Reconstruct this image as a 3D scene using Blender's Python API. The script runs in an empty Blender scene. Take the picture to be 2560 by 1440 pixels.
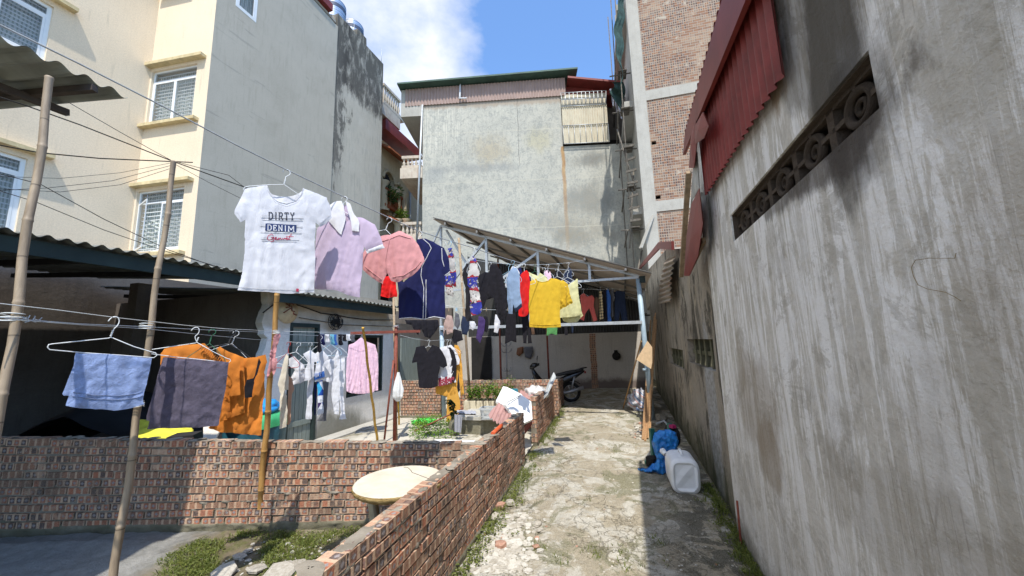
import bpy, math, random
from mathutils import Vector, noise
from mathutils.geometry import delaunay_2d_cdt
S = bpy.context.scene
COL = S.collection
rad = math.radians

# ------------------------------------------------------------------ camera
F = 924.0; PITCH = math.atan(137/924); ROLL = rad(1.75); EYE = 1.7
fw = Vector((0, math.cos(PITCH), math.sin(PITCH)))
u0 = Vector((0, -math.sin(PITCH), math.cos(PITCH))); r0 = Vector((1, 0, 0))
RT = math.cos(ROLL)*r0 - math.sin(ROLL)*u0
UP = math.cos(ROLL)*u0 + math.sin(ROLL)*r0
CAM = Vector((0, 0, EYE))
cd = bpy.data.cameras.new('camera'); cam = bpy.data.objects.new('camera', cd); COL.objects.link(cam)
cd.sensor_width = 36; cd.lens = 36*F/2560; cd.clip_start = 0.05; cd.clip_end = 5000
from mathutils import Matrix
m = Matrix.Identity(4)
for i in range(3):
    m[i][0] = RT[i]; m[i][1] = UP[i]; m[i][2] = -fw[i]; m[i][3] = CAM[i]
cam.matrix_world = m
S.camera = cam
# ------------------------------------------------------------------ sun and sky
SUN_EL = 62; SUN_HEAD = -3.0       # the light travels along this heading (degrees right of forward)
sl = bpy.data.lights.new('sun', 'SUN'); sun = bpy.data.objects.new('sun', sl); COL.objects.link(sun)
sl.energy = 3.6; sl.angle = rad(0.6); sl.color = (1, .955, .88)
sd = Vector((math.sin(rad(SUN_HEAD))*math.cos(rad(SUN_EL)), math.cos(rad(SUN_HEAD))*math.cos(rad(SUN_EL)), -math.sin(rad(SUN_EL))))
sun.rotation_euler = sd.to_track_quat('-Z', 'Y').to_euler()
W = bpy.data.worlds.new('World'); S.world = W; W.use_nodes = True
nt = W.node_tree; nt.nodes.clear()
wo = nt.nodes.new('ShaderNodeOutputWorld'); bg = nt.nodes.new('ShaderNodeBackground'); bg.inputs[1].default_value = 0.15
sk = nt.nodes.new('ShaderNodeTexSky'); sk.sky_type = 'NISHITA'; sk.sun_disc = False
sk.sun_elevation = rad(SUN_EL); sk.sun_rotation = rad(180+SUN_HEAD); sk.ozone_density = 2.2; sk.dust_density = .6; sk.air_density = 1.0
def wn(t, **k):
    n = nt.nodes.new(t)
    for a, b in k.items(): setattr(n, a, b)
    return n
tc = wn('ShaderNodeTexCoord'); sx = wn('ShaderNodeSeparateXYZ'); nt.links.new(tc.outputs['Generated'], sx.inputs[0])
mp = wn('ShaderNodeMapping'); mp.inputs['Scale'].default_value = (1, 1, 1.6); mp.inputs['Location'].default_value = (.35, .1, .2)
nt.links.new(tc.outputs['Generated'], mp.inputs[0])
ns = wn('ShaderNodeTexNoise'); ns.inputs['Scale'].default_value = 2.6; ns.inputs['Detail'].default_value = 9; ns.inputs['Roughness'].default_value = .58
nt.links.new(mp.outputs[0], ns.inputs['Vector'])
# more cloud towards the left (west) half of the sky, clear towards the right
m1 = wn('ShaderNodeMapRange'); m1.inputs[1].default_value = .04; m1.inputs[2].default_value = -.16; m1.inputs[3].default_value = -.28; m1.inputs[4].default_value = .15
nt.links.new(sx.outputs[0], m1.inputs[0])
ad = wn('ShaderNodeMath', operation='ADD'); nt.links.new(ns.outputs['Fac'], ad.inputs[0]); nt.links.new(m1.outputs[0], ad.inputs[1])
rp = wn('ShaderNodeValToRGB'); rp.color_ramp.elements[0].position = .44; rp.color_ramp.elements[1].position = .74
rp.color_ramp.elements[0].color = (0, 0, 0, 1)
nt.links.new(ad.outputs[0], rp.inputs[0])
hs = wn('ShaderNodeMix', data_type='RGBA'); hs.blend_type = 'MULTIPLY'; hs.inputs[0].default_value = 1; hs.inputs[7].default_value = (.99, 1.2, 1.38, 1)
nt.links.new(sk.outputs[0], hs.inputs[6])
mx = wn('ShaderNodeMix', data_type='RGBA'); mx.inputs[7].default_value = (5.1, 5.1, 5.15, 1)
nt.links.new(rp.outputs[0], mx.inputs[0]); nt.links.new(hs.outputs[2], mx.inputs[6]); nt.links.new(mx.outputs[2], bg.inputs[0])
nt.links.new(bg.outputs[0], wo.inputs[0])
S.view_settings.view_transform = 'Standard'; S.view_settings.look = 'None'; S.view_settings.exposure = 0.72; S.view_settings.gamma = 1
S.cycles.max_bounces = 6

# ------------------------------------------------------------------ geometry of the view: pixels (of the 2560 px photo) to points
def ray(px, py): return fw*F + RT*(px-1280) + UP*(720-py)
def G(px, py, z=0.0):
    d = ray(px, py); return CAM + d*((z-EYE)/d.z)
def Y(px, py, y):
    d = ray(px, py); return CAM + d*(y/d.y)
class Plane:
    """a vertical plane through two ground points; u runs from a towards b, n points to the camera side"""
    def __init__(s, a, b):
        s.a = Vector((a[0], a[1], 0)); b = Vector((b[0], b[1], 0)); s.L = (b-s.a).length
        s.d = (b-s.a).normalized(); s.n = Vector((s.d.y, -s.d.x, 0))
        if (CAM-s.a).dot(s.n) < 0: s.n = -s.n
    def hit(s, px, py):
        d = ray(px, py); return CAM + d*((s.a-CAM).dot(s.n)/d.dot(s.n))
    def uv(s, px, py):
        p = s.hit(px, py); return ((p-s.a).dot(s.d), p.z)
    def p(s, u, v, off=0.0): return s.a + s.d*u + s.n*off + Vector((0, 0, v))
def faceplane(px, py, y, yaw=0.0):
    """plane through the pixel's ray at distance y, square to the line of sight, turned by yaw degrees"""
    q = Y(px, py, y); v = Vector((q.x, q.y, 0)).normalized(); d = Vector((v.y, -v.x, 0))
    d = Matrix.Rotation(rad(yaw), 3, 'Z') @ d
    pl = Plane((q.x, q.y), (q.x+d.x, q.y+d.y)); return pl
# ------------------------------------------------------------------ mesh builder
def fbm(x, y, z, s=1.0, o=3): return noise.fractal(Vector((x*s, y*s, z*s)), 1.0, 2.0, o)
class MB:
    def __init__(s): s.v = []; s.f = []; s.uv = []; s.r = []; s.sm = []
    def face(s, pts, uv=None, r=0.0, smooth=False):
        k = len(s.v); s.v += [Vector(p) for p in pts]; s.f.append(tuple(range(k, k+len(pts))))
        s.uv.append(uv or [(0, 0)]*len(pts)); s.r.append(r); s.sm.append(smooth)
    def box(s, o, X, Yv, Z, r=0.0):
        """o = corner, X Y Z = edge vectors; uv in metres on every face"""
        o = Vector(o); X = Vector(X); Yv = Vector(Yv); Z = Vector(Z)
        if X.cross(Yv).dot(Z) < 0: o = o+X; X = -X
        lx, ly, lz = X.length, Yv.length, Z.length
        def q(a, b, c, la, lb): s.face([a, a+b, a+b+c, a+c], [(0, 0), (la, 0), (la, lb), (0, lb)], r)
        q(o, X, Z, lx, lz); q(o+X, Yv, Z, ly, lz); q(o+X+Yv, -X, Z, lx, lz); q(o+Yv, -Yv, Z, ly, lz)
        q(o+Z, X, Yv, lx, ly); q(o+Yv, X, -Yv, lx, ly)
    def cbox(s, c, sx, sy, sz, rot=0, r=0.0):
        R = Matrix.Rotation(rot, 3, 'Z') if not isinstance(rot, Matrix) else rot
        X = R @ Vector((sx, 0, 0)); Yv = R @ Vector((0, sy, 0)); Z = R @ Vector((0, 0, sz))
        s.box(Vector(c)-X/2-Yv/2-Z/2, X, Yv, Z, r)
    def bar(s, a, b, w, h=None, r=0.0, up=(0, 0, 1)):
        a = Vector(a); b = Vector(b); h = h or w; d = b-a; up = Vector(up)
        if abs(d.normalized().dot(up)) > .98: up = Vector((1, 0, 0))
        sd_ = d.cross(up).normalized(); u_ = sd_.cross(d).normalized()
        s.box(a - sd_*w/2 - u_*h/2, d, sd_*w, u_*h, r)
    def tube(s, pts, rr, n=8, closed=False, cap=True, r=0.0):
        pts = [Vector(p) for p in pts]; N = len(pts)
        if not hasattr(rr, '__len__'): rr = [rr]*N
        k0 = len(s.v); pu = None
        for i, p in enumerate(pts):
            if closed: t = pts[(i+1) % N]-pts[i-1]
            else: t = pts[min(i+1, N-1)]-pts[max(i-1, 0)]
            if t.length < 1e-9: t = Vector((0, 0, 1))
            t.normalize()
            if pu is None:
                pu = Vector((0, 0, 1)) if abs(t.z) < .9 else Vector((1, 0, 0))
            e1 = (pu - t*pu.dot(t))
            if e1.length < 1e-6: e1 = t.orthogonal()
            e1.normalize(); e2 = t.cross(e1); pu = e1
            for j in range(n):
                a = 2*math.pi*j/n; s.v.append(p + (e1*math.cos(a)+e2*math.sin(a))*rr[i])
        L = 0
        for i in range(N if closed else N-1):
            L2 = L + (pts[(i+1) % N]-pts[i]).length
            for j in range(n):
                a = k0+i*n+j; b = k0+i*n+(j+1) % n; c = k0+((i+1) % N)*n+(j+1) % n; d = k0+((i+1) % N)*n+j
                s.f.append((a, b, c, d)); s.uv.append([(j/n, L), ((j+1)/n, L), ((j+1)/n, L2), (j/n, L2)]); s.r.append(r); s.sm.append(True)
            L = L2
        if cap and not closed:
            s.f.append(tuple(k0+j for j in range(n))[::-1]); s.uv.append([(0, 0)]*n); s.r.append(r); s.sm.append(False)
            s.f.append(tuple(k0+(N-1)*n+j for j in range(n))); s.uv.append([(0, 0)]*n); s.r.append(r); s.sm.append(False)
    def lathe(s, c, prof, n=24, axis=None, r=0.0, smooth=True, wob=None):
        """prof = [(radius, height)...] about axis (default z) at c"""
        c = Vector(c); ax = (Vector(axis) if axis else Vector((0, 0, 1))).normalized()
        e1 = ax.orthogonal().normalized(); e2 = ax.cross(e1); k0 = len(s.v)
        for (q, h) in prof:
            for j in range(n):
                a = 2*math.pi*j/n; w = wob(a, h) if wob else 0
                s.v.append(c + ax*h + (e1*math.cos(a)+e2*math.sin(a))*(q+w))
        for i in range(len(prof)-1):
            for j in range(n):
                a = k0+i*n+j; b = k0+i*n+(j+1) % n
                s.f.append((a, b, b+n, a+n)); s.uv.append([(j/n*6, prof[i][1]), ((j+1)/n*6, prof[i][1]), ((j+1)/n*6, prof[i+1][1]), (j/n*6, prof[i+1][1])]); s.r.append(r); s.sm.append(smooth)
    def grid(s, fn, nu, nv, uvf=None, r=0.0, smooth=True, skip=None):
        """fn(i/nu, j/nv) -> point"""
        k0 = len(s.v)
        for j in range(nv+1):
            for i in range(nu+1): s.v.append(Vector(fn(i/nu, j/nv)))
        for j in range(nv):
            for i in range(nu):
                if skip and skip((i+.5)/nu, (j+.5)/nv): continue
                a = k0+j*(nu+1)+i
                s.f.append((a, a+1, a+nu+2, a+nu+1))
                q = [(i/nu, j/nv), ((i+1)/nu, j/nv), ((i+1)/nu, (j+1)/nv), (i/nu, (j+1)/nv)]
                s.uv.append([uvf(*t) for t in q] if uvf else q); s.r.append(r); s.sm.append(smooth)
    def build(s, name, mat, parent=None, loc=None):
        me = bpy.data.meshes.new(name)
        off = Vector((0, 0, 0))
        if parent is not None:
            q = parent
            while q is not None: off += q.location; q = q.parent
        if loc is not None: off = Vector(loc)
        me.from_pydata([v-off for v in s.v], [], s.f)
        ul = me.uv_layers.new(name='UVMap'); k = 0
        flat = [c for q in s.uv for t in q for c in t]
        ul.data.foreach_set('uv', flat)
        at = me.attributes.new('rnd', 'FLOAT', 'FACE'); at.data.foreach_set('value', s.r)
        me.polygons.foreach_set('use_smooth', s.sm)
        me.materials.append(mat); me.update()
        o = bpy.data.objects.new(name, me); COL.objects.link(o)
        if parent is not None: o.parent = parent
        if loc is not None: o.location = loc
        return o
def tag(o, label=None, cat=None, group=None, kind=None):
    if label: o['label'] = label
    if cat: o['category'] = cat
    if group: o['group'] = group
    if kind: o['kind'] = kind
    return o
def thing(name, label, cat, loc, group=None):
    o = bpy.data.objects.new(name, None); COL.objects.link(o); o.location = Vector(loc); o.empty_display_size = .1
    return tag(o, label, cat, group)

# ------------------------------------------------------------------ material builder
class NM:
    def __init__(s, name, rough=.85, spec=.3):
        s.m = bpy.data.materials.new(name); s.m.use_nodes = True; s.t = s.m.node_tree
        s.b = s.t.nodes['Principled BSDF']; s.b.inputs['Roughness'].default_value = rough
        s.b.inputs['Specular IOR Level'].default_value = spec; s._uv = None
    def n(s, t, **k):
        q = s.t.nodes.new(t)
        for a, b in k.items(): setattr(q, a, b)
        return q
    def put(s, sock, v):
        if isinstance(v, bpy.types.NodeSocket): s.t.links.new(v, sock)
        elif v is not None:
            if hasattr(v, '__len__') and len(v) == 3 and sock.type == 'RGBA': v = (*v, 1)
            sock.default_value = v
    @property
    def uv(s):
        if s._uv is None: s._uv = s.n('ShaderNodeUVMap').outputs[0]
        return s._uv
    @property
    def pos(s): return s.n('ShaderNodeTexCoord').outputs['Object']
    @property
    def wpos(s): return s.n('ShaderNodeNewGeometry').outputs['Position']
    def rnd(s): return s.n('ShaderNodeAttribute', attribute_name='rnd').outputs['Fac']
    def map(s, v, sc=(1, 1, 1), loc=(0, 0, 0), rot=(0, 0, 0)):
        q = s.n('ShaderNodeMapping'); s.put(q.inputs[0], v); q.inputs['Scale'].default_value = sc; q.inputs['Location'].default_value = loc; q.inputs['Rotation'].default_value = rot
        return q.outputs[0]
    def noise(s, v, scale=5, det=5, ro=.55, dist=0, col=False):
        q = s.n('ShaderNodeTexNoise'); s.put(q.inputs['Vector'], v); q.inputs['Scale'].default_value = scale; q.inputs['Detail'].default_value = det
        q.inputs['Roughness'].default_value = ro; q.inputs['Distortion'].default_value = dist
        return q.outputs['Color' if col else 'Fac']
    def vor(s, v, scale=5, feat='F1', out='Distance', rnd=1):
        q = s.n('ShaderNodeTexVoronoi', feature=feat); s.put(q.inputs['Vector'], v); q.inputs['Scale'].default_value = scale; q.inputs['Randomness'].default_value = rnd
        return q.outputs[out]
    def wave(s, v, scale=5, dist=2, det=2, dr='X'):
        q = s.n('ShaderNodeTexWave', bands_direction=dr); s.put(q.inputs['Vector'], v); q.inputs['Scale'].default_value = scale; q.inputs['Distortion'].default_value = dist; q.inputs['Detail'].default_value = det
        return q.outputs['Fac']
    def math(s, op, a, b=None, c=None, clamp=False):
        q = s.n('ShaderNodeMath', operation=op, use_clamp=clamp); s.put(q.inputs[0], a); s.put(q.inputs[1], b)
        if c is not None: s.put(q.inputs[2], c)
        return q.outputs[0]
    def rng(s, v, a, b, c=0., d=1., smooth=True):
        q = s.n('ShaderNodeMapRange', interpolation_type='SMOOTHSTEP' if smooth else 'LINEAR'); s.put(q.inputs[0], v)
        for i, x in enumerate((a, b, c, d)): q.inputs[i+1].default_value = x
        return q.outputs[0]
    def ramp(s, f, cols, interp='LINEAR'):
        q = s.n('ShaderNodeValToRGB'); s.put(q.inputs[0], f); r = q.color_ramp; r.interpolation = interp
        while len(r.elements) < len(cols): r.elements.new(.5)
        for e, (p, c) in zip(r.elements, cols): e.position = p; e.color = (*c, 1) if len(c) == 3 else c
        return q.outputs[0]
    def mix(s, f, a, b, mode='MIX'):
        q = s.n('ShaderNodeMix', data_type='RGBA', blend_type=mode); s.put(q.inputs[0], f); s.put(q.inputs[6], a); s.put(q.inputs[7], b)
        return q.outputs[2]
    def sep(s, v):
        q = s.n('ShaderNodeSeparateXYZ'); s.put(q.inputs[0], v); return q.outputs
    def vadd(s, a, b, k=1.):
        q = s.n('ShaderNodeVectorMath', operation='MULTIPLY_ADD'); s.put(q.inputs[0], b); q.inputs[1].default_value = (k, k, k); s.put(q.inputs[2], a); return q.outputs[0]
    def blob(s, v, cx, cy, rx, ry, soft=.6, wob=.5, ws=2.5, seed=0):
        """1 inside a ragged ellipse of the uv plane"""
        x = s.sep(v); dx = s.math('DIVIDE', s.math('SUBTRACT', x[0], cx), rx); dy = s.math('DIVIDE', s.math('SUBTRACT', x[1], cy), ry)
        d = s.math('SQRT', s.math('ADD', s.math('MULTIPLY', dx, dx), s.math('MULTIPLY', dy, dy)))
        nn = s.math('MULTIPLY', s.math('SUBTRACT', s.noise(s.map(v, (1, .45, 1), (seed, 0, 0)), ws, 6, .65), .5), wob*4)
        return s.rng(s.math('ADD', d, nn), 1+soft/2, 1-soft/2)
    def col(s, c): s.put(s.b.inputs['Base Color'], c); return s
    def rough(s, c): s.put(s.b.inputs['Roughness'], c); return s
    def bump(s, h, st=.4, d=.01, prev=None):
        q = s.n('ShaderNodeBump'); q.inputs['Strength'].default_value = st; q.inputs['Distance'].default_value = d; s.put(q.inputs['Height'], h)
        if prev: s.put(q.inputs['Normal'], prev)
        s.t.links.new(q.outputs[0], s.b.inputs['Normal']); return q.outputs[0]
def plain(name, c, rough=.7, spec=.3, var=.12, scale=8, bump=.0, bs=60, metal=0):
    """one colour with worn, patchy variation"""
    q = NM(name, rough, spec); p = q.pos
    a = tuple(x*(1-var) for x in c); b = tuple(min(1, x*(1+var)) for x in c)
    q.col(q.ramp(q.noise(p, scale, 6, .6), [(.3, a), (.7, b)]))
    if bump: q.bump(q.noise(p, bs, 4, .6), bump, .004)
    q.b.inputs['Metallic'].default_value = metal
    return q.m
M = {}
def fabric(name, c, fine=260, weave=.25, var=.08, rough=.95, trans=0.0):
    q = NM(name, rough, .1); p = q.pos
    a = tuple(x*(1-var) for x in c); b = tuple(min(1, x*(1+var)) for x in c)
    q.col(q.ramp(q.noise(p, 12, 5, .65), [(.3, a), (.72, b)]))
    h = q.math('ADD', q.math('ABSOLUTE', q.math('SUBTRACT', q.noise(q.map(p, (1.7, 1.7, .55)), 9, 5, .6, 1.2), .5)), q.math('MULTIPLY', q.noise(p, fine, 2, .5), weave*.5))
    q.bump(h, .42, .012)
    q.b.inputs['Sheen Weight'].default_value = .15
    if trans:
        tr = q.n('ShaderNodeBsdfTranslucent'); tr.inputs[0].default_value = (*b, 1); mxs = q.n('ShaderNodeMixShader'); mxs.inputs[0].default_value = trans
        out = q.t.nodes['Material Output']; q.t.links.new(q.b.outputs[0], mxs.inputs[1]); q.t.links.new(tr.outputs[0], mxs.inputs[2]); q.t.links.new(mxs.outputs[0], out.inputs[0])
    return q.m
# ================================================================== materials of the setting
def wallmat(name, base, dark, light, streak=(.5, .5, .5), sk_amt=.5, scale=1.2, bump=.35, fine=30, extra=None, rough=.92, ssc=(3.2, .35, 1)):
    """weathered plaster in wall metres: large blotches, vertical rain streaks, grain"""
    q = NM(name, rough, .15); uv = q.uv
    c = q.ramp(q.noise(uv, scale, 8, .68, .3), [(.3, dark), (.48, base), (.72, light)])
    st = q.noise(q.map(uv, ssc), 3, 7, .62, .4)
    c = q.mix(q.math('MULTIPLY', q.rng(st, .5, .66), sk_amt), c, streak)
    g = q.noise(uv, fine, 5, .7)
    c = q.mix(.35, c, q.ramp(g, [(.25, tuple(x*.55 for x in base)), (.7, tuple(min(1, x*1.3) for x in base))]))
    if extra: c = extra(q, uv, c)
    q.col(c); b1 = q.bump(q.noise(uv, 5, 8, .7), bump, .03); q.bump(g, bump, .006, b1)
    return q.m
def cream_extra(q, uv, c):
    d = q.rng(q.noise(q.map(uv, (4, .3, 1)), 2.2, 6, .6), .58, .75)
    return q.mix(q.math('MULTIPLY', d, .38), c, (.42, .36, .26))
M['cream'] = wallmat('cream paint', (.74, .62, .46), (.68, .565, .41), (.78, .67, .51), (.6, .5, .37), .2, .5, .08, 30, cream_extra)
M['creamtrim'] = plain('ochre trim', (.55, .45, .26), .8, var=.25, scale=5, bump=.3)
def gray_extra(q, uv, c):
    j = q.rng(q.noise(q.map(uv, (.3, 2.5, 1)), 1.5, 4, .6, 1.2), .62, .68)
    c = q.mix(q.math('MULTIPLY', j, .35), c, (.22, .22, .205))
    return c
M['gray'] = wallmat('grey cement render', (.46, .425, .355), (.39, .36, .295), (.51, .475, .40), (.35, .325, .265), .5, .7, .12, 40, gray_extra)
def roofdark(v0, h=1.0):
    def f(q, uv, c):
        v = q.sep(uv)[1]; n = q.noise(q.map(uv, (2.6, .4, 1)), 2.5, 8, .7)
        t = q.math('ADD', q.math('DIVIDE', q.math('SUBTRACT', v, v0), h), q.math('MULTIPLY', q.math('SUBTRACT', n, .5), 4))
        return q.mix(q.math('MULTIPLY', q.rng(t, -.5, 1), .8), c, (.05, .045, .04))
    return f
brickc = dict(orange=(.42, .17, .09), pale=(.56, .36, .25), purp=(.13, .085, .08), dark=(.055, .04, .04))
def brick_mat(name='kiln brick'):
    q = NM(name, .9, .2); uv = q.uv; s = q.sep(uv); r = q.rnd()
    n1 = q.noise(q.pos, 30, 4, .6); wob = q.math('MULTIPLY', q.math('SUBTRACT', n1, .5), .012)
    x = q.math('ADD', s[0], wob)
    ncell = q.math('FLOOR', q.math('MULTIPLY', x, 13.8)); fr = q.math('FRACT', q.math('MULTIPLY', x, 13.8))
    a = q.math('ABSOLUTE', q.math('SUBTRACT', fr, .5)); b = q.math('ABSOLUTE', q.math('SUBTRACT', q.math('DIVIDE', s[1], .06), .5))
    wnz = q.n('ShaderNodeTexWhiteNoise', noise_dimensions='2D'); cb = q.n('ShaderNodeCombineXYZ'); q.put(cb.inputs[0], ncell); q.put(cb.inputs[1], r)
    q.put(wnz.inputs['Vector'], cb.outputs[0]); cr = wnz.outputs['Value']
    wn2 = q.n('ShaderNodeTexWhiteNoise', noise_dimensions='1D'); q.put(wn2.inputs['W'], r); br = wn2.outputs['Value']
    base = q.ramp(br, [(0, (.15, .06, .04)), (.25, (.32, .12, .06)), (.5, (.41, .19, .105)), (.75, (.56, .36, .24)), (1, (.28, .12, .07))])
    base = q.mix(q.math('MULTIPLY', q.rng(a, .3, .4), .8), base, (.62, .43, .29))
    sq = q.math('MULTIPLY', q.rng(a, .36, .29), q.rng(b, .46, .38))
    core = q.mix(q.rng(q.math('ADD', cr, q.math('MULTIPLY', q.math('SUBTRACT', n1, .5), .3)), .3, .75), (.36, .11, .05), (.05, .035, .035))
    core = q.mix(q.math('MULTIPLY', q.rng(q.math('ADD', a, b), .34, .16), q.rng(br, .4, .45)), core, (.23, .22, .23))
    base = q.mix(.25, base, (.34, .235, .14)); plainb = q.math('MULTIPLY', q.rng(br, .2, .23), q.rng(q.noise(q.wpos, 5, 3, .6), .36, .46)); c = q.mix(q.math('MULTIPLY', sq, q.math('MULTIPLY', plainb, 1.0)), base, core)
    c = q.mix(q.rng(q.noise(q.pos, 11, 7, .7), .6, .7), c, (.36, .32, .26))      # mortar smears
    c = q.mix(q.math('MULTIPLY', q.rng(q.noise(q.wpos, 2.2, 7, .7), .5, .64), .65), c, (.075, .06, .045))   # damp dark patches
    c = q.mix(.22, c, q.ramp(q.noise(q.pos, 90, 3, .6), [(.3, (.1, .07, .05)), (.7, (.7, .5, .38))]))
    q.col(c); q.bump(q.math('ADD', q.noise(q.pos, 70, 4, .6), q.math('MULTIPLY', sq, -.5)), .6, .006)
    return q.m
M['brick'] = brick_mat()
def mortar_mat():
    q = NM('mortar', .95, .1); p = q.wpos
    c = q.ramp(q.noise(p, 3, 7, .65), [(.3, (.13, .11, .085)), (.5, (.24, .21, .165)), (.72, (.34, .305, .25))])
    z = q.sep(p)[2]; n = q.noise(p, 6, 5, .6)
    low = q.rng(q.math('ADD', z, q.math('MULTIPLY', q.math('SUBTRACT', n, .5), .25)), .16, .02)
    c = q.mix(q.math('MULTIPLY', low, .7), c, (.1, .095, .055))
    q.col(c); q.bump(q.noise(p, 60, 5, .65), .7, .008); return q.m
M['mortar'] = mortar_mat()
def far_brick(name, seed=0):
    q = NM(name, .9, .15); uv = q.uv
    uv = q.map(uv, (.72, .72, 1)); b = q.n('ShaderNodeTexBrick'); q.put(b.inputs['Vector'], uv); b.inputs['Scale'].default_value = 1; b.inputs['Brick Width'].default_value = .235; b.inputs['Row Height'].default_value = .077
    b.inputs['Mortar Size'].default_value = .0085; b.inputs['Mortar Smooth'].default_value = .3; b.inputs['Bias'].default_value = -.1
    b.inputs['Color1'].default_value = (.27, .145, .09, 1); b.inputs['Color2'].default_value = (.40, .305, .22, 1); b.inputs['Mortar'].default_value = (.31, .28, .235, 1)
    s = q.sep(uv); fr = q.math('FRACT', q.math('MULTIPLY', s[0], 17.02)); fv = q.math('FRACT', q.math('DIVIDE', s[1], .077))
    ix = q.math('FLOOR', q.math('MULTIPLY', s[0], 17.02)); iy = q.math('FLOOR', q.math('DIVIDE', s[1], .077))
    cb = q.n('ShaderNodeCombineXYZ'); q.put(cb.inputs[0], ix); q.put(cb.inputs[1], iy)
    w = q.n('ShaderNodeTexWhiteNoise', noise_dimensions='2D'); q.put(w.inputs['Vector'], cb.outputs[0])
    cell = q.math('MULTIPLY', q.rng(q.math('ABSOLUTE', q.math('SUBTRACT', fr, .5)), .4, .26), q.rng(q.math('ABSOLUTE', q.math('SUBTRACT', fv, .5)), .4, .28))
    region = q.rng(q.noise(uv, .8, 3, .5), .42, .5)
    cc = q.ramp(w.outputs['Value'], [(0, (.09, .07, .07)), (.45, (.16, .13, .125)), (.7, (.24, .12, .075)), (1, (.42, .31, .22))], 'CONSTANT')
    c = q.mix(q.math('MULTIPLY', cell, q.math('MULTIPLY', q.math('ADD', q.math('MULTIPLY', region, .6), .35), 1.0)), b.outputs['Color'], cc)
    c = q.mix(q.rng(q.noise(uv, 2.5, 7, .7, .5), .56, .7), c, (.42, .37, .3))
    q.col(c); q.bump(b.outputs['Fac'], -.6, .01); return q.m
M['farbrick'] = far_brick('tower brick')
M['concrete'] = wallmat('raw concrete', (.4, .385, .345), (.3, .285, .25), (.47, .455, .41), (.3, .28, .24), .45, 1.5, .3, 30)
M['darkint'] = wallmat('dark plaster', (.15, .135, .12), (.08, .07, .06), (.2, .18, .16), (.09, .08, .07), .5, 1.0, .3, 30)  # dark plaster tone for the shed's rear wall and the recess wall
M['white'] = plain('white paint', (.75, .75, .74), .5, var=.06, scale=6, bump=.1)
M['winframe'] = plain('white window frame', (.78, .8, .8), .4, .5, var=.03)
M['greenfascia'] = plain('dark green fascia', (.022, .036, .034), .6, var=.3, scale=3, bump=.2)
M['redpaint'] = plain('red steel trim', (.2, .035, .028), .5, .4, var=.22, scale=3, bump=.15, bs=30)
M['shedint'] = wallmat('dark inner render', (.13, .11, .095), (.08, .068, .058), (.17, .15, .13), (.075, .065, .057), .5, 1.0, .3, 30)  # darker render tone for the bay's inner walls and pillar
M['dark'] = plain('dark interior', (.02, .018, .017), .9, var=.4, scale=3)
def glassmat():
    q = NM('window glass', .08, .6); q.b.inputs['Base Color'].default_value = (.2, .23, .25, 1); q.b.inputs['Alpha'].default_value = .2; return q.m
M['glass'] = glassmat()
def curtain():
    q = NM('net curtain', .9, .1); uv = q.uv
    q.col(q.ramp(q.wave(uv, 5, 3, 3), [(.2, (.38, .42, .38)), (.6, (.66, .70, .66))])); return q.m
M['curtain'] = curtain()
def corr_mat(name, c, rust=None, var=.2, rough=.6, streaks=.4):
    q = NM(name, rough, .35); p = q.uv
    col = q.ramp(q.noise(p, 2, 6, .6), [(.3, tuple(x*(1-var) for x in c)), (.7, tuple(x*(1+var) for x in c))])
    st = q.rng(q.noise(q.map(p, (8, .5, 1)), 3, 6, .65), .5, .72)
    col = q.mix(q.math('MULTIPLY', st, streaks), col, rust or tuple(x*.5 for x in c))
    q.col(col); q.bump(q.noise(p, 40, 4, .6), .15, .004); return q.m
M['redsheet'] = corr_mat('red corrugated steel', (.21, .035, .032), (.09, .022, .02), .3, .5, .75)
M['pinksheet'] = corr_mat('faded pink sheet', (.33, .235, .20), (.24, .17, .145), .12, .6, .4)
M['fibro'] = corr_mat('grey fibre cement sheet', (.16, .165, .15), (.07, .07, .06), .35, .9, .6)
M['awning'] = corr_mat('clear weathered awning sheet', (.28, .29, .25), (.09, .095, .085), .4, .6, .7)
M['rustsheet'] = corr_mat('rusty sheet', (.33, .28, .22), (.28, .09, .035), .3, .8, .9)
M['steel'] = plain('galvanised square tube', (.42, .44, .45), .45, .5, var=.15, scale=12, metal=.3)
M['bluepipe'] = plain('pale blue painted pipe', (.3, .39, .45), .5, .4, var=.15, scale=6, bump=.2)
M['redpost'] = plain('oxide red steel', (.2, .055, .035), .7, .3, var=.35, scale=14, bump=.4)
M['roofunder'] = wallmat('foil under roof', (.6, .52, .45), (.5, .42, .36), (.68, .6, .52), (.45, .38, .32), .3, 1.0, .1, 20)
M['wood'] = plain('grey old wood', (.3, .22, .14), .85, var=.3, scale=14, bump=.4)
def plankmat(name, c, c2):
    q = NM(name, .85, .2); p = q.pos
    q.col(q.ramp(q.noise(q.map(p, (30, 30, 1.2)), 2, 6, .65), [(.3, c2), (.65, c)])); q.bump(q.noise(q.map(p, (60, 60, 2)), 3, 5, .6), .5, .004); return q.m
M['plank'] = plankmat('raw plank', (.5, .31, .16), (.25, .13, .06))
M['doorgreen'] = plankmat('faded green door boards', (.27, .31, .28), (.17, .2, .18))

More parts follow.
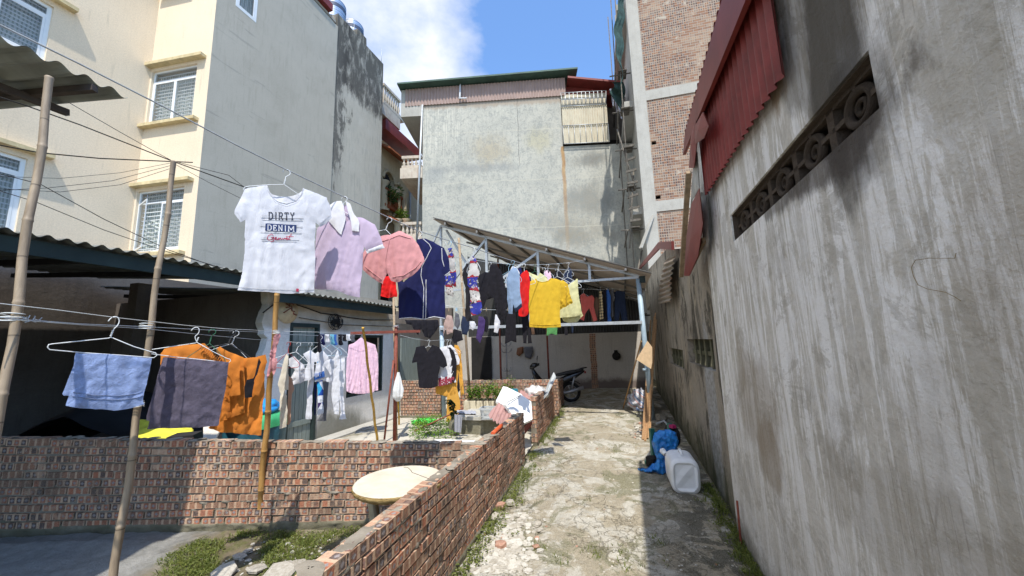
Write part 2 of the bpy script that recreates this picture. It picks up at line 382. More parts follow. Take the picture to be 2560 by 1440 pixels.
# ================================================================== planes of the place
AL = (math.sin(rad(16.5)), math.cos(rad(16.5)))
RW = Plane((1.81-.3040*4.67, -1.5), (1.81+.3040*10.2, 13.37))
LW = Plane((-.51-.247*2.5, .53), (1.3, 10.36))
FWp = Plane((-6.6, 3.94), (-.30, 3.85))
BMp = Plane((-2.79, 9.21), (1.3, 8.62))
WSp = Plane((-6.3, -1.47), (-1.72, 14.2))
BWp = Plane((-5.0, 14.4), (4.6, 13.3))
C0 = Y(457, 850, 9.7)
GWp = Plane((C0.x, C0.y), (C0.x+AL[0]*8, C0.y+AL[1]*8))
CNd = Vector((-math.cos(rad(10)), math.sin(rad(10))))
CNp = Plane((C0.x+CNd.x*1.0, C0.y+CNd.y*1.0), (C0.x, C0.y))
q = CNp.hit(293, 850); C1 = Vector((q.x, q.y)); cnw = (C1-Vector((C0.x, C0.y))).length
CNp = Plane((C1.x, C1.y), (C0.x, C0.y))
CBp = Plane((C1.x-AL[0]*11, C1.y-AL[1]*11), (C1.x, C1.y))
BBl = Y(1038, 850, 17.0); BBp = Plane((BBl.x, 17.0), (BBl.x+12, 16.6))
T0 = Y(1637, 850, 13.6); TWp = Plane((T0.x, T0.y), (T0.x+math.cos(rad(14))*6, T0.y-math.sin(rad(14))*6))
TSp = Plane((T0.x, T0.y), (T0.x+AL[0]*6, T0.y+AL[1]*6))
CPp = Plane((-1.86, 9.12), (2.84, 7.78))

def slab(mb, pl, poly, thick, off=0.0, r=0.0):
    """prism of an outline given in wall metres (u, v), its face off in front of the plane and thick deep"""
    n = len(poly); k = len(mb.v)
    ar = sum(poly[i][0]*poly[(i+1) % n][1]-poly[(i+1) % n][0]*poly[i][1] for i in range(n))
    if ar < 0: poly = poly[::-1]
    f = [pl.p(u, v, off) for u, v in poly]; b = [pl.p(u, v, off-thick) for u, v in poly]
    flip = pl.d.cross(Vector((0, 0, 1))).dot(pl.n) < 0
    def add(p, uv):
        if flip: p = p[::-1]; uv = uv[::-1]
        mb.face(p, uv, r)
    add(f, list(poly)); add(b[::-1], list(poly)[::-1])
    for i in range(n):
        j = (i+1) % n; e = (Vector(poly[j])-Vector(poly[i])).length
        hor = abs(poly[j][0]-poly[i][0]) > abs(poly[j][1]-poly[i][1])
        if hor: uv = [poly[i], (poly[i][0], poly[i][1]-thick), (poly[j][0], poly[j][1]-thick), poly[j]]
        else: uv = [poly[i], (poly[i][0]+thick, poly[i][1]), (poly[j][0]+thick, poly[j][1]), poly[j]]
        add([f[i], b[i], b[j], f[j]], uv)
def pxpoly(pl, pts): return [pl.uv(*p) for p in pts]
def rectuv(pl, pts):
    q = [pl.uv(*p) for p in pts]; us = sorted(x[0] for x in q); vs = sorted(x[1] for x in q); h = len(q)//2
    return (sum(us[:h])/h, sum(us[h:])/(len(q)-h), sum(vs[:h])/h, sum(vs[h:])/(len(q)-h))
def wallrect(mb, pl, u0, u1, v0, v1, holes=(), thick=.2, off=0.0):
    """rectangular wall with rectangular openings; jambs are real"""
    us = sorted({u0, u1, *[h[0] for h in holes], *[h[1] for h in holes]}); vs = sorted({v0, v1, *[h[2] for h in holes], *[h[3] for h in holes]})
    us = [u for u in us if u0 <= u <= u1]; vs = [v for v in vs if v0 <= v <= v1]
    flip = pl.d.cross(Vector((0, 0, 1))).dot(pl.n) < 0
    def add(p, uv):
        if flip: p = p[::-1]; uv = uv[::-1]
        mb.face(p, uv)
    for i in range(len(us)-1):
        for j in range(len(vs)-1):
            a, b, c, d = us[i], us[i+1], vs[j], vs[j+1]
            if any(h[0] <= (a+b)/2 <= h[1] and h[2] <= (c+d)/2 <= h[3] for h in holes): continue
            uv = [(a, c), (b, c), (b, d), (a, d)]
            add([pl.p(*t, off) for t in uv], uv); add([pl.p(*t, off-thick) for t in uv][::-1], uv[::-1])
    def edge(p, q_, inward):
        uv = [p, q_, (q_[0]+thick*.7, q_[1]), (p[0]+thick*.7, p[1])] if abs(p[0]-q_[0]) < 1e-6 else [p, q_, (q_[0], q_[1]+thick), (p[0], p[1]+thick)]
        pts = [pl.p(*p, off), pl.p(*q_, off), pl.p(*q_, off-thick), pl.p(*p, off-thick)]
        add(pts if inward else pts[::-1], uv if inward else uv[::-1])
    for (a, b, c, d), inw in [((u0, u1, v0, v1), False)]+[(h, True) for h in holes]:
        edge((a, c), (b, c), inw); edge((b, c), (b, d), inw); edge((b, d), (a, d), inw); edge((a, d), (a, c), inw)
def corrugated(mb, o, X, Yv, pitch=.076, amp=.009, t=.0015, n_per=6, nl=1, uvs=1.0, shape=None, nrm=None):
    """sheet from o; waves repeat along X, run along Yv"""
    o = Vector(o); X = Vector(X); Yv = Vector(Yv); L = X.length; nx = max(6, int(L/pitch*n_per)); n = (nrm or X.cross(Yv)).normalized()
    def f(sgn):
        def g(a, b):
            bump = shape(a, b) if shape else 0
            return o+X*a+Yv*b+n*(amp*math.sin(a*L/pitch*2*math.pi)+sgn*t+bump)
        return g
    mb.grid(f(1), nx, nl, lambda a, b: (a*L, b*Yv.length)); mb.grid(f(-1), nx, nl, lambda a, b: (a*L, b*Yv.length))

# ================================================================== ground
def ground_mat():
    q = NM('dirt ground', .95, .1); p = q.wpos
    c = q.ramp(q.noise(p, 2.2, 8, .7), [(.3, (.12, .10, .06)), (.5, (.22, .18, .12)), (.7, (.32, .28, .2))])
    g = q.rng(q.noise(p, 3.1, 7, .7, .6), .47, .6)
    c = q.mix(q.math('MULTIPLY', g, .65), c, q.ramp(q.noise(p, 40, 4, .6), [(.3, (.07, .085, .02)), (.7, (.16, .17, .05))]))
    x = q.sep(p)[0]; left = q.rng(q.math('ADD', x, q.math('MULTIPLY', q.math('SUBTRACT', q.noise(p, 4, 5, .6), .5), .5)), -2.85, -3.15)
    c = q.mix(left, c, q.ramp(q.noise(p, 6, 8, .75), [(.3, (.2, .195, .175)), (.7, (.36, .35, .32))]))
    v = q.rng(q.vor(q.vadd(p, q.noise(p, 8, 3, .5, col=True), .2), 14, 'F1'), .06, .03)
    c = q.mix(q.math('MULTIPLY', v, .5), c, (.5, .47, .4))
    q.col(c); q.bump(q.math('ADD', q.noise(p, 26, 8, .75), q.math('MULTIPLY', q.noise(p, 120, 3, .7), .4)), .9, .03); return q.m
def path_mat():
    q = NM('cracked concrete path', .93, .15); p = q.wpos
    wp = q.vadd(p, q.noise(p, 3, 5, .6, col=True), .55)
    big = q.noise(q.map(p, (1, 1, 1), (3, 1, 0)), 1.6, 9, .7, .6)
    c = q.ramp(q.noise(p, 3.2, 9, .72), [(.28, (.25, .235, .195)), (.48, (.42, .395, .335)), (.7, (.54, .52, .455))])
    y = q.sep(p)[1]
    # dirt washed over the slab
    dirt = q.rng(big, .455, .53)
    c = q.mix(q.math('MULTIPLY', dirt, .8), c, q.ramp(q.noise(p, 18, 6, .7), [(.3, (.15, .12, .07)), (.7, (.33, .27, .17))]))
    moss = q.rng(q.noise(q.map(p, (1, .8, 1), (9, 4, 0)), 2.4, 9, .72, .8), .53, .575)
    c = q.mix(q.math('MULTIPLY', moss, .8), c, q.ramp(q.noise(p, 35, 5, .7), [(.3, (.05, .055, .018)), (.7, (.15, .145, .055))]))
    ce = q.vor(wp, 2.6, 'DISTANCE_TO_EDGE'); ce2 = q.vor(q.vadd(p, q.noise(p, 7, 4, .6, col=True), .25), 7.5, 'DISTANCE_TO_EDGE')
    near = q.rng(y, 6.5, 3.6)
    broken = q.rng(q.noise(q.map(p, (1, 1, 1), (0, 7, 0)), 1.1, 4, .6), .46, .56)
    crk = q.math('MAXIMUM', q.math('MULTIPLY', q.rng(ce, .014, .003), q.rng(q.noise(p, 1.3, 3, .5), .45, .52)), q.math('MULTIPLY', q.rng(ce2, .03, .008), q.math('MULTIPLY', near, broken)))
    c = q.mix(q.math('MULTIPLY', crk, .55), c, (.12, .10, .06))
    # damp dark patches along the foot of the tall wall
    s = q.sep(p); dR = q.math('SUBTRACT', q.math('ADD', q.math('MULTIPLY', s[1], .304), .846), s[0])
    wet = q.math('MULTIPLY', q.rng(q.math('ADD', dR, q.math('MULTIPLY', q.noise(p, 1.5, 3, .5), .3)), .95, .5), q.rng(q.noise(q.map(p, (1, 1, 1), (2, 2, 2)), 3.0, 6, .6, .6), .475, .5))
    c = q.mix(q.math('MULTIPLY', wet, .92), c, (.045, .043, .027))
    c = q.mix(.25, c, q.ramp(q.noise(p, 130, 3, .7), [(.35, (.12, .1, .06)), (.65, (.75, .7, .6))]))
    q.col(c); h = q.math('SUBTRACT', q.math('ADD', q.math('MULTIPLY', q.noise(p, 18, 8, .72), .8), q.math('MULTIPLY', q.noise(p, 110, 3, .7), .2)), q.math('MULTIPLY', crk, .5))
    q.bump(h, .95, .03); return q.m
M['ground'] = ground_mat(); M['path'] = path_mat()
def zg(x, y):   # gentle relief of the dirt
    return .03*fbm(x, y, 0, 1.2, 4)+.012*fbm(x, y, 3, 6, 3)
mb = MB()
def gf(a, b):
    x = -9+a*10.0; y = -1.0+b*5.2
    return (x, y, -.03+zg(x, y) + (.05*max(0, min(1, (-2.9-x)/1.2)) if y < 3.7 else 0))
mb.grid(gf, 260, 150)
for (x0, x1, y0, y1) in ((-400, 400, 4.2, 500), (-400, 400, -200, -1), (-400, -9, -1, 4.2), (1.0, 400, -1, 4.2)):
    mb.face([(x0, y0, -.03), (x1, y0, -.03), (x1, y1, -.03), (x0, y1, -.03)])
tag(mb.build('ground', M['ground']), kind='structure')
mb = MB()
def lx(y): return -.51+.247*(y-3.03)
def rx(y): return 1.81+.304*(y-3.17)
def pz(x, y):
    n = fbm(x, y, 5, .9, 4); e = min(x-lx(y), rx(y)-x)
    return .012+.03*n-.02*max(0, .25-e)/.25 + .008*fbm(x, y, 9, 7, 3)
def pf(a, b):
    y = .4+b*13.2; x0 = lx(y)-.02; x1 = rx(y)+.02
    if y > 9.8: x0 -= (y-9.8)*2.2
    x = x0+(x1-x0)*a; return (x, y, pz(x, y))
mb.grid(pf, 120, 520)
tag(mb.build('path', M['path']), kind='structure')
# courtyard slab behind the cross wall
def yard_mat():
    q = NM('courtyard concrete', .93, .15); p = q.wpos
    c = q.ramp(q.noise(p, 2.4, 8, .7), [(.3, (.3, .27, .21)), (.5, (.45, .42, .35)), (.7, (.54, .51, .44))])
    c = q.mix(q.rng(q.noise(p, 1.7, 8, .7, .5), .55, .66), c, (.17, .15, .1)); q.col(c); q.bump(q.noise(p, 30, 7, .7), .5, .015); return q.m
M['yard'] = yard_mat(); mb = MB()
def yf(a, b):
    y = 4.0+b*10.2; x0 = -9.5; x1 = lx(y)-.08 if y < 9.2 else lx(9.2)-.08-(y-9.2)*.25
    x = x0+(x1-x0)*a; return (x, y, .004+.012*fbm(x, y, 2, 1.5, 3))
mb.grid(yf, 110, 140)
tag(mb.build('courtyard', M['yard']), kind='structure')

# ================================================================== brick garden walls
def brick_wall(name, label, pl, u0, u1, vt0, vt1, T=.11, seed=1, missing=(), course=.0705, blen=.232, res=.016, topbed=True, base_h=.03):
    """half-brick wall of single bricks in sloppy mortar; top runs from vt0 to vt1"""
    R_ = random.Random(seed); root = thing(name, label, 'wall', pl.p((u0+u1)/2, 0, -T/2), 'brick garden walls')
    br = MB(); L = u1-u0; nc = int(round(((vt0+vt1)/2-base_h)/course))
    def top(u): return vt0+(vt1-vt0)*(u-u0)/L
    def vline(k, u): return base_h+(top(u)-base_h)*k/nc   # the courses follow the sagging top
    for k in range(nc):
        u = u0 - (blen/2 if k % 2 else 0) + R_.uniform(-.01, .01)
        while u < u1-.03:
            bl = blen-.016+R_.uniform(-.012, .006); a = max(u, u0+R_.uniform(-.006, .006)); e = min(u+bl, u1+R_.uniform(-.006, .006))
            if e-a > .03:
                v0 = vline(k, (a+e)/2)+.0085+R_.uniform(-.003, .003); v1 = vline(k+1, (a+e)/2)-.0085+R_.uniform(-.003, .003)
                if k == nc-1: v1 += R_.uniform(-.004, .012)
                o = R_.uniform(-.005, .005); sl = R_.uniform(-.02, .02); tw = R_.uniform(-.015, .015)
                A = pl.p(a, v0, o); X = pl.d*(e-a)+Vector((0, 0, sl*(e-a)))+pl.n*tw*(e-a)
                br.box(A, X, -pl.n*(T-.006)+Vector((0, 0, R_.uniform(-.006, .006))), Vector((0, 0, v1-v0)), R_.random())
            u += blen
    br.build('bricks', M['brick'], root)
    mo = MB()
    def disp(u, v, s):
        k = (v-base_h)/((top(u)-base_h)/nc); dj = abs(k-round(k))*course if k > .2 else .02
        dj = min(dj, .05); n = noise.noise(Vector((u*9+s*31, v*22, seed)))+.6*noise.noise(Vector((u*31, v*45+s*7, seed+2)))
        h = -.017+.034*max(0, n+.06)*math.exp(-(dj/.018)**2)
        if noise.noise(Vector((u*7+4, v*8+s*9, seed*3)))+.25*n > .46: h += .010
        if v < base_h+.02: h = .006+.014*n
        return h
    nu = int(L/res); vm = max(vt0, vt1); nv = int(vm/res)
    for s in (0, 1):
        def f(a, b, s=s):
            u = u0+L*a; v = -.06+(top(u)+.06-.004)*b; d = disp(u, v, s)
            return pl.p(u, v, d) if s == 0 else pl.p(u, v, -T-d)
        mo.grid(f, nu, nv, lambda a, b: (a*L, b*vm))
    def ft(a, b):
        u = u0+L*a; return pl.p(u, top(u)-.005+.012*noise.noise(Vector((u*14, b*3, seed))), -.01-(T-.02)*b)
    mo.grid(ft, nu, 4)
    for ue in (u0+.006, u1-.006):
        mo.face([pl.p(ue, -.05, -.006), pl.p(ue, -.05, -T+.006), pl.p(ue, top(ue)-.01, -T+.006), pl.p(ue, top(ue)-.01, -.006)])
    if topbed:   # lumps of old mortar left on the top course
        for i in range(int(L*3.2)):
            u = R_.uniform(u0+.05, u1-.05); w = R_.uniform(.02, .07); hh = R_.uniform(.004, .014); c = pl.p(u, top(u)+.004, -T/2+R_.uniform(-.03, .03)); ph = R_.uniform(0, 6)
            prof = []
            for t in range(4): prof.append((w*math.cos(t/3*math.pi/2)+.001, hh*math.sin(t/3*math.pi/2)))
            mo.lathe(c, prof, 9, wob=lambda a, h, ph=ph, w=w: w*.28*math.sin(a*2+ph)+w*.15*math.sin(a*5+ph*2))
    mo.build('mortar', M['mortar'], root)
    return root
def uoff(pl, px, py): return pl.uv(px, py)[0]
fw_root = brick_wall('brick_wall', 'low brick wall across the plot, behind the round stone table and the bamboo poles', FWp, -.2, (Vector((-.43, 0, 0))-FWp.a).x-.0, .955, .715, seed=3)
L1e = LW.uv(1312, 1100)[0]; L2s = LW.uv(1342, 1050)[0]; L2e = LW.uv(1409, 980)[0]
brick_wall('brick_wall', 'long low brick wall lining the path, running from the camera to the gap with rubbish sheets', LW, .35, L1e, .775, .70, seed=5)
brick_wall('brick_wall', 'short brick wall lining the path beyond the gap, with crisp orange brick end', LW, L2s, L2e, .775, .685, seed=9, res=.02)
brick_wall('brick_wall', 'low brick wall behind the potted greens, running up to the motorbike', BMp, 1.50, (Vector((.98, 8.66, 0))-BMp.a).length, .85, .84, seed=11, res=.02)
brick_wall('brick_wall', 'low brick wall piece behind the black T-shirt, beside the white plastic bag', BMp, .02, 1.02, .87, .86, seed=12, res=.02)

# ================================================================== tall wall of the warehouse at the path's side
def rw_extra(q, uv, c):
    s = q.sep(uv)
    # whitewash remains in vertical runs, stronger below the vent; brown bare render in ragged patches
    wh = q.noise(q.map(uv, (3.4, .3, 1)), 3.2, 10, .74, .7)
    up = q.rng(s[1], .1, 1.6)
    c = q.mix(q.math('MULTIPLY', q.rng(wh, .47, .54), q.math('ADD', q.math('MULTIPLY', up, .5), .35)), c, (.89, .895, .90))
    c = q.mix(q.math('MULTIPLY', q.rng(q.noise(uv, 2.6, 10, .78, .5), .53, .58), .45), c, (.33, .31, .27))
    c = q.mix(q.math('MULTIPLY', q.rng(q.noise(q.map(uv, (1.3, .8, 1), (4, 2, 0)), 3.1, 10, .78, .3), .52, .58), .5), c, (.72, .72, .72))
    fl = q.noise(q.map(uv, (6.5, .3, 1)), 4.0, 7, .7)
    c = q.mix(q.math('MULTIPLY', q.rng(fl, .54, .64), .3), c, (.40, .385, .35))
    for (px, py, rx_, ry, k, cc, sd, wob) in (
        (2075, 150, .17, .50, .85, (.045, .042, .04), 0, .22), (2030, 60, .35, .35, .6, (.11, .1, .085), 5, .3), (2135, 330, .22, .25, .5, (.06, .055, .05), 7, .4),
        (2080, 380, .5, .11, .75, (.07, .06, .055), 3, .4), (1960, 470, .35, .1, .65, (.08, .07, .06), 4, .4),
        (1920, 60, .12, .5, .8, (.27, .19, .11), 2, .3),
        (1890, 1010, .42, .34, .5, (.3, .25, .19), 1, .25), (1925, 1150, .22, .22, .7, (.31, .26, .2), 8, .3), (1850, 900, .1, .25, .6, (.36, .32, .26), 6, .3),
        (2540, 640, .16, .25, .3, (.36, .32, .27), 9, .3), (2400, 90, .17, .2, .3, (.36, .34, .29), 10, .3), (2500, 1150, .25, .4, .28, (.34, .31, .26), 11, .4), (2250, 1330, .5, .2, .4, (.28, .25, .2), 12, .4),
        (2290, 1200, .12, .3, .25, (.34, .31, .26), 13, .4)):
        u, v = RW.uv(px, py)
        c = q.mix(q.math('MULTIPLY', q.blob(uv, u, v, rx_, ry, .45, wob*1.5, 4.5, sd), k), c, cc)
    # thin scribble scratches
    sc = q.math('MULTIPLY', q.rng(q.vor(q.map(uv, (9, .55, 1)), 2.4, 'DISTANCE_TO_EDGE'), .03, .008), q.rng(q.noise(uv, 2, 3), .5, .6))
    c = q.mix(q.math('MULTIPLY', sc, .3), c, (.12, .1, .08))
    low = q.rng(q.math('ADD', s[1], q.math('MULTIPLY', q.math('SUBTRACT', q.noise(uv, 4, 6, .65), .5), .5)), .22, -.02)
    return q.mix(q.math('MULTIPLY', low, .75), c, (.1, .09, .06))
M['rw'] = wallmat('whitewashed grey render', (.58, .56, .515), (.44, .42, .375), (.70, .685, .65), (.58, .58, .57), .5, 1.1, .8, 34, rw_extra, ssc=(5, .22, 1))
rE = RW.uv(1768, 640)[0]
vh = rectuv(RW, [(1825, 525), (1830, 592), (2178, 150), (2192, 285)])
vent = (RW.uv(2185, 200)[0], RW.uv(1828, 560)[0], 2.395, 2.60)
rwr = thing('warehouse', 'tall windowless warehouse with streaky grey wall, vent blocks and red corrugated cladding', 'building', RW.p(3, 0, -2))
mb = MB(); wallrect(mb, RW, 0, rE, -.1, 3.72, [vent], .16)
mb.build('wall', M['rw'], rwr)
# vent blocks: circles and bars of moulded cement, dark room behind
M['ventblock'] = wallmat('dark cement blocks', (.085, .068, .055), (.045, .036, .03), (.13, .105, .085), (.05, .045, .035), .4, 4, .6, 40)  # very dark cement tone, shared by the blocks and the lining
nb = 5; bw = (vent[1]-vent[0])/nb; vc = (vent[2]+vent[3])/2; vhh = (vent[3]-vent[2])
for i in range(nb):
    mb = MB(); ua = vent[0]+i*bw; uc = ua+bw/2
    def vb(p, q_, w): # bar in the wall plane
        mb.bar(RW.p(*p, -.062), RW.p(*q_, -.062), w, .05, up=RW.n)
    vb((ua+.012, vent[2]), (ua+.012, vent[3]), .024); vb((ua+bw-.012, vent[2]), (ua+bw-.012, vent[3]), .024)
    vb((ua, vent[2]+.012), (ua+bw, vent[2]+.012), .022)
    vb((ua, vent[3]-.012), (ua+bw, vent[3]-.012), .022)
    rr_ = vhh*.30
    pts = [RW.p(uc+rr_*1.15*math.cos(t/20*2*math.pi), vc+rr_*math.sin(t/20*2*math.pi), -.05) for t in range(20)]
    mb.tube(pts, .017, 8, closed=True)
    vb((uc, vc+rr_), (uc, vent[3]), .02); vb((uc, vent[2]), (uc, vc-rr_), .02); vb((ua, vc), (uc-rr_*1.1, vc), .02); vb((uc+rr_*1.1, vc), (ua+bw, vc), .02)
    pts = [RW.p(uc+rr_*.45*math.cos(t/12*2*math.pi), vc+rr_*.4*math.sin(t/12*2*math.pi), -.055) for t in range(12)]
    mb.tube(pts, .011, 6, closed=True)
    mb.build('vent_block', M['ventblock'], rwr)
mb = MB(); e_ = .006
for (u_, v_, du, dv) in ((vent[0]+e_, vent[2]+.001, vent[1]-vent[0]-2*e_, e_), (vent[0]+e_, vent[3]-e_-.001, vent[1]-vent[0]-2*e_, e_), (vent[0]+.001, vent[2]+.001, e_-.001, vent[3]-vent[2]-.002), (vent[1]-e_, vent[2]+.001, e_-.001, vent[3]-vent[2]-.002)): mb.box(RW.p(u_, v_, -.012), RW.d*du, -RW.n*.14, Vector((0, 0, dv)))
mb.build('vent_shade_lining', M['ventblock'], rwr)  # dark lining gives the opening's reveals their shade by colour
mb = MB(); wallrect(mb, RW, vent[0]-.2, vent[1]+.2, vent[2]-.2, vent[3]+.2, (), .02, -.165)
mb.build('vent_backing', M['dark'], rwr)
mb = MB(); mb.box(RW.p(0, -.1, -.165), RW.d*rE, -RW.n*5, Vector((0, 0, .1))); mb.box(RW.p(rE-.15, 0, -.165), RW.d*.15, -RW.n*5, Vector((0, 0, 3.4)))
mb.box(RW.p(0, 3.4, -.165), RW.d*rE, -RW.n*5, Vector((0, 0, .15)))
mb.build('side_wall', M['rw'], rwr)
# red corrugated cladding with its serrated lower edge
CLp = Plane(tuple(RW.p(0, 0, .05).xy), tuple(RW.p(10, 0, .05).xy))
ul, vl = CLp.uv(1765, 488); ur, vr = CLp.uv(1962, 180); ut, vt_ = CLp.uv(1765, 300)
slope = (vr-vl)/(ur-ul)
mb = MB(); pitch = .086; cu0 = ur; cu1 = ul
def clad(a, b):
    u = cu0+(cu1-cu0)*a; vb_ = vr+(vl-vr)*a; vv = vb_+(3.6-vb_)*b
    return CLp.p(u, vv, .012*math.sin(u/pitch*2*math.pi))
mb.grid(clad, int((cu1-cu0)/pitch*8), 10, lambda a, b: (cu0+(cu1-cu0)*a, b*1.6))
mb.grid(lambda a, b: Vector(clad(a, b))-CLp.n*.002, int((cu1-cu0)/pitch*8), 10, lambda a, b: (cu0+(cu1-cu0)*a, b*1.6))
mb.build('cladding', M['redsheet'], rwr)
# barge board along the roof edge
TRp = Plane(tuple(RW.p(0, 0, .12).xy), tuple(RW.p(10, 0, .12).xy))
pa = TRp.hit(1707, 388); pb = TRp.hit(1712, 332); pc = TRp.hit(1880, -40); pd = TRp.hit(1815, -40)
ext = (pc-pa); ext2 = pd-pb
mb = MB(); k = 1.6
P8 = [pa, pb, pb+ext2*k, pa+ext*k]
mb.face(P8); mb.face([p-RW.n*.03 for p in P8][::-1])
for i in range(4): mb.face([P8[i], P8[i]-RW.n*.03, P8[(i+1) % 4]-RW.n*.03, P8[(i+1) % 4]])
mb.build('barge_board', M['redpaint'], rwr)
mb = MB(); corrugated(mb, pb+Vector((0, 0, .01)), (pb-pb)+(ext2*k), -RW.n*3.0+Vector((0, 0, .5)), .086, .012)
mb.build('roof', M['redsheet'], rwr)
# dents and torn end pieces of the red roof
mb = MB()
def shard(pts, off, th=.006, bend=.02):
    pl = Plane(tuple(RW.p(0, 0, off).xy), tuple(RW.p(10, 0, off).xy)); w = [pl.hit(*p) for p in pts]
    c = sum(w, Vector())/len(w)
    for i in range(len(w)):
        mb.face([c+RW.n*bend, w[i], w[(i+1) % len(w)]]); mb.face([c+RW.n*(bend-th), w[(i+1) % len(w)]-RW.n*th, w[i]-RW.n*th])
shard([(1757, 280), (1772, 315), (1760, 345), (1738, 360), (1737, 315)], .14)
shard([(1738, 300), (1745, 330), (1735, 420), (1722, 420), (1727, 340)], .13)
mb.build('torn_flashing', M['redpaint'], rwr)
mb = MB(); shard([(1748, 470), (1757, 560), (1745, 640), (1723, 690), (1710, 690), (1716, 590), (1728, 510)], .12)
mb.build('hanging_sheet', M['redpaint'], rwr)
mb = MB(); shard([(1735, 375), (1742, 380), (1748, 470), (1730, 500), (1725, 530)], .10); shard([(1752, 480), (1765, 490), (1772, 600), (1760, 660), (1757, 560)], .05)
mb.build('loose_insulation', plain('grey lining', (.42, .42, .4), .9, var=.3, scale=10, bump=.4), rwr)
mb = MB(); pl = Plane(tuple(RW.p(0, 0, .07).xy), tuple(RW.p(10, 0, .07).xy))
mb.bar(pl.hit(1722, 430), pl.hit(1703, 690), .05); mb.bar(pl.hit(1760, 600), pl.hit(1728, 668), .03, .05)
mb.build('batten', M['wood'], rwr)
# scribbled string stuck on the wall
def wpts(pl, pts, off=.006): return [pl.p(*pl.uv(*p), off) for p in pts]
mb = MB(); mb.tube(wpts(RW, [(2398, 632), (2395, 645), (2330, 645), (2295, 650), (2285, 668), (2290, 690), (2302, 712), (2325, 722), (2370, 730), (2395, 742), (2410, 752)]), .0009, 5)
tag(mb.build('string', plain('tan string', (.25, .19, .1)), loc=RW.p(*RW.uv(2300, 690))), 'thin brown string stuck in a loop on the tall grey wall', 'string')
mb = MB(); mb.tube(wpts(RW, [(1853, 1253), (1860, 1330), (1868, 1400)], .03), .009, 7)
tag(mb.build('iron_stake', M['redpost'], loc=RW.p(*RW.uv(1868, 1400))), 'thin red iron stake standing against the foot of the grey wall', 'stake')

# ================================================================== old low wall beyond it
def ow_extra(q, uv, c):
    s = q.sep(uv)
    f = q.noise(q.map(uv, (1.0, .45, 1)), 1.9, 9, .75, .6)
    c = q.mix(q.math('MULTIPLY', q.rng(f, .5, .6), .85), c, (.05, .046, .036))
    f2 = q.noise(q.map(uv, (1.4, .6, 1), (5, 0, 0)), 2.6, 9, .75, .6)
    c = q.mix(q.math('MULTIPLY', q.rng(f2, .54, .62), .8), c, (.4, .34, .25))
    u1, v1 = RW.uv(1770, 980)
    c = q.mix(q.math('MULTIPLY', q.blob(uv, u1+.12, .8, .28, 1.0, .4, .2, 3, 3), .85), c, q.ramp(q.noise(uv, 14, 6, .7, .6), [(.35, (.22, .215, .2)), (.6, (.42, .43, .44))]))
    ms = q.rng(q.math('ADD', s[1], q.math('MULTIPLY', q.math('SUBTRACT', q.noise(uv, 3, 6, .7), .5), 1.4)), .7, -.1)
    return q.mix(q.math('MULTIPLY', ms, .7), c, (.055, .065, .025))
M['oldwall'] = wallmat('mouldy old render', (.31, .275, .225), (.17, .15, .125), (.44, .40, .34), (.12, .105, .08), .5, 1.0, .8, 26, ow_extra, ssc=(4, .3, 1))
OWp = Plane(tuple(RW.p(0, 0, -.05).xy), tuple(RW.p(10, 0, -.05).xy))
owr = thing('boundary_wall', 'mouldy brown boundary wall with broken vent holes beyond the tall grey wall', 'wall', OWp.p(rE+2, 0, -.1))
oe = 15.6
v1 = (OWp.uv(1785, 880)[0], OWp.uv(1722, 890)[0], OWp.uv(1750, 915)[1], OWp.uv(1750, 848)[1])
v2 = (OWp.uv(1708, 890)[0], OWp.uv(1672, 890)[0], OWp.uv(1690, 915)[1], OWp.uv(1690, 872)[1])
t1 = OWp.uv(1655, 640)[1]; u1_ = OWp.uv(1655, 700)[0]
mb = MB(); wallrect(mb, OWp, rE+.003, u1_, -.1, 2.93, [v1, v2], .14)
wallrect(mb, OWp, u1_+.002, oe, -.1, 3.02, (), .14)
mb.build('wall', M['oldwall'], owr)
for (a, b, c, d) in (v1, v2):
    mb = MB()
    for t in range(1, 5): mb.bar(OWp.p(a+(b-a)*t/5, c, -.07), OWp.p(a+(b-a)*t/5+.01, d, -.07), .035, .06)
    mb.bar(OWp.p(a, (c+d)/2, -.08), OWp.p(b, (c+d)/2-.01, -.08), .03, .05)
    mb.build('vent_brick', M['oldwall'], owr)
mb = MB(); wallrect(mb, OWp, rE, v2[1]+.4, 1.0, 2.6, (), .02, -.35); mb.build('vent_backing', M['dark'], owr)
# rusty curled sheet and red ridge over the wall
mb = MB(); rs = [OWp.hit(1658, 760), OWp.hit(1697, 752), OWp.hit(1697, 640), OWp.hit(1668, 650)]
def rf(a, b):
    p = rs[0].lerp(rs[1], a).lerp(rs[3].lerp(rs[2], a), b)
    return p+RW.n*(.10+.02*math.sin(b*9*2*math.pi)-.12*max(0, b-.5)+.02*a)
mb.grid(rf, 6, 72, lambda a, b: (b*1.0, a)); mb.grid(lambda a, b: rf(a, b)-RW.n*.003, 6, 72, lambda a, b: (b*1.0, a))
mb.build('rusty_sheet', M['rustsheet'], owr)
mb = MB(); 
rp_ = [OWp.p(OWp.uv(1612, 690)[0], 3.02, .12), OWp.p(OWp.uv(1664, 640)[0], 3.35, .1)]
a0 = OWp.hit(1603, 672)+RW.n*.1; a1 = OWp.hit(1662, 612)+RW.n*.1; a2 = OWp.hit(1700, 612)+RW.n*.1
mb.bar(a0, a1, .04, .13); mb.bar(a1+Vector((0,0,0)), a2, .04, .13)
mb.build('ridge_trim', M['redpaint'], owr)
mb = MB(); slab(mb, OWp, [OWp.uv(1606, 690), OWp.uv(1664, 622), OWp.uv(1698, 622), (OWp.uv(1698, 660)[0], 2.9), (OWp.uv(1606, 660)[0], 2.9)], .3, -.02)
mb.build('rubble_top', M['oldwall'], owr)
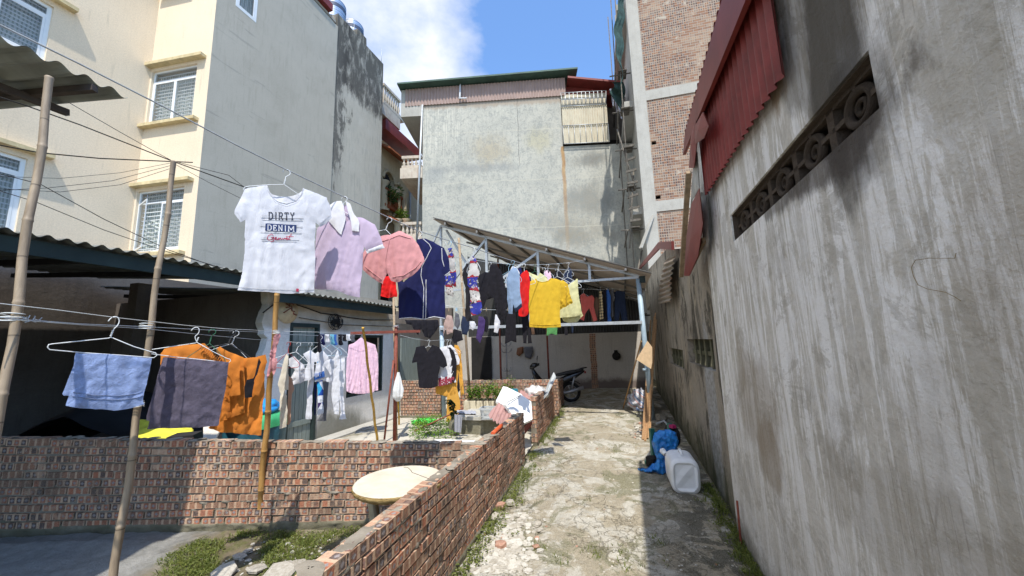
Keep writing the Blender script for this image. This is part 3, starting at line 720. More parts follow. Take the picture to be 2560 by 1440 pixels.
# ================================================================== cream house (cream front, grey side)
def window(root, pl, h, name='window', ncas=2, transom=.2, bars=0, openleaf=False, depth=.09, fr=.045, grille=True):
    u0, u1, v0, v1 = h
    mb = MB(); o = -depth
    def fb(p, q_, w=fr, t=.05, off=o): mb.bar(pl.p(*p, off), pl.p(*q_, off), w, t, up=pl.n) if False else mb.box(pl.p(min(p[0], q_[0])-(w/2 if p[0] == q_[0] else 0), min(p[1], q_[1])-(w/2 if p[1] == q_[1] else 0), off-t/2), pl.d*(abs(p[0]-q_[0]) or w), Vector((0, 0, abs(p[1]-q_[1]) or w)), pl.n*t)
    fb((u0+fr/2, v0), (u0+fr/2, v1)); fb((u1-fr/2, v0), (u1-fr/2, v1)); fb((u0+fr, v0+fr/2), (u1-fr, v0+fr/2)); fb((u0+fr, v1-fr/2), (u1-fr, v1-fr/2))
    vt = v1-(v1-v0)*transom
    if transom: fb((u0+fr, vt), (u1-fr, vt), fr*.9)
    f = mb.build(name, M['winframe'], root)
    w = (u1-u0-2*fr)/ncas; top = vt-fr*.5 if transom else v1-fr
    for i in range(ncas):
        a = u0+fr+i*w; mb = MB(); s = .04
        if openleaf and i == 0:
            hinge = pl.p(a, 0, o+.03); dd = (pl.d*math.cos(rad(24))+pl.n*math.sin(rad(24))); lp = Plane(hinge.xy, (hinge+dd).xy); A, B = 0, w
        else: lp = Plane(pl.p(a, 0, o+.012).xy, pl.p(a+1, 0, o+.012).xy); A, B = .004, w-.004
        for (x, y, ww, hh) in ((A, v0+fr, s, top-v0-fr), (B-s, v0+fr, s, top-v0-fr), (A+s, v0+fr, B-A-2*s, s), (A+s, top-s, B-A-2*s, s)):
            mb.box(lp.p(x, y, -.015), lp.d*ww, Vector((0, 0, hh)), pl.n*.03)
        c = mb.build('casement', M['winframe'], f)
        mb = MB(); mb.box(lp.p(A+s, v0+fr+s, -.004), lp.d*(B-A-2*s), Vector((0, 0, top-v0-fr-2*s)), pl.n*.006); mb.build('pane', M['glass'], f)
    if transom:
        mb = MB(); mb.box(pl.p(u0+fr, vt+fr*.5, o-.003), pl.d*(u1-u0-2*fr), Vector((0, 0, v1-fr-vt-fr*.5)), pl.n*.006); mb.build('pane', M['glass'], f)
    if grille:
        mb = MB(); n = 15
        for t in range(1, n): mb.bar(pl.p(u0+fr, v0+(v1-v0)*t/n, o-.07), pl.p(u1-fr, v0+(v1-v0)*t/n, o-.07), .022)
        mb.build('grille', M['winframe'], f)
    mb = MB()
    def cf(a, b): return pl.p(u0+(u1-u0)*a, v0+(v1-v0)*b, -.26+.02*math.sin(a*38+math.sin(b*3)*.6))
    mb.grid(cf, 60, 4, lambda a, b: (a*(u1-u0), b*(v1-v0))); mb.build('curtain', M['curtain'], f)
    mb = MB(); mb.box(pl.p(u0-.1, v0-.1, -.45), pl.d*(u1-u0+.2), Vector((0, 0, v1-v0+.2)), pl.n*.05); mb.build('room', M['dark'], f)
    return f
def ledge(root, pl, u0, u1, v, h=.09, out=.22, name='sill', mat=None):
    mb = MB(); mb.box(pl.p(u0, v, 0), pl.d*(u1-u0), pl.n*out, Vector((0, 0, h))); return mb.build(name, mat or M['creamtrim'], root)
cr = thing('cream_house', 'cream rendered house with white barred windows and bare grey side wall', 'building', GWp.p(0, 0, -3))
seam = GWp.uv(826, 500)[0]; gend = GWp.uv(952, 500)[0]
wA = rectuv(CNp, [(380, 178), (367, 306), (498, 158), (475, 294)]); wB = rectuv(CNp, [(349, 478), (325, 628), (458, 466), (440, 626)])
wA = (min(wA[0], wB[0])-.0, max(wA[1], wB[1]), wA[2], wA[3]); wB = (wA[0], wA[1], wB[2], wB[3])
HT = GWp.uv(806, 24)[1]
mb = MB(); wallrect(mb, CNp, 0, cnw, 0, HT, [wA, wB], .25); mb.build('wall', M['cream'], cr)
window(cr, CNp, wA); window(cr, CNp, wB, openleaf=True)
for w in (wA, wB):
    ledge(cr, CNp, w[0]-.22, w[1]+.30, w[3]+.10, .09, .17, 'lintel'); ledge(cr, CNp, w[0]-.25, w[1]+.25, w[2]-.18, .09, .16, 'sill')
LB = CBp.L
c1 = rectuv(CBp, [(-60, -80), (-60, 180), (125, 10), (100, 155)]); c2 = CBp.uv(62, 400); c3 = CBp.uv(40, 590)
a1 = CBp.uv(128, 40)[0]; v1a, v1b = CBp.uv(108, 150)[1], CBp.uv(130, 15)[1]
b1 = CBp.uv(60, 480)[0]; v2a, v2b = CBp.uv(40, 592)[1], CBp.uv(65, 396)[1]
a1 = (a1+b1)/2
h1 = (a1-2.3, a1, v1a, v1b); h2 = (a1-2.3, a1, v2a, v2b)
mb = MB(); wallrect(mb, CBp, 0, LB, 0, HT, [h1, h2], .25); mb.build('wall', M['cream'], cr)
window(cr, CBp, h1, ncas=3, fr=.08); window(cr, CBp, h2, ncas=3, fr=.08)
for w in (h1, h2): ledge(cr, CBp, w[0]-.3, w[1]+.35, w[3]+.14, .1, .18, 'lintel')
sw = (GWp.uv(588, 20)[0]-.0, GWp.uv(643, 20)[0], GWp.uv(643, 56)[1]-.05, GWp.uv(643, 56)[1]+1.4)
mb = MB(); wallrect(mb, GWp, 0, seam, 0, HT, [sw], .25); mb.build('side_wall', M['gray'], cr)
window(cr, GWp, sw, ncas=1, transom=0, grille=False, depth=.02, fr=.07)
mb = MB(); mb.box(CNp.p(-.05, HT+.002, -12), CNp.d*(cnw+.1), CNp.n*12.35, Vector((0, 0, .2))); mb.box(GWp.p(.02, HT+.205, -.1), GWp.d*(seam-.05), -GWp.n*6, Vector((0, 0, .1)))
mb.build('roof_slab', M['concrete'], cr)
mb = MB(); e0 = CNp.uv(560, -8)[1]
mb.box(CNp.p(.1, CNp.uv(400, -4)[1], .0), CNp.d*(cnw*.55), CNp.n*.2, Vector((0, 0, .14))); mb.build('eave', M['creamtrim'], cr)
# neighbour house past the seam with black mould
def mould(q, uv, c):
    u = seam
    s = q.sep(uv); n = q.noise(q.map(uv, (1.6, .55, 1)), 2.2, 9, .75, .4)
    band = q.math('ADD', q.rng(s[0], u+2.3, u+.0, 0, 1), q.rng(s[1], 5.5, 11.5, -.5, .1))
    t = q.math('ADD', band, q.math('MULTIPLY', q.math('SUBTRACT', n, .5), 2.4))
    c = q.mix(q.math('MULTIPLY', q.rng(t, .8, 1.1), .8), c, (.045, .042, .04))
    topd = q.math('ADD', q.rng(s[1], 12.0, 13.6), q.math('MULTIPLY', q.math('SUBTRACT', n, .5), 2.0))
    c = q.mix(q.math('MULTIPLY', q.rng(topd, .5, 1.1), .85), c, (.05, .047, .042))
    return q.mix(q.math('MULTIPLY', q.rng(s[0], u+.9, u+.1), .35), c, (.2, .19, .165))
M['gray2'] = wallmat('mouldy grey render', (.50, .465, .39), (.40, .385, .335), (.57, .55, .49), (.27, .26, .235), .5, .8, .25, 36, mould)
nh = thing('grey_house', 'grey rendered house wall with black mould streaks, steel water tanks on its roof', 'building', GWp.p(seam+2, 0, -3))
tz = GWp.uv(953, 152)[1]; tz2 = GWp.uv(838, 42)[1]; tz3 = GWp.uv(905, 100)[1]
mb = MB(); slab(mb, GWp, [(seam+.004, 0), (gend, 0), (gend, tz), (seam+1.9, tz-.05), (seam+1.88, tz+.32), (seam+1.25, tz+.32), (seam+1.22, tz-.02), (seam+.004, tz-.05)], 7, -.03)
mb.build('wall', M['gray2'], nh)
for i in range(3): mb = MB(); mb.tube([GWp.p(seam+.4+i*.9, tz, -.3), GWp.p(seam+.4+i*.9+.02, tz+.9-.2*i, -.3)], .012, 5); mb.build('starter_bar', M['steel'], nh)
mb = MB(); mb.tube([GWp.p(gend-.08, tz, -.1), GWp.p(gend-.08, tz+.85, -.1)], .012, 5); mb.build('starter_bar', M['steel'], nh)
EVp = Plane(GWp.p(0, 0, .1).xy, GWp.p(9, 0, .1).xy); e2 = EVp.uv(832, 28); mb = MB(); mb.box(EVp.p(0, e2[1], 0), EVp.d*e2[0], -EVp.n*2.5, Vector((0, 0, .32)))
mb.build('red_eave', M['redpaint'], cr)
def tankm():
    q = NM('polished steel tank', .25, .5); q.b.inputs['Metallic'].default_value = .85; q.b.inputs['Base Color'].default_value = (.62, .63, .64, 1)
    q.col(q.mix(q.rng(q.math('FRACT', q.math('MULTIPLY', q.sep(q.uv)[1], 9)), .75, .8), (.62, .63, .64), (.35, .36, .37))); return q.m
M['tank'] = tankm(); M['bluelabel'] = plain('blue label', (.06, .08, .13), .5)
for (px, py, lab) in ((866, 78, 'ribbed steel water tank on the roof edge, the one nearer the red eave'), (912, 105, 'ribbed steel water tank on the roof corner, farther from the red eave')):
    b = GWp.hit(px, py); tgt = GWp.p(GWp.uv(px, py)[0], tz+.0, -.75)
    t = thing('water_tank', lab, 'water tank', tgt, 'steel roof tanks'); mb = MB(); r = .52
    prof = [(.01, 1.25), (.2, 1.24), (.42, 1.16), (.5, 1.04)]
    for i in range(12): prof += [(r, 1.0-i*.08), (r-.02, .96-i*.08)]
    prof += [(.0, .04)]
    mb.lathe(tgt, prof, 28); mb.build('drum', M['tank'], t)
    mb = MB(); mb.lathe(tgt, [(r+.004, .62), (r+.006, .8)], 28); mb.build('label_band', M['bluelabel'], t)

# ================================================================== long shed with corrugated roof and green fascia
sh = thing('shed', 'low whitewashed shed with dark open bay, green fascia, plank door and corrugated roof', 'building', WSp.p(8, 0, -2))
ze0 = 2.84
SE = Plane(WSp.p(0, 0, .28).xy, WSp.p(10, 0, .28).xy)       # eave line, a little in front of the wall
uA = 0.0; uB = SE.uv(655, 735)[0]; uC = SE.uv(990, 772)[0]; vA = (SE.uv(0, 604)[1]+SE.uv(500, 680)[1])/2; vC = (SE.uv(985, 776)[1]+SE.uv(800, 754)[1])/2
uB = SE.uv(690, 735)[0]
for (a, b, v, nm) in ((uA, uB, vA, 1), (uB, uC, vC, 2)):
    mb = MB(); mb.box(SE.p(a, v-.09, 0), SE.d*(b-a), -SE.n*.05, Vector((0, 0, .15))); mb.build('fascia', M['greenfascia'], sh)
    mb = MB(); corrugated(mb, SE.p(a, v+.09, .10), SE.d*(b-a), -SE.n*4.6+Vector((0, 0, .38)), .13, .018, .004, 8)
    mb.build('roof', M['fibro'], sh)
    mb = MB()
    for i in range(int((b-a)/.9)): mb.bar(SE.p(a+.4+i*.9, v-.0, -.06), SE.p(a+.4+i*.9, v+.33, -4.5), .05, .07)
    mb.build('rafter', M['dark'], sh)
def ws_extra(q, uv, c):
    s = q.sep(uv); n = q.noise(q.map(uv, (1, 1, 1)), 1.6, 6, .65)
    up = q.rng(q.math('ADD', s[1], q.math('MULTIPLY', q.math('SUBTRACT', n, .5), .35)), 1.98, 2.12)
    c = q.mix(up, c, q.ramp(q.noise(uv, 4, 7, .7), [(.3, (.36, .31, .24)), (.7, (.55, .48, .38))]))
    u, v = WSp.uv(835, 1060)
    c = q.mix(q.math('MULTIPLY', q.blob(uv, u, .12, .8, .33, .8, .4, 3, 1), .75), c, (.1, .1, .065))
    low = q.rng(q.math('ADD', s[1], q.math('MULTIPLY', q.math('SUBTRACT', n, .5), .5)), .16, .0)
    return q.mix(q.math('MULTIPLY', low, .6), c, (.2, .19, .15))
M['wswall'] = wallmat('old whitewash', (.72, .71, .68), (.58, .57, .53), (.8, .79, .76), (.48, .46, .42), .35, 1.3, .4, 26, ws_extra)
uW = WSp.uv(656, 900)[0]; uE = WSp.uv(985, 900)[0]; uEnd = 15.4
dr = (WSp.uv(718, 950)[0], WSp.uv(792, 950)[0], 0.0, WSp.uv(750, 812)[1]+.03)
wn_ = (WSp.uv(868, 900)[0], WSp.uv(958, 900)[0], .66, 1.98)
mb = MB(); wallrect(mb, WSp, uW+.22, uE, -.05, 2.84, [dr, wn_], .14)
R_ = random.Random(4); prof = []   # ragged broken end of the wall
n = 46
for i in range(n+1):
    v = -.05+2.89*i/n; prof.append((uW+.10*noise.noise(Vector((v*3, 0, 1)))+.05*noise.noise(Vector((v*14, 0, 2))), v))
slab(mb, WSp, prof+[(uW+.218, 2.84), (uW+.218, -.05)], .14)
mb.build('wall', M['wswall'], sh)
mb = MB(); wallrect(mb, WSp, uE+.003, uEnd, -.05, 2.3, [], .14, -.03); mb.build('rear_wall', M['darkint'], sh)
mb = MB(); f = .05
mb.box(WSp.p(dr[0], 0, -.06), WSp.d*f, Vector((0, 0, dr[3])), WSp.n*.08); mb.box(WSp.p(dr[1]-f, 0, -.06), WSp.d*f, Vector((0, 0, dr[3])), WSp.n*.08); mb.box(WSp.p(dr[0]+f, dr[3]-.07, -.06), WSp.d*(dr[1]-dr[0]-2*f), Vector((0, 0, .07)), WSp.n*.08)
mb.build('door_frame', M['greenfascia'], sh)
mb = MB(); nbd = 6; w = (dr[1]-dr[0]-2*f)/nbd
for i in range(nbd): mb.box(WSp.p(dr[0]+f+i*w+.004, .03, -.08-.003*(i % 2)), WSp.d*(w-.008), Vector((0, 0, dr[3]-.11)), WSp.n*.03)
for z in (.35, 1.75): mb.box(WSp.p(dr[0]+f+.02, z, -.048), WSp.d*(dr[1]-dr[0]-2*f-.04), Vector((0, 0, .09)), WSp.n*.018)
mb.build('door', M['doorgreen'], sh)
mb = MB(); wallrect(mb, WSp, wn_[0], wn_[1], wn_[2], wn_[3], [(wn_[0]+.06, wn_[1]-.06, wn_[2]+.06, wn_[3]-.06)], .06, -.02); wf = mb.build('window', M['greenfascia'], sh)
mb = MB(); mb.box(WSp.p(wn_[0], wn_[2], -.2), WSp.d*(wn_[1]-wn_[0]), Vector((0, 0, wn_[3]-wn_[2])), WSp.n*.02); mb.build('shutter', M['dark'], wf)
mb = MB()   # interior: back wall, floor kerb, end wall, partition pillar
for (u0_, u1__, z1) in ((0, 15, 3.4),): mb.box(WSp.p(u0_, 0, -4.4), WSp.d*(u1__-u0_), -WSp.n*.15, Vector((0, 0, z1)))
mb.box(WSp.p(uEnd-.2, 0, -.15), WSp.d*.15, -WSp.n*4.3, Vector((0, 0, 3.0))); mb.box(WSp.p(uW+.3, 0, -.15), WSp.d*.12, -WSp.n*4.3, Vector((0, 0, 2.75)))
mb.box(WSp.p(0.05, 0, -.15), WSp.d*.12, -WSp.n*4.3, Vector((0, 0, 2.7)))
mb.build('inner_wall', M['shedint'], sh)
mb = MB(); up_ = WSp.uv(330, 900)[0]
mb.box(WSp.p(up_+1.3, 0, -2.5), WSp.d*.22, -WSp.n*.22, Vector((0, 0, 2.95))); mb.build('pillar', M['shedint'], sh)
mb = MB(); mb.box(WSp.p(uW+.3, -.02, .32), WSp.d*5.0, -WSp.n*.32, Vector((0, 0, .05))); mb.build('plinth', M['concrete'], sh)
# cables on the shed wall
mb = MB()
def cable(mb, pl, pts, r=.006, off=.02, sag=0):
    P = [pl.p(*pl.uv(*p), off) for p in pts]; mb.tube(P, r, 5)
cable(mb, WSp, [(655, 782), (690, 755), (700, 752), (740, 762), (770, 772), (800, 783), (840, 788), (870, 794), (920, 800), (980, 800)], .011)
cable(mb, WSp, [(745, 794), (800, 803), (860, 812), (980, 816)], .006)
cable(mb, WSp, [(843, 790), (840, 815), (828, 825)], .006)
mb.build('cable', M['dark'], sh)

# ================================================================== house with balconies between the buildings
M['bal'] = wallmat('stained pale plaster', (.52, .45, .36), (.3, .25, .2), (.62, .57, .49), (.35, .22, .18), .6, 2, .3, 30)
M['beige'] = wallmat('beige house paint', (.55, .47, .33), (.42, .36, .25), (.62, .54, .4), (.3, .26, .2), .35, 1.5, .2, 30)
def tiles():
    q = NM('orange roof tiles', .8, .2); uv = q.uv; w = q.wave(q.map(uv, (1, 1, 1)), 4.2, .2, 1, 'X'); w2 = q.wave(uv, 4.2, .3, 1, 'Y')
    q.col(q.mix(q.noise(uv, 8, 5, .6), q.ramp(w, [(.1, (.25, .06, .02)), (.6, (.5, .15, .05))]), (.35, .14, .08))); q.bump(q.math('ADD', w, w2), .8, .03); return q.m
M['tiles'] = tiles()
bh = thing('balcony_house', 'beige house with arches, orange tiled canopies and white balustrades seen between grey walls', 'building', Vector((-6, 21, 0)))
BHo = Y(948, 850, 19.2); BHp = Plane((BHo.x-1.2*AL[0], BHo.y-1.2*AL[1]), (BHo.x+8*AL[0], BHo.y+8*AL[1]))
ax0 = BHp.uv(960, 450); ax1 = BHp.uv(1005, 520)
mb = MB(); zt = BHp.uv(950, 345)[1]
ua1 = BHp.uv(957, 470)[0]; ua2 = BHp.uv(987, 480)[0]; za = BHp.uv(972, 530)[1]; zb = BHp.uv(972, 428)[1]
ub1 = BHp.uv(993, 470)[0]; ub2 = BHp.uv(1001, 480)[0]; eu = BHp.uv(1018, 500)[0]
wallrect(mb, BHp, 0, eu, 0, zt, [(ua1, ua2, za, zb), (ub1, ub2, za, zb-.3), (ua1, eu-.3, .2, za-1.5)], .3)
mb.build('wall', M['beige'], bh)
for (a, b) in ((ua1, ua2), (ub1, ub2)):    # arch heads
    mb = MB(); r = (b-a)/2; top = zb if a == ua1 else zb-.3; n = 12
    arc = [((a+b)/2+r*math.cos(math.pi*t/n), top-.02-r+r*math.sin(math.pi*t/n)) for t in range(n+1)]
    for t in range(n): 
        p, q_ = arc[t], arc[t+1]; mb.box(BHp.p(min(p[0], q_[0]), (p[1]+q_[1])/2, -.02), BHp.d*abs(p[0]-q_[0]), Vector((0, 0, top-(p[1]+q_[1])/2)), -BHp.n*.25)
    mb.tube([BHp.p(*p, .02) for p in arc], .09, 6); mb.build('arch', M['beige'], bh)
mb = MB(); mb.box(BHp.p(0, .1, -1.2), BHp.d*eu, -BHp.n*.1, Vector((0, 0, zt-.2))); mb.build('porch_back', M['dark'], bh)
for px in (953, 987, 1003):
    mb = MB(); u = BHp.uv(px, 520)[0]; c = BHp.p(u, za-.2, .15); hcol = BHp.uv(972, 470)[1]-za+.3
    prof = [(.3, 0), (.3, .12), (.2, .14)]+[(.2-.012*(i % 2), .2+i*(hcol-.4)/9) for i in range(10)]+[(.28, hcol-.1), (.3, hcol)]
    mb.lathe(c, prof, 12); mb.build('column', M['beige'], bh)
def balustrade(root, a, b, z, h, n, mat, th=.16):
    mb = MB(); a = Vector((a[0], a[1], z)); b = Vector((b[0], b[1], z))
    mb.bar(a+Vector((0, 0, .08)), b+Vector((0, 0, .08)), th, .16); mb.bar(a+Vector((0, 0, h)), b+Vector((0, 0, h)), th*1.2, .14)
    for i in range(n):
        c = a.lerp(b, (i+.5)/n)+Vector((0, 0, .16)); k = (h-.23); mb.lathe(c, [(.05, 0), (.045, k*.1), (.09, k*.35), (.04, k*.65), (.05, k*.85), (.06, k)], 8)
    return mb.build('balustrade', mat, root)
def pt(pl, px, py, off=0):
    p = pl.hit(px, py)+pl.n*off; return p
lw = BHp.uv(1047, 500)[0]; mb = MB(); mb.box(BHp.p(eu+.003, 0, -.25), BHp.d*(lw-eu+1.5), -BHp.n*2, Vector((0, 0, BHp.uv(1025, 468)[1]))); mb.build('annex_wall', M['gray'], bh)
for px in (1022, 1032): mb = MB(); u = BHp.uv(px, 520)[0]; mb.tube([BHp.p(u, 0, -.2), BHp.p(u, BHp.uv(px, 470)[1], -.2)], .06, 7); mb.build('annex_pipe', M['steel'], bh)
# top balcony, red eave, gable, planted ledge
p = BHp.hit(952, 300); p2 = BHp.hit(984, 320); mb = MB(); mb.box(BHp.p(BHp.uv(952, 300)[0]-1, p.z, 0), BHp.d*(BHp.uv(984, 300)[0]-BHp.uv(952, 300)[0]+1), BHp.n*.45, Vector((0, 0, .7))); mb.build('balcony', M['bal'], bh)
balustrade(bh, BHp.p(BHp.uv(940, 300)[0], 0, .38).xy, BHp.p(BHp.uv(984, 300)[0], 0, .38).xy, p.z+.7, 1.1, 8, M['bal'])
mb = MB(); ue0 = BHp.uv(945, 300)[0]; ue1 = BHp.uv(1036, 340)[0]
mb.box(BHp.p(ue0, p.z-.75, .5), BHp.d*(ue1-ue0), -BHp.n*1.6, Vector((0, 0, .6))); mb.build('red_eave', M['redpaint'], bh)
mb = MB(); g0 = BHp.p(BHp.uv(945, 380)[0], BHp.uv(950, 385)[1], .75); 
mb.box(g0+Vector((0, 0, .1)), BHp.d*(BHp.uv(1000, 380)[0]-BHp.uv(945, 380)[0]), -BHp.n*1.0+Vector((0, 0, .55)), Vector((0, 0, .12))); mb.build('tiled_gable', M['tiles'], bh)
mb = MB(); mb.box(BHp.p(BHp.uv(950, 520)[0], BHp.uv(950, 535)[1], .0), BHp.d*(BHp.uv(1000, 500)[0]-BHp.uv(950, 520)[0]), BHp.n*1.0-Vector((0, 0, .5)), Vector((0, 0, .12))); mb.build('tiled_canopy', M['tiles'], bh)
balustrade(bh, BHp.p(BHp.uv(950, 510)[0], 0, .25).xy, BHp.p(BHp.uv(995, 510)[0], 0, .25).xy, BHp.uv(960, 508)[1]-.3, 1.0, 9, M['tiles'])
for px in (962, 984):
    mb = MB(); u = BHp.uv(px, 590)[0]; c = BHp.p(u, .0, .8); zz = BHp.uv(px, 545)[1]; mb.lathe(c, [(.3, 0), (.2, .2), (.18, zz-.5), (.28, zz-.35), (.3, zz-.2)], 12); mb.build('column', M['beige'], bh)
# ================================================================== back building
def bb_extra(q, uv, c):
    u, v = BBp.uv(1415, 500); u1 = BBp.uv(1412, 500)[0]; vtp = BBp.uv(1412, 365)[1]; vbt = BBp.uv(1412, 640)[1]
    s = q.sep(uv); n = q.noise(q.map(uv, (4, .6, 1)), 2.5, 6, .6)
    top = BBp.uv(1200, 300)[1]; ul_ = BBp.uv(1065, 400)[0]
    dr_ = q.math('MULTIPLY', q.rng(q.noise(q.map(uv, (8, .25, 1)), 2.2, 6, .6), .46, .6), q.math('MULTIPLY', q.rng(s[0], ul_+3.2, ul_+.6), q.rng(s[1], top-3.6, top-.4)))
    c = q.mix(q.math('MULTIPLY', dr_, .8), c, (.58, .56, .48))
    for (px, py, rx_, ry, k, cc, sd) in ((1225, 375, .8, .7, .5, (.36, .29, .18), 1), (1350, 350, .6, .5, .45, (.4, .36, .22), 2), (1480, 400, .8, .35, .7, (.15, .145, .13), 3), (1470, 500, 1.0, .7, .6, (.17, .165, .145), 4), (1450, 590, 1.3, .5, .55, (.2, .18, .14), 5),
        (1180, 420, 2.2, .2, .45, (.22, .23, .23), 6), (1400, 560, 1.5, .6, .4, (.24, .22, .17), 7), (1080, 440, .5, .35, .4, (.24, .26, .27), 8), (1080, 590, .6, .8, .4, (.3, .3, .27), 9)):
        a, b = BBp.uv(px, py); c = q.mix(q.math('MULTIPLY', q.blob(uv, a, b, rx_, ry, 1.4, .8, 1.5, sd), k), c, cc)
    mott = q.rng(q.noise(q.map(uv, (1, .8, 1)), 5.5, 6, .7, 1.2), .48, .6)
    c = q.mix(q.math('MULTIPLY', mott, .55), c, (.25, .265, .25))
    for vv in (BBp.uv(1200, 455)[1], BBp.uv(1200, 575)[1], BBp.uv(1200, 330)[1]):
        ln = q.rng(q.math('ABSOLUTE', q.math('ADD', q.math('SUBTRACT', s[1], vv), q.math('MULTIPLY', q.math('SUBTRACT', q.noise(uv, 1.5, 4, .6), .5), .25))), .035, .01)
        c = q.mix(q.math('MULTIPLY', ln, .45), c, (.5, .47, .38))
    tb = q.rng(q.math('ADD', s[1], q.math('MULTIPLY', q.math('SUBTRACT', q.noise(q.map(uv, (2, .4, 1)), 2, 5, .6), .5), .5)), BBp.uv(1200, 272)[1], BBp.uv(1200, 262)[1])
    c = q.mix(q.math('MULTIPLY', tb, .8), c, (.33, .27, .21))
    us = q.math('ADD', s[0], q.math('MULTIPLY', q.math('SUBTRACT', q.noise(q.map(uv, (0, 1, 1)), 1.6, 5, .6), .5), .16))
    rust = q.math('MULTIPLY', q.rng(q.math('ABSOLUTE', q.math('SUBTRACT', us, u1+.03)), .12, .04), q.rng(s[1], vbt-.3, vtp-.0, .15, 1.))
    rust = q.math('MULTIPLY', rust, q.rng(s[1], vtp+.02, vtp-.05))
    c = q.mix(q.math('MULTIPLY', rust, .85), c, q.ramp(n, [(.35, (.28, .13, .04)), (.65, (.45, .28, .11))]))
    crk = q.math('MULTIPLY', q.rng(q.math('ABSOLUTE', q.math('SUBTRACT', us, BBp.uv(1296, 350)[0])), .018, .006), q.rng(s[1], BBp.uv(1296, 420)[1], BBp.uv(1296, 400)[1]))
    c = q.mix(q.math('MULTIPLY', crk, .7), c, (.1, .1, .1))
    return c
M['bb'] = wallmat('pale cement render', (.43, .42, .365), (.31, .315, .28), (.52, .505, .43), (.27, .275, .25), .45, .7, .35, 14, bb_extra, ssc=(2.5, .5, 1))
bb = thing('back_building', 'tall windowless grey building closing the view, pink sheet cladding under its green roof', 'building', BBp.p(5, 0, -3))
uL = BBp.uv(1056, 500)[0]; uM = BBp.uv(1404, 300)[0]; uR = BBp.L; vTl = BBp.uv(1060, 262)[1]; vTr = BBp.uv(1404, 235)[1]; vLd = BBp.uv(1470, 363)[1]
mb = MB(); slab(mb, BBp, [(uL, 0), (uR, 0), (uR, vLd), (uM, vLd), (uM, vTr+.0), (uL, vTl)], 7); mb.build('wall', M['bb'], bb)
mb = MB(); mb.box(BBp.p(uM+.002, vLd-.002, -1.6), BBp.d*(uR-uM), -BBp.n*.2, Vector((0, 0, vTr-vLd+.8))); mb.build('recess_wall', M['darkint'], bb)
# cladding band: pink corrugated
q0 = BBp.uv(1014, 268); q1 = BBp.uv(1414, 240); q2 = BBp.uv(1414, 196); q3 = BBp.uv(1012, 226)
mb = MB(); L = q1[0]-q0[0]
def pc_(a, b): 
    v0 = q0[1]+(q1[1]-q0[1])*a; v1_ = q3[1]+(q2[1]-q3[1])*a
    return BBp.p(q0[0]+L*a, v0+(v1_-v0)*b, .06+.022*math.sin(a*L/.16*2*math.pi))
mb.grid(pc_, int(L/.16*8), 3, lambda a, b: (a*L, b)); mb.grid(lambda a, b: pc_(a, b)-BBp.n*.01, int(L/.16*8), 3, lambda a, b: (a*L, b)); mb.build('cladding', M['pinksheet'], bb)
mb = MB(); r0_ = BBp.uv(1000, 222); r1_ = BBp.uv(1441, 184)
A = BBp.p(r0_[0], r0_[1], .45); B = BBp.p(r1_[0], r1_[1]-.0, .45); mb.box(A, B-A, -BBp.n*7, Vector((0, 0, -.08))); mb.build('roof', plain('green roof edge', (.06, .11, .085), .6, var=.25, scale=2), bb)
mb = MB(); a_ = BBp.uv(1415, 202); b_ = BBp.uv(1548, 214); A = BBp.p(a_[0]+.05, a_[1], .35); B = BBp.p(b_[0], b_[1], .35); mb.box(A, B-A, -BBp.n*5, Vector((0, 0, -.1)))
mb.box(BBp.p(a_[0]+.02, BBp.uv(1415, 232)[1], -.3), BBp.d*(b_[0]-a_[0]), -BBp.n*.1, Vector((0, 0, a_[1]-BBp.uv(1415, 232)[1]-.12))); mb.build('red_roof', M['redpaint'], bb)
mb = MB(); mb.bar(BBp.hit(1152, 216)+BBp.n*.14, BBp.hit(1151, 248)+BBp.n*.14, .07); mb.bar(BBp.hit(1148, 250)+BBp.n*.14, BBp.hit(1168, 250)+BBp.n*.14, .05)
P = [BBp.hit(1057, 265)+BBp.n*.08, BBp.hit(1050, 420)+BBp.n*.08, BBp.hit(1043, 600)+BBp.n*.08]; mb.tube(P, .05, 8); mb.build('drainpipe', M['steel'], bb)
# cantilevers on the flank
mb = MB(); zc0 = BBp.uv(1030, 292)[1]; zc1 = BBp.uv(1030, 226)[1]
sw_ = uL-BBp.uv(1003, 290)[0]
mb.box(BBp.p(uL-sw_, zc0, .04), BBp.d*(sw_-.003), -BBp.n*5, Vector((0, 0, zc1-zc0))); mb.build('upper_overhang', M['concrete'], bb)
mb = MB(); zd = BBp.uv(1030, 446)[1]; ze = BBp.uv(1030, 420)[1]; zf = BBp.uv(1030, 392)[1]
mb.box(BBp.p(uL-sw_-.0, zd, .04), BBp.d*(sw_-.003), -BBp.n*3.5, Vector((0, 0, ze-zd))); 
bp = mb.build('balcony', M['bal'], bb)
balustrade(bb, BBp.p(uL-sw_+.05, 0, -.1).xy, BBp.p(uL-.05, 0, -.1).xy, ze, zf-ze, 5, M['bal'])
mb = MB(); zg_ = BBp.uv(1030, 592)[1]; mb.box(BBp.p(uL-sw_-.0, zg_-.4, .04), BBp.d*(sw_-.003), -BBp.n*3.5, Vector((0, 0, .4))); mb.build('balcony', M['bal'], bb)
balustrade(bb, BBp.p(uL-sw_+.05, 0, -.1).xy, BBp.p(uL-.05, 0, -.1).xy, zg_, BBp.uv(1030, 558)[1]-zg_, 5, M['bal'])
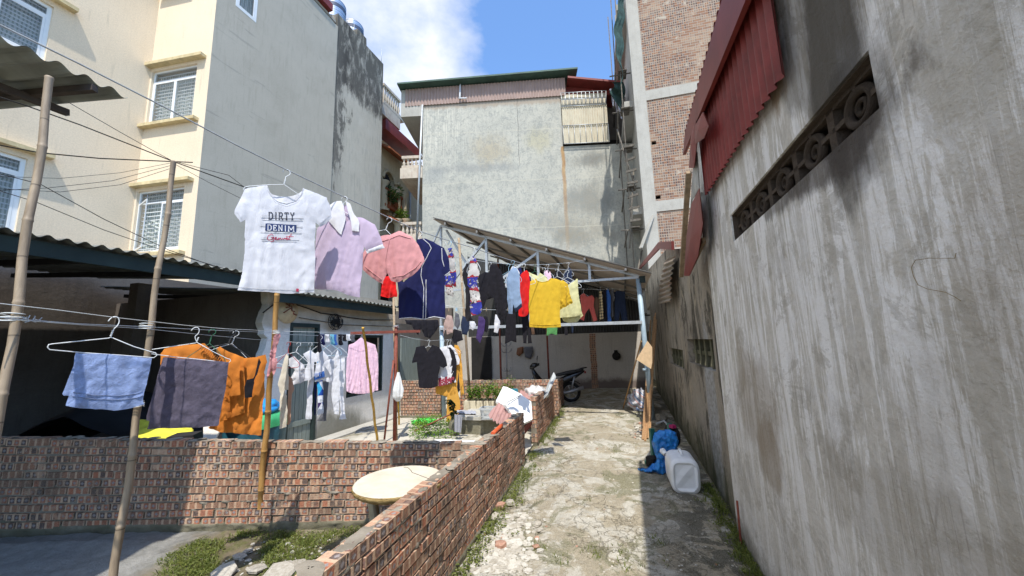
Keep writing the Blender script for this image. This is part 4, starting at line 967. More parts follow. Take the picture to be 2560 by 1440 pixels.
# caged window box with pale corrugated plastic
wb = (uM+.02, BBp.uv(1518, 300)[0], BBp.uv(1460, 361)[1], BBp.uv(1460, 268)[1]); vtop = BBp.uv(1460, 234)[1]
mb = MB(); corrugated(mb, BBp.p(wb[0], wb[2], .1), BBp.d*(wb[1]-wb[0]), Vector((0, 0, wb[3]-wb[2])), .11, .015)
M['creamsheet'] = corr_mat('yellowed plastic sheet', (.52, .47, .35), (.33, .19, .08), .12, .6, .7); g = mb.build('sheet_infill', M['creamsheet'], bb)
mb = MB(); o = .14
for i in range(9): mb.tube([BBp.p(wb[0]+(wb[1]-wb[0])*i/8, wb[2], o), BBp.p(wb[0]+(wb[1]-wb[0])*i/8, wb[2]+.95, o)], .014, 5)
for z in (wb[2], wb[2]+.95, wb[3], vtop, (wb[3]+vtop)/2): mb.tube([BBp.p(wb[0], z, o), BBp.p(wb[1], z, o)], .02, 5)
for i in range(22):
    a = wb[0]+(wb[1]-wb[0])*(i+.5)/22; mb.tube([BBp.p(a, wb[3], o), BBp.p(a+(.06 if i % 2 else -.06), vtop, o)], .014, 5)
mb.build('window_cage', M['steel'], bb)
mb = MB(); mb.box(BBp.p(wb[0], wb[3]+.02, .02), BBp.d*(wb[1]-wb[0]), -BBp.n*.03, Vector((0, 0, vtop-wb[3]-.04))); mb.build('cage_panel', M['creamsheet'], bb)
mb = MB(); mb.box(BBp.p(wb[0]+.02, wb[2], -1.5), BBp.d*(uR-uM-.1), BBp.n*.02, Vector((0, 0, 1.0))); mb.build('inner_floor', M['dark'], bb)
# striped tarpaulin hanging beside the cage
def stripes(name, s=7, rot=.5, a=(.62, .64, .66), b=(.45, .08, .08), c=(.08, .17, .4)):
    q = NM(name, .6, .3); p = q.map(q.uv, (s, s, 1), rot=(0, 0, rot)); fr = q.math('FRACT', q.sep(p)[0])
    q.col(q.mix(q.rng(q.noise(q.pos, 9, 5, .6), .3, .7, .0, .35), q.ramp(fr, [(0, a), (.3, b), (.42, a), (.62, c), (.8, a)], 'CONSTANT'), (.3, .3, .3))); q.bump(q.noise(q.pos, 12, 5, .65, .6), .7, .03); return q.m
M['tarp'] = stripes('striped tarpaulin')
mb = MB(); tq = [BBp.hit(1520, 232), BBp.hit(1556, 236), BBp.hit(1552, 305), BBp.hit(1530, 270)]
mb.grid(lambda a, b: tq[0].lerp(tq[1], a).lerp(tq[3].lerp(tq[2], a), b)+BBp.n*(.25+.08*math.sin(a*14+b*5)), 24, 24, lambda a, b: (a, b*1.6))
tag(mb.build('tarpaulin', M['tarp'], loc=BBp.hit(1540, 270)), 'red, blue and white striped tarpaulin hanging high up beside the caged window', 'tarpaulin')

# ================================================================== unfinished brick tower
def tz_(py, px=1645): return TWp.uv(px, py)[1]
tw = thing('brick_tower', 'unfinished brick building with concrete frame and bamboo scaffold, rising behind the lean-to', 'building', TWp.p(1, 0, -2))
colw = .46; zs = [tz_(512, 1650), tz_(230, 1650)]; fl = zs[1]-zs[0]; ztop = TWp.uv(1640, -260)[1]
mb = MB(); mb.box(TWp.p(0, 0, 0), TWp.d*colw, -TWp.n*colw, Vector((0, 0, ztop)))
mb.box(TWp.p(4.6, 0, 0), TWp.d*colw, -TWp.n*colw, Vector((0, 0, ztop)))
mb.box(TWp.p(0, 0, -5.6), TWp.d*colw, -TWp.n*colw, Vector((0, 0, ztop)))
mb.build('column', M['concrete'], tw)
for z in [zs[0]-fl]+zs+[zs[1]+fl]:
    if z > 0: mb = MB(); mb.box(TWp.p(colw, z-.25, -.01), TWp.d*(4.6-colw), -TWp.n*.3, Vector((0, 0, .42))); mb.build('beam', M['concrete'], tw)
mb = MB()
zz = [0]+[z for z in [zs[0]-fl]+zs+[zs[1]+fl] if z > 0]
for i, z in enumerate(zz):
    z0 = z+.17 if i else 0; z1 = (zz[i+1]-.25) if i+1 < len(zz) else ztop
    holes = [(colw+.02, colw+.2, z0+(z1-z0)*.02, z0+(z1-z0)*.02+.15), (colw+.05, colw+.22, z0+(z1-z0)*.55, z0+(z1-z0)*.55+.15)] if i in (1, 2) else []
    wallrect(mb, TWp, colw, 4.6, z0, z1, holes, .11, -.045)
mb.build('brick_infill', M['farbrick'], tw)
mb = MB(); mb.box(TWp.p(colw, 0.05, -.6), TWp.d*4.1, -TWp.n*.1, Vector((0, 0, ztop-.1))); mb.build('inner_wall', M['dark'], tw)
for z in zz[1:]:
    mb = MB(); mb.box(TWp.p(-.35, z-.12, -.46), TWp.d*.8, -TWp.n*5.1, Vector((0, 0, .28))); mb.build('floor_slab', M['concrete'], tw)
mb = MB(); mb.box(TWp.p(.12, 0.02, -.47), TWp.d*.11, -TWp.n*5.1, Vector((0, 0, ztop-1))); mb.build('flank_wall', M['concrete'], tw)
sc = thing('scaffold', 'grey scaffold poles and timber planks climbing the flank of the brick tower', 'scaffold', TWp.p(-.7, 0, -2))
mb = MB(); R_ = random.Random(8)
zs_s = [z for z in [2.5, 4.2, 5.9, 7.6, 9.3, 11.0, 12.7]]
for i, d in enumerate((.4, 2.2, 4.0)): mb.tube([TWp.p(-.45-.15*(i % 2)+R_.uniform(-.1, .1), 0, -d), TWp.p(-.45+R_.uniform(-.1, .1), ztop-1.5, -d)], .024, 6)
for z in zs_s: mb.tube([TWp.p(-.62, z, -.2), TWp.p(-.6, z+.05, -4.4)], .03, 6); mb.tube([TWp.p(-.85, z+.1, -.5), TWp.p(.1, z+.08, -.5)], .03, 6)
mb.tube([TWp.p(-.8, 2.6, -.4), TWp.p(-.1, 5.2, -.8)], .035, 6); mb.tube([TWp.p(-.6, 5.2, -.3), TWp.p(-.2, 8.4, -.5)], .03, 6); mb.tube([TWp.p(-.2, 7.6, -.3), TWp.p(-.7, 10.4, -.6)], .03, 6)
M['scafwood'] = plain('grey scaffold timber', (.13, .115, .095), .9, var=.4, scale=9); mb.build('pole', M['scafwood'], sc)
for z in zs_s: mb = MB(); mb.box(TWp.p(-.5, z+.13, -.3), TWp.d*.35, -TWp.n*.6, Vector((0, 0, .03))); mb.build('plank', M['scafwood'], sc)
for i in range(7): mb = MB(); mb.bar(TWp.p(-.5, 6.3+i*.52, -.3-.1*(i % 3)), TWp.p(-.1, 6.33+i*.52, -.32), .05, .09); mb.build('ledger', M['scafwood'], sc)
mb = MB(); pl = TSp
mb.bar(TWp.hit(1632, 540), TWp.hit(1600, 625)+TWp.n*.3, .16, .05); mb.build('board', M['concrete'], sc)
M['net'] = plain('dark green netting', (.03, .065, .06), .9, var=.5, scale=6, bump=.6, bs=25)
netq = [TWp.hit(1562, -30)+TWp.n*.1, TWp.hit(1541, 60), TWp.hit(1541, 130), TWp.hit(1552, 180)]
mb = MB()
def nf(a, b):
    x = Y(1572-10*b, -60+260*b, 13.3); bulge = math.sin(min(1, b*1.05)*math.pi)*.42
    return x+Vector((-.05-bulge*(1-a)+.05*math.sin(b*23), (1-a)*.1+a*.3, 0))+Vector((0, 0, .06*math.sin(a*17+b*9)))
mb.grid(nf, 16, 40); tag(mb.build('netting', M['net'], loc=Y(1550, 100, 13.9)), 'dark green safety netting bulging from the tower scaffold', 'netting')
mb = MB(); mb.grid(lambda a, b: Y(1530+28*a+6*math.sin(b*5), 205+70*b*(.4+.6*a)+0, 14.2+.5*a+.1*math.sin(b*12)), 12, 16); tag(mb.build('netting', M['net'], loc=Y(1545, 240, 14.3)), 'torn black scrap of netting dangling beside the striped tarpaulin', 'netting')

# ================================================================== lean-to: rear plaster wall and steel canopy
def bw_extra(q, uv, c):
    s = q.sep(uv); low = q.rng(q.math('ADD', s[1], q.math('MULTIPLY', q.math('SUBTRACT', q.noise(uv, 2.5, 6, .65), .5), .5)), .45, .2)
    return q.mix(q.math('MULTIPLY', low, .8), c, (.09, .06, .05))
M['bwwall'] = wallmat('dingy white plaster', (.5, .46, .41), (.4, .36, .32), (.56, .52, .46), (.24, .2, .17), .3, 1.0, .4, 26, bw_extra)
bw = thing('rear_wall', 'dingy plaster wall with two brick pillars under the steel canopy', 'wall', BWp.p(5, 0, -.1))
bt = BWp.uv(1500, 832)[1]
mb = MB(); wallrect(mb, BWp, 0, BWp.L, -.05, bt, [], .12)
mb.build('wall', M['bwwall'], bw)
for px in (1218, 1484):
    u = BWp.uv(px, 900)[0]; mb = MB(); nc = int(bt/.075)
    for k in range(nc): mb.box(BWp.p(u-.11+R_.uniform(-.01, .01), k*.075, .015+R_.uniform(-.006, .004)), BWp.d*.22, -BWp.n*.1, Vector((0, 0, .066)), R_.random())
    mb.build('pillar', M['brick'], bw)
us_ = BWp.uv(1170, 800)[0]; zs1 = BWp.uv(1170, 640)[1]; zs2 = BWp.uv(1560, 728)[1]; Ls = BWp.L-us_; mb = MB()
def swf(a, b):
    zt_ = zs1+(zs2-zs1)*a; return BWp.p(us_+Ls*a, bt+(zt_-bt)*b, -.05+.014*math.sin(a*Ls/.1*2*math.pi))
mb.grid(swf, int(Ls/.1*6), 1, lambda a, b: (a*Ls, b*2)); mb.grid(lambda a, b: swf(a, b)-BWp.n*.004, int(Ls/.1*6), 1, lambda a, b: (a*Ls, b*2)); mb.build('sheet_wall', corr_mat('dull steel sheet', (.045, .045, .043), (.03, .027, .025), .25, .6, .4), bw)
cp = thing('steel_canopy', 'lean-to canopy of pale steel trusses on blue-grey posts where the path ends', 'canopy', CPp.p(2.5, 0, -2))
uP0 = CPp.uv(1103, 900)[0]; uP1 = CPp.uv(1608, 850)[0]
zL = CPp.uv(1105, 564)[1]; zR = CPp.uv(1611, 690)[1]
def ct(u): return zL+(zR-zL)*(u-uP0)/(uP1-uP0)
for (u, z) in ((uP0, CPp.uv(1100, 815)[1]), (uP1, zR-.05)):
    mb = MB(); mb.tube([CPp.p(u+.06, 0, -.02), CPp.p(u, z, -.02)], .052, 12); mb.tube([CPp.p(u, z*.35, -.02), CPp.p(u, z*.35+.05, -.02)], .06, 12); mb.build('post', M['bluepipe'], cp)
mb = MB(); w = .05
def cb(a, b, w=.05, mbx=None, off=0): (mbx or mb).bar(CPp.p(*a, off), CPp.p(*b, off), w, w, up=CPp.n)
cb((uP0, zL), (uP1+.02, zR), .055); cb((uP0, zR), (uP1, zR-.02), .05, off=.0)
us = [CPp.uv(1216, 620)[0], CPp.uv(1345, 650)[0], CPp.uv(1473, 670)[0]]
cb((uP0, zR-1.1), (uP0, zL), .05)
for u in us: cb((u, zR), (u, ct(u)), .055)
prev = uP0
for u in us[:2]: cb((prev+.15, zR+.05), (u, ct(u)-.05), .055); prev = u
cb((uP0+.03, zL-.05), (us[0]-.35, zR+.2), .05, off=-.25)
cb((uP0-.45, zR+.75), (uP0, zL-.03), .035, off=.03)
mb.build('truss', M['steel'], cp)
zb1 = CPp.uv(1600, 806)[1]; zb0 = CPp.uv(1255, 815)[1]
mb = MB(); cb((uP0, zb0), (uP1, zb1), .065, off=.06); mb.build('tie_beam', M['steel'], cp)
BWt = [BWp.p(0, 0, 0)]
# roof sheet, foil underside and purlins: runs back to the rear wall
back = Vector((AL[0], AL[1], 0))*6.0+Vector((0, 0, .1))
mb = MB(); A = CPp.p(uP0-.1, ct(uP0-.1)+.12, .25); B = CPp.p(uP1+.25, ct(uP1+.25)+.12, .25)
corrugated(mb, A, back, B-A, .1, .012, .004, 6, 2)
mb.build('roof_sheet', M['steel'], cp)
mb = MB(); dn = Vector((0, 0, -.035)); mb.face([A+dn, B+dn, B+dn+back, A+dn+back], [(0, 0), (5, 0), (5, 5), (0, 5)]); mb.face([A+dn*1.3, A+dn*1.3+back, B+dn*1.3+back, B+dn*1.3], [(0, 0), (0, 5), (5, 5), (5, 0)]); mb.build('foil_lining', M['roofunder'], cp)
mb = MB()
for i in range(6):
    t = (i+.4)/6; p = A.lerp(B, t)+Vector((0, 0, -.08)); mb.bar(p, p+back, .04, .06)
for t in (.35, .7, .97): mb.bar(A+back*t+Vector((0, 0, -.14)), B+back*t+Vector((0, 0, -.14)), .05)
mb.build('purlin', plain('dark steel', (.2, .19, .175), .6), cp)
mb = MB()
for (u, t) in ((uP0+.5, .5), (uP0+1.9, .6), (uP0+1.2, .97)): p = CPp.p(u, 0, 0)+back*t; p.z = 0; mb.tube([p, p+Vector((0, 0, ct(u)-.1))], .03, 8)
mb.build('inner_post', M['redpost'], cp)
mb = MB(); mb.box(CPp.p(uP1+.02, zR-.14, -.06), CPp.d*.12, CPp.n*.1, Vector((0, 0, .14))); mb.build('bracket', M['greenfascia'], cp)
# awning over the near corner
T_ = Y(321, 244, 2.75); AWp = Plane((T_.x, T_.y), (T_.x-.11, T_.y-1)); Nn = AWp.hit(0, 92); Lf = Y(0, 272, 2.75)
aw = thing('awning', 'weathered corrugated plastic awning overhead at the near corner, on a bamboo pole', 'awning', Vector((T_.x-.6, T_.y-1, T_.z)))
edge = (Nn-T_); edge = edge*(3.6/edge.length); lat = Lf-T_; lat = lat*(3.2/lat.length)
mb = MB(); corrugated(mb, T_, edge, lat, .155, .022, .002, 12, 3); mb.build('sheet', M['awning'], aw)
mb = MB()
for t in (.06, .45, .85): p = T_+edge*t+Vector((0, 0, -.05)); mb.bar(p, p+lat, .04, .05)
for t in (.15, .55): p = T_+lat*t+Vector((0, 0, -.09)); mb.bar(p, p+edge, .04, .05)
mb.build('rafter', plain('dark timber', (.07, .055, .045), .8, var=.3), aw)
# ================================================================== washing: cloth, hangers, wires
def clothmesh(mb, pl, outline, z0=0.011, thick=.012, amp=.012, freq=5.0, wr=.004, seed=0, res=.014, px=True, lean=0.0, drape=True, sag=None):
    """closed two-layer garment piece from a silhouette, with hanging folds that deepen downwards"""
    P = [Vector(pl.uv(*p)) if px else Vector(p) for p in outline]
    B = []
    for i in range(len(P)):
        a, b = P[i], P[(i+1) % len(P)]; n = max(1, int((b-a).length/res))
        for k in range(n):
            c = a.lerp(b, k/n); c = c+Vector((noise.noise(Vector((c.x*9, c.y*9, seed))), noise.noise(Vector((c.x*9, c.y*9, seed+9)))))*(.007 if k else .0); B.append(c)
    us = [p.x for p in P]; vs = [p.y for p in P]; u0, u1, v0, v1 = min(us), max(us), min(vs), max(vs); H = max(.05, v1-v0)
    def inside(x, y):
        c = False; n = len(P)
        for i in range(n):
            a, b = P[i], P[i-1]
            if (a.y > y) != (b.y > y) and x < (b.x-a.x)*(y-a.y)/(b.y-a.y)+a.x: c = not c
        return c
    def dist(x, y):
        m = 9; n = len(P)
        for i in range(n):
            a, b = P[i], P[(i+1) % n]; ex, ey = b.x-a.x, b.y-a.y; L = ex*ex+ey*ey or 1e-9
            t = max(0, min(1, ((x-a.x)*ex+(y-a.y)*ey)/L)); dx = x-a.x-ex*t; dy = y-a.y-ey*t; d = dx*dx+dy*dy
            if d < m: m = d
        return math.sqrt(m)
    pts = [Vector((b.x, b.y)) for b in B]; nb = len(pts)
    nx = int((u1-u0)/res)+1; ny = int((v1-v0)/res)+1
    for j in range(ny):
        for i in range(nx):
            x = u0+(i+.5+(.5 if j % 2 else 0))*res; y = v0+(j+.5)*res
            if inside(x, y) and dist(x, y) > res*.6: pts.append(Vector((x, y)))
    V_, E_, F_, *_ = delaunay_2d_cdt(pts, [], [list(range(nb))], 1, 1e-6)
    def disp(u, v):
        t = (v1-v)/H; w = (.25+.95*t) if drape else .7
        n1 = noise.noise(Vector((u*4, v*1.2, seed+.5)))
        s1_ = math.sin((u*freq+n1*.9)*2*math.pi+seed); s2_ = math.sin((u*freq*1.7-v*2.2+n1*1.3)*2*math.pi)
        f = amp*w*(.6*s1_+.55*(1-2*math.sqrt(abs(s1_)))+.5*(1-2*math.sqrt(abs(s2_))))
        rr_ = abs(noise.noise(Vector((u*13+v*6, v*9-u*4, seed))))+.7*abs(noise.noise(Vector((u*24-v*9, v*20, seed+3))))
        return f-wr*3*(rr_-.35)+lean*(v1-v)
    ds = [1-math.exp(-dist(p.x, p.y)/.02) for p in V_]
    for sg in (1, -1):
        k = len(mb.v)
        for p, d in zip(V_, ds): mb.v.append(pl.p(p.x, p.y, z0+disp(p.x, p.y)+sg*thick*(d+.08)))
        for f in F_:
            f = list(f); A = (V_[f[1]]-V_[f[0]]).cross(V_[f[2]]-V_[f[0]])
            ok = (A > 0) == (pl.d.cross(Vector((0, 0, 1))).dot(pl.n) > 0)
            g = f if ok == (sg > 0) else f[::-1]
            mb.f.append(tuple(k+i for i in g)); mb.uv.append([(V_[i].x, V_[i].y) for i in g]); mb.r.append(0); mb.sm.append(True)
    return lambda u, v: pl.p(u, v, z0+disp(u, v)+thick*(1-math.exp(-dist(u, v)/.02))+.0025)
def garment(name, label, cat, pl, pieces, mat, group=None, parts=(), **kw):
    """pieces = [(outline, dict)] merged into the garment's own mesh; parts = [(name, material, outline, dict)] children"""
    mb = MB(); sf = None
    for o, k in pieces:
        f = clothmesh(mb, pl, o, **{**kw, **k}); sf = sf or f
    c = sum((pl.hit(*p) for p in pieces[0][0]), Vector())/len(pieces[0][0])
    g = mb.build(name, mat, loc=c); tag(g, label, cat, group)
    for nm, mt, o, k in parts:
        mb = MB(); clothmesh(mb, pl, o, **{**kw, **k}); mb.build(nm, mt, g)
    return g, sf
def ribbon(mb, sf, pl, lines, hw=.0026, seg=.006):
    for L in lines:
        P = [Vector(pl.uv(*p)) for p in L]; Q = []
        for a, b in zip(P, P[1:]):
            k = max(1, int((b-a).length/seg)); Q += [a.lerp(b, i/k) for i in range(k)]
        Q.append(P[-1])
        for a, b in zip(Q, Q[1:]):
            t = (b-a).normalized(); n = Vector((-t.y, t.x))*hw; e = t*hw*.3
            mb.face([sf(*(a-n-e)), sf(*(b-n+e)), sf(*(b+n+e)), sf(*(a+n-e))])
def strokes(mb, sf, pl, lines, r=.002, n=4, px=True, seg=.008):
    for L in lines:
        P = [Vector(pl.uv(*p)) if px else Vector(p) for p in L]; Q = []
        for a, b in zip(P, P[1:]):
            k = max(1, int((b-a).length/seg)); Q += [a.lerp(b, i/k) for i in range(k)]
        Q.append(P[-1]); mb.tube([sf(q.x, q.y) for q in Q], r, n)
GH = 'clothes hangers'
def hanger(label, P, pl, w=.41, mat=None, roll=0.0, drop=.15, hook=1, r=.0022, neck=.055):
    """bent wire hanger whose hook rests on the wire at P"""
    mat = mat or M['wirewhite']; P = Vector(P); c, s = math.cos(roll), math.sin(roll)
    def q(x, y): return P + pl.d*(x*c - y*s) + Vector((0, 0, x*s + y*c))
    pts = []
    for i in range(11):
        a = rad(200-i*25); pts.append((.021*math.cos(a)*hook, .021*math.sin(a)-.018))
    pts += [(.004*hook, -.045), (0, -.05), (.002, -.05-neck*.5), (0, -.05-neck)]
    t = -.05-neck
    mb = MB(); mb.tube([q(*p) for p in pts], r, 6)
    for k in range(5): mb.tube([q(-.004, t+.004+k*.007), q(.004, t+.008+k*.007)], r*1.15, 5)
    loop = [(0, t), (-w*.22, t-drop*.32), (-w*.44, t-drop*.7), (-w*.485, t-drop*.82), (-w*.5, t-drop*.95), (-w*.47, t-drop*1.05), (-w*.3, t-drop*1.07), (w*.3, t-drop*1.09), (w*.47, t-drop*1.05), (w*.5, t-drop*.95), (w*.485, t-drop*.82), (w*.44, t-drop*.7), (w*.22, t-drop*.32)]
    mb.tube([q(*p) for p in loop], r, 6, closed=True)
    return tag(mb.build('hanger', mat, loc=P), label, 'hanger', GH)
M['wirewhite'] = plain('white coated wire', (.7, .72, .72), .4, .5, var=.06)
M['wireblue'] = plain('pale blue plastic', (.3, .5, .62), .4, .5, var=.06); M['wireblack'] = plain('black plastic', (.02, .02, .022), .4, .5)
M['wiregreen'] = plain('green wire', (.03, .16, .08), .4, .5); M['wirered'] = plain('red plastic', (.45, .04, .03), .4, .5)
M['line'] = plain('twisted steel wire', (.33, .34, .35), .5, .5, var=.2, scale=40); M['linelight'] = plain('nylon line', (.55, .57, .56), .5, .4)
class Line:
    def __init__(s, a, b): s.pl = Plane(a, b)
    def at(s, px, py): return s.pl.hit(px, py)
def wire(label, line, pts, r=.0025, mat=None, name='clothes_line', cat='clothes line', extra=()):
    mb = MB(); mb.tube([line.at(*p) for p in pts], r, 5)
    c = line.at(*pts[len(pts)//2]); return tag(mb.build(name, mat or M['line'], loc=c), label, cat, 'washing wires')
LA = Line((-2.04, 1.5), (2.5, 7.79))
def fp(P, yaw=0.0):
    v = Vector((P.x, P.y, 0)).normalized(); d = Matrix.Rotation(rad(yaw), 3, 'Z') @ Vector((v.y, -v.x, 0)); return Plane((P.x, P.y), (P.x+d.x, P.y+d.y))
wire('thick grey steel wire overhead carrying the white and yellow T-shirts', LA, [(-40, 42), (0, 62), (200, 160), (400, 262), (600, 367), (718, 425), (860, 492), (975, 545), (1045, 577), (1110, 598), (1182, 619), (1233, 637), (1282, 652), (1310, 660), (1366, 671), (1419, 675), (1490, 676), (1572, 676)], .0042)
# ---- fabrics
FB = {}
for k, c in dict(white=(.70, .70, .73), lavender=(.52, .42, .54), pink=(.58, .27, .27), palepink=(.82, .56, .67), navy=(.012, .015, .07), red=(.68, .015, .015), yellow=(.62, .40, .03), lemon=(.68, .66, .36), black=(.014, .013, .017), jean=(.24, .33, .47), coral=(.55, .11, .09), orange=(.58, .19, .03), bluetowel=(.20, .29, .68), greytowel=(.085, .08, .105), cream=(.72, .66, .54), beige=(.5, .3, .2), mustard=(.6, .3, .05), purple=(.06, .035, .12), darkblue=(.02, .03, .06), blue=(.04, .12, .38), greygrey=(.12, .12, .13), nude=(.4, .28, .24), offwhite=(.72, .71, .72), green=(.1, .3, .1), rose=(.28, .045, .07), brown=(.12, .07, .045), bluegreen=(.15, .4, .5)).items():
    FB[k] = fabric(k+' fabric', c, trans=.12 if k in ('white', 'lavender', 'offwhite', 'lemon', 'palepink', 'cream') else 0)
def towelm(n, c):
    q = NM(n, .98, .05); p = q.uv; h = q.noise(p, 220, 3, .6); g = q.noise(p, 26, 5, .7, .6)
    q.col(q.mix(q.math('MULTIPLY', q.rng(g, .4, .65), .5), tuple(x*.8 for x in c), tuple(min(1, x*1.35) for x in c))); q.bump(q.math('ADD', q.math('MULTIPLY', h, .5), g), .9, .006); q.b.inputs['Sheen Weight'].default_value = .4; return q.m
FB['bluetowel'] = towelm('blue terry', (.29, .38, .63)); FB['greytowel'] = towelm('grey terry', (.115, .10, .14))
def floral():
    q = NM('floral print', .9, .1); p = q.uv; n = q.noise(p, 15, 3, .5, 1.5); v = q.math('FRACT', q.math('ADD', q.math('MULTIPLY', q.sep(p)[1], 3.6), q.math('MULTIPLY', q.noise(p, 9, 3, .5), .5)))
    c = q.ramp(v, [(0, (.62, .6, .58)), (.32, (.62, .6, .58)), (.36, (.35, .04, .05)), (.46, (.05, .06, .35)), (.8, (.04, .05, .3)), (.86, (.4, .05, .05)), (.92, (.62, .6, .58))], 'CONSTANT')
    q.col(q.mix(q.rng(n, .56, .6), c, q.mix(q.rng(q.noise(p, 30, 3), .45, .55), (.55, .5, .48), (.05, .035, .04)))); q.bump(q.noise(p, 25, 4, .6), .4, .006); return q.m
FB['floral'] = floral()
def triprint():
    q = NM('triangle print', .9, .1); s = q.sep(q.map(q.uv, (11, 11, 1))); x, y = s[0], s[1]
    a = q.math('FLOOR', y); b = q.math('FLOOR', q.math('ADD', x, q.math('MULTIPLY', y, .5))); c = q.math('FLOOR', q.math('SUBTRACT', x, q.math('MULTIPLY', y, .5)))
    cb = q.n('ShaderNodeCombineXYZ'); q.put(cb.inputs[0], a); q.put(cb.inputs[1], b); q.put(cb.inputs[2], c); w = q.n('ShaderNodeTexWhiteNoise'); q.put(w.inputs['Vector'], cb.outputs[0])
    q.col(q.ramp(w.outputs['Value'], [(0, (.7, .72, .76)), (.42, (.03, .09, .4)), (.68, (.05, .35, .62)), (.82, (.05, .03, .12))], 'CONSTANT')); return q.m
FB['tri'] = triprint()
def plaid(n, a, b, s=16):
    q = NM(n, .9, .1); t = q.sep(q.map(q.uv, (s, s, 1))); x = q.rng(q.math('FRACT', t[0]), .5, .55); y = q.rng(q.math('FRACT', t[1]), .55, .6)
    q.col(q.mix(q.math('MULTIPLY', q.math('ADD', x, y), .5), a, b)); return q.m
FB['plaid'] = plaid('yellow check', (.66, .52, .28), (.05, .045, .05), 14)
FB['pinstripe'] = plaid('pink stripe', (.85, .55, .68), (.8, .63, .72), 60)
GC = 'washing hung out to dry'
# ---- white T-shirt with lettering
H1 = LA.at(718, 425); p1 = fp(H1, 6)
neck = [(752, 488), (740, 503), (716, 511), (692, 505), (676, 489)]
wt = [(667, 465), (640, 469), (612, 474), (600, 500), (586, 529), (586, 536), (601, 557), (613, 550), (613, 600), (610, 640), (603, 690), (594, 726), (640, 729), (690, 732), (740, 733), (785, 732), (786, 690), (787, 640), (787, 600), (788, 558), (800, 568), (815, 560), (829, 545), (826, 520), (816, 495), (795, 486), (775, 478), (757, 472)]+neck
g, sf = garment('t_shirt', 'white T-shirt with dark and red lettering on its front, on the overhead wire', 't-shirt', p1, [(wt, {})], FB['white'], GC, thick=.006, amp=.0045, freq=3.2, wr=.0014, seed=2, res=.0125)
mb = MB(); clothmesh(mb, p1, [(667, 465), (757, 472), (753, 490), (740, 506), (716, 515), (692, 509), (674, 491), (664, 480)][:0] or [(660, 468), (668, 467), (682, 482), (700, 487), (720, 488), (740, 484), (757, 473), (764, 476), (758, 500), (740, 520), (715, 526), (690, 522), (665, 500)], z0=-.028, thick=.003, amp=.002, res=.012); mb.build('back_neck', FB['offwhite'], g)
mb = MB(); strokes(mb, sf, p1, [[(667, 466)]+neck[::-1]+[(757, 473)]], .0018); strokes(mb, sf, p1, [[(668, 476), (688, 508), (716, 517), (744, 506), (757, 482)]], .0007); strokes(mb, sf, p1, [[(596, 718), (640, 721), (690, 724), (740, 725), (785, 724)], [(590, 529), (604, 549)], [(798, 560), (825, 538)]], .0007); mb.build('seam', FB['white'], g)
inkd = plain('dark ink', (.05, .055, .075), .9); inkr = plain('red ink', (.42, .03, .08), .9); inkg = plain('faded grey ink', (.58, .58, .6), .95); inkn = plain('navy ink', (.03, .05, .14), .9)
UC = lambda x, y: Vector(p1.uv(x, y))
def letters(word, x0, y0, x1, y1, slant_px=0):
    """slab-serif strokes of the word inside the box of pixels"""
    n = len(word); K = [dict(M=1.45, I=.6, E=.85).get(ch, 1) for ch in word]; w0 = (x1-x0)/sum(K)*.66; gap = (x1-x0-w0*sum(K))/(n-1); out = []; X = x0-gap; w = 0
    G_ = {'D': [[(0, 0), (0, 1)], [(0, 0), (.6, 0), (.95, .25), (.95, .75), (.6, 1), (0, 1)], [(-.15, 0), (.1, 0)], [(-.15, 1), (.1, 1)]],
          'I': [[(.5, 0), (.5, 1)], [(.3, 0), (.7, 0)], [(.3, 1), (.7, 1)]],
          'R': [[(.05, 0), (.05, 1)], [(.05, 1), (.7, 1), (.9, .85), (.9, .62), (.7, .48), (.05, .48)], [(.5, .48), (.9, 0), (1.05, 0)], [(-.12, 0), (.25, 0)], [(-.12, 1), (.1, 1)]],
          'T': [[(.5, 0), (.5, 1)], [(0, .85), (0, 1), (1, 1), (1, .85)], [(.3, 0), (.7, 0)]],
          'Y': [[(.5, 0), (.5, .5), (.05, 1)], [(.5, .5), (.95, 1)], [(.3, 0), (.7, 0)], [(-.1, 1), (.2, 1)], [(.8, 1), (1.1, 1)]],
          'E': [[(.05, 0), (.05, 1)], [(-.1, 0), (.95, 0), (.95, .2)], [(-.1, 1), (.9, 1), (.9, .8)], [(.05, .5), (.6, .5)], [(.6, .4), (.6, .6)]],
          'N': [[(.05, 0), (.05, 1), (.95, 0), (.95, 1)], [(-.12, 0), (.22, 0)], [(.78, 1), (1.12, 1)], [(-.12, 1), (.05, 1)]],
          'M': [[(0, 0), (0, 1), (.5, .25), (1, 1), (1, 0)], [(-.15, 0), (.15, 0)], [(.85, 0), (1.15, 0)]],
          'U': [[(0, 1), (0, .25), (.3, 0), (.7, 0), (1, .25), (1, 1)]]}
    for i, ch in enumerate(word):
        X = X+w+gap; w = w0*K[i]
        for s_ in G_[ch]: out.append([(X+a*w, y1+(y0-y1)*b+(X+a*w-x0)*slant_px) for a, b in s_])
    return out
mb = MB()
for (x0, x1, y, hw) in ((653, 756, 543, .009), (655, 755, 551, .003), (651, 670, 565, .006), (736, 754, 567, .006), (651, 752, 582, .004), (652, 746, 597, .008), (654, 740, 603, .003)): ribbon(mb, sf, p1, [[(x0, y), (x1, y+2)]], hw)
mb.build('faded_stripes', inkg, g)
mb = MB(); ribbon(mb, lambda u, v: sf(u, v)+p1.n*.0012, p1, letters('DIRTY', 672, 533, 734, 550, .02), .0030); mb.build('lettering', inkd, g)
mb = MB(); a, b, c_, d_ = (663, 560.5), (740, 564), (737, 582), (662, 579)
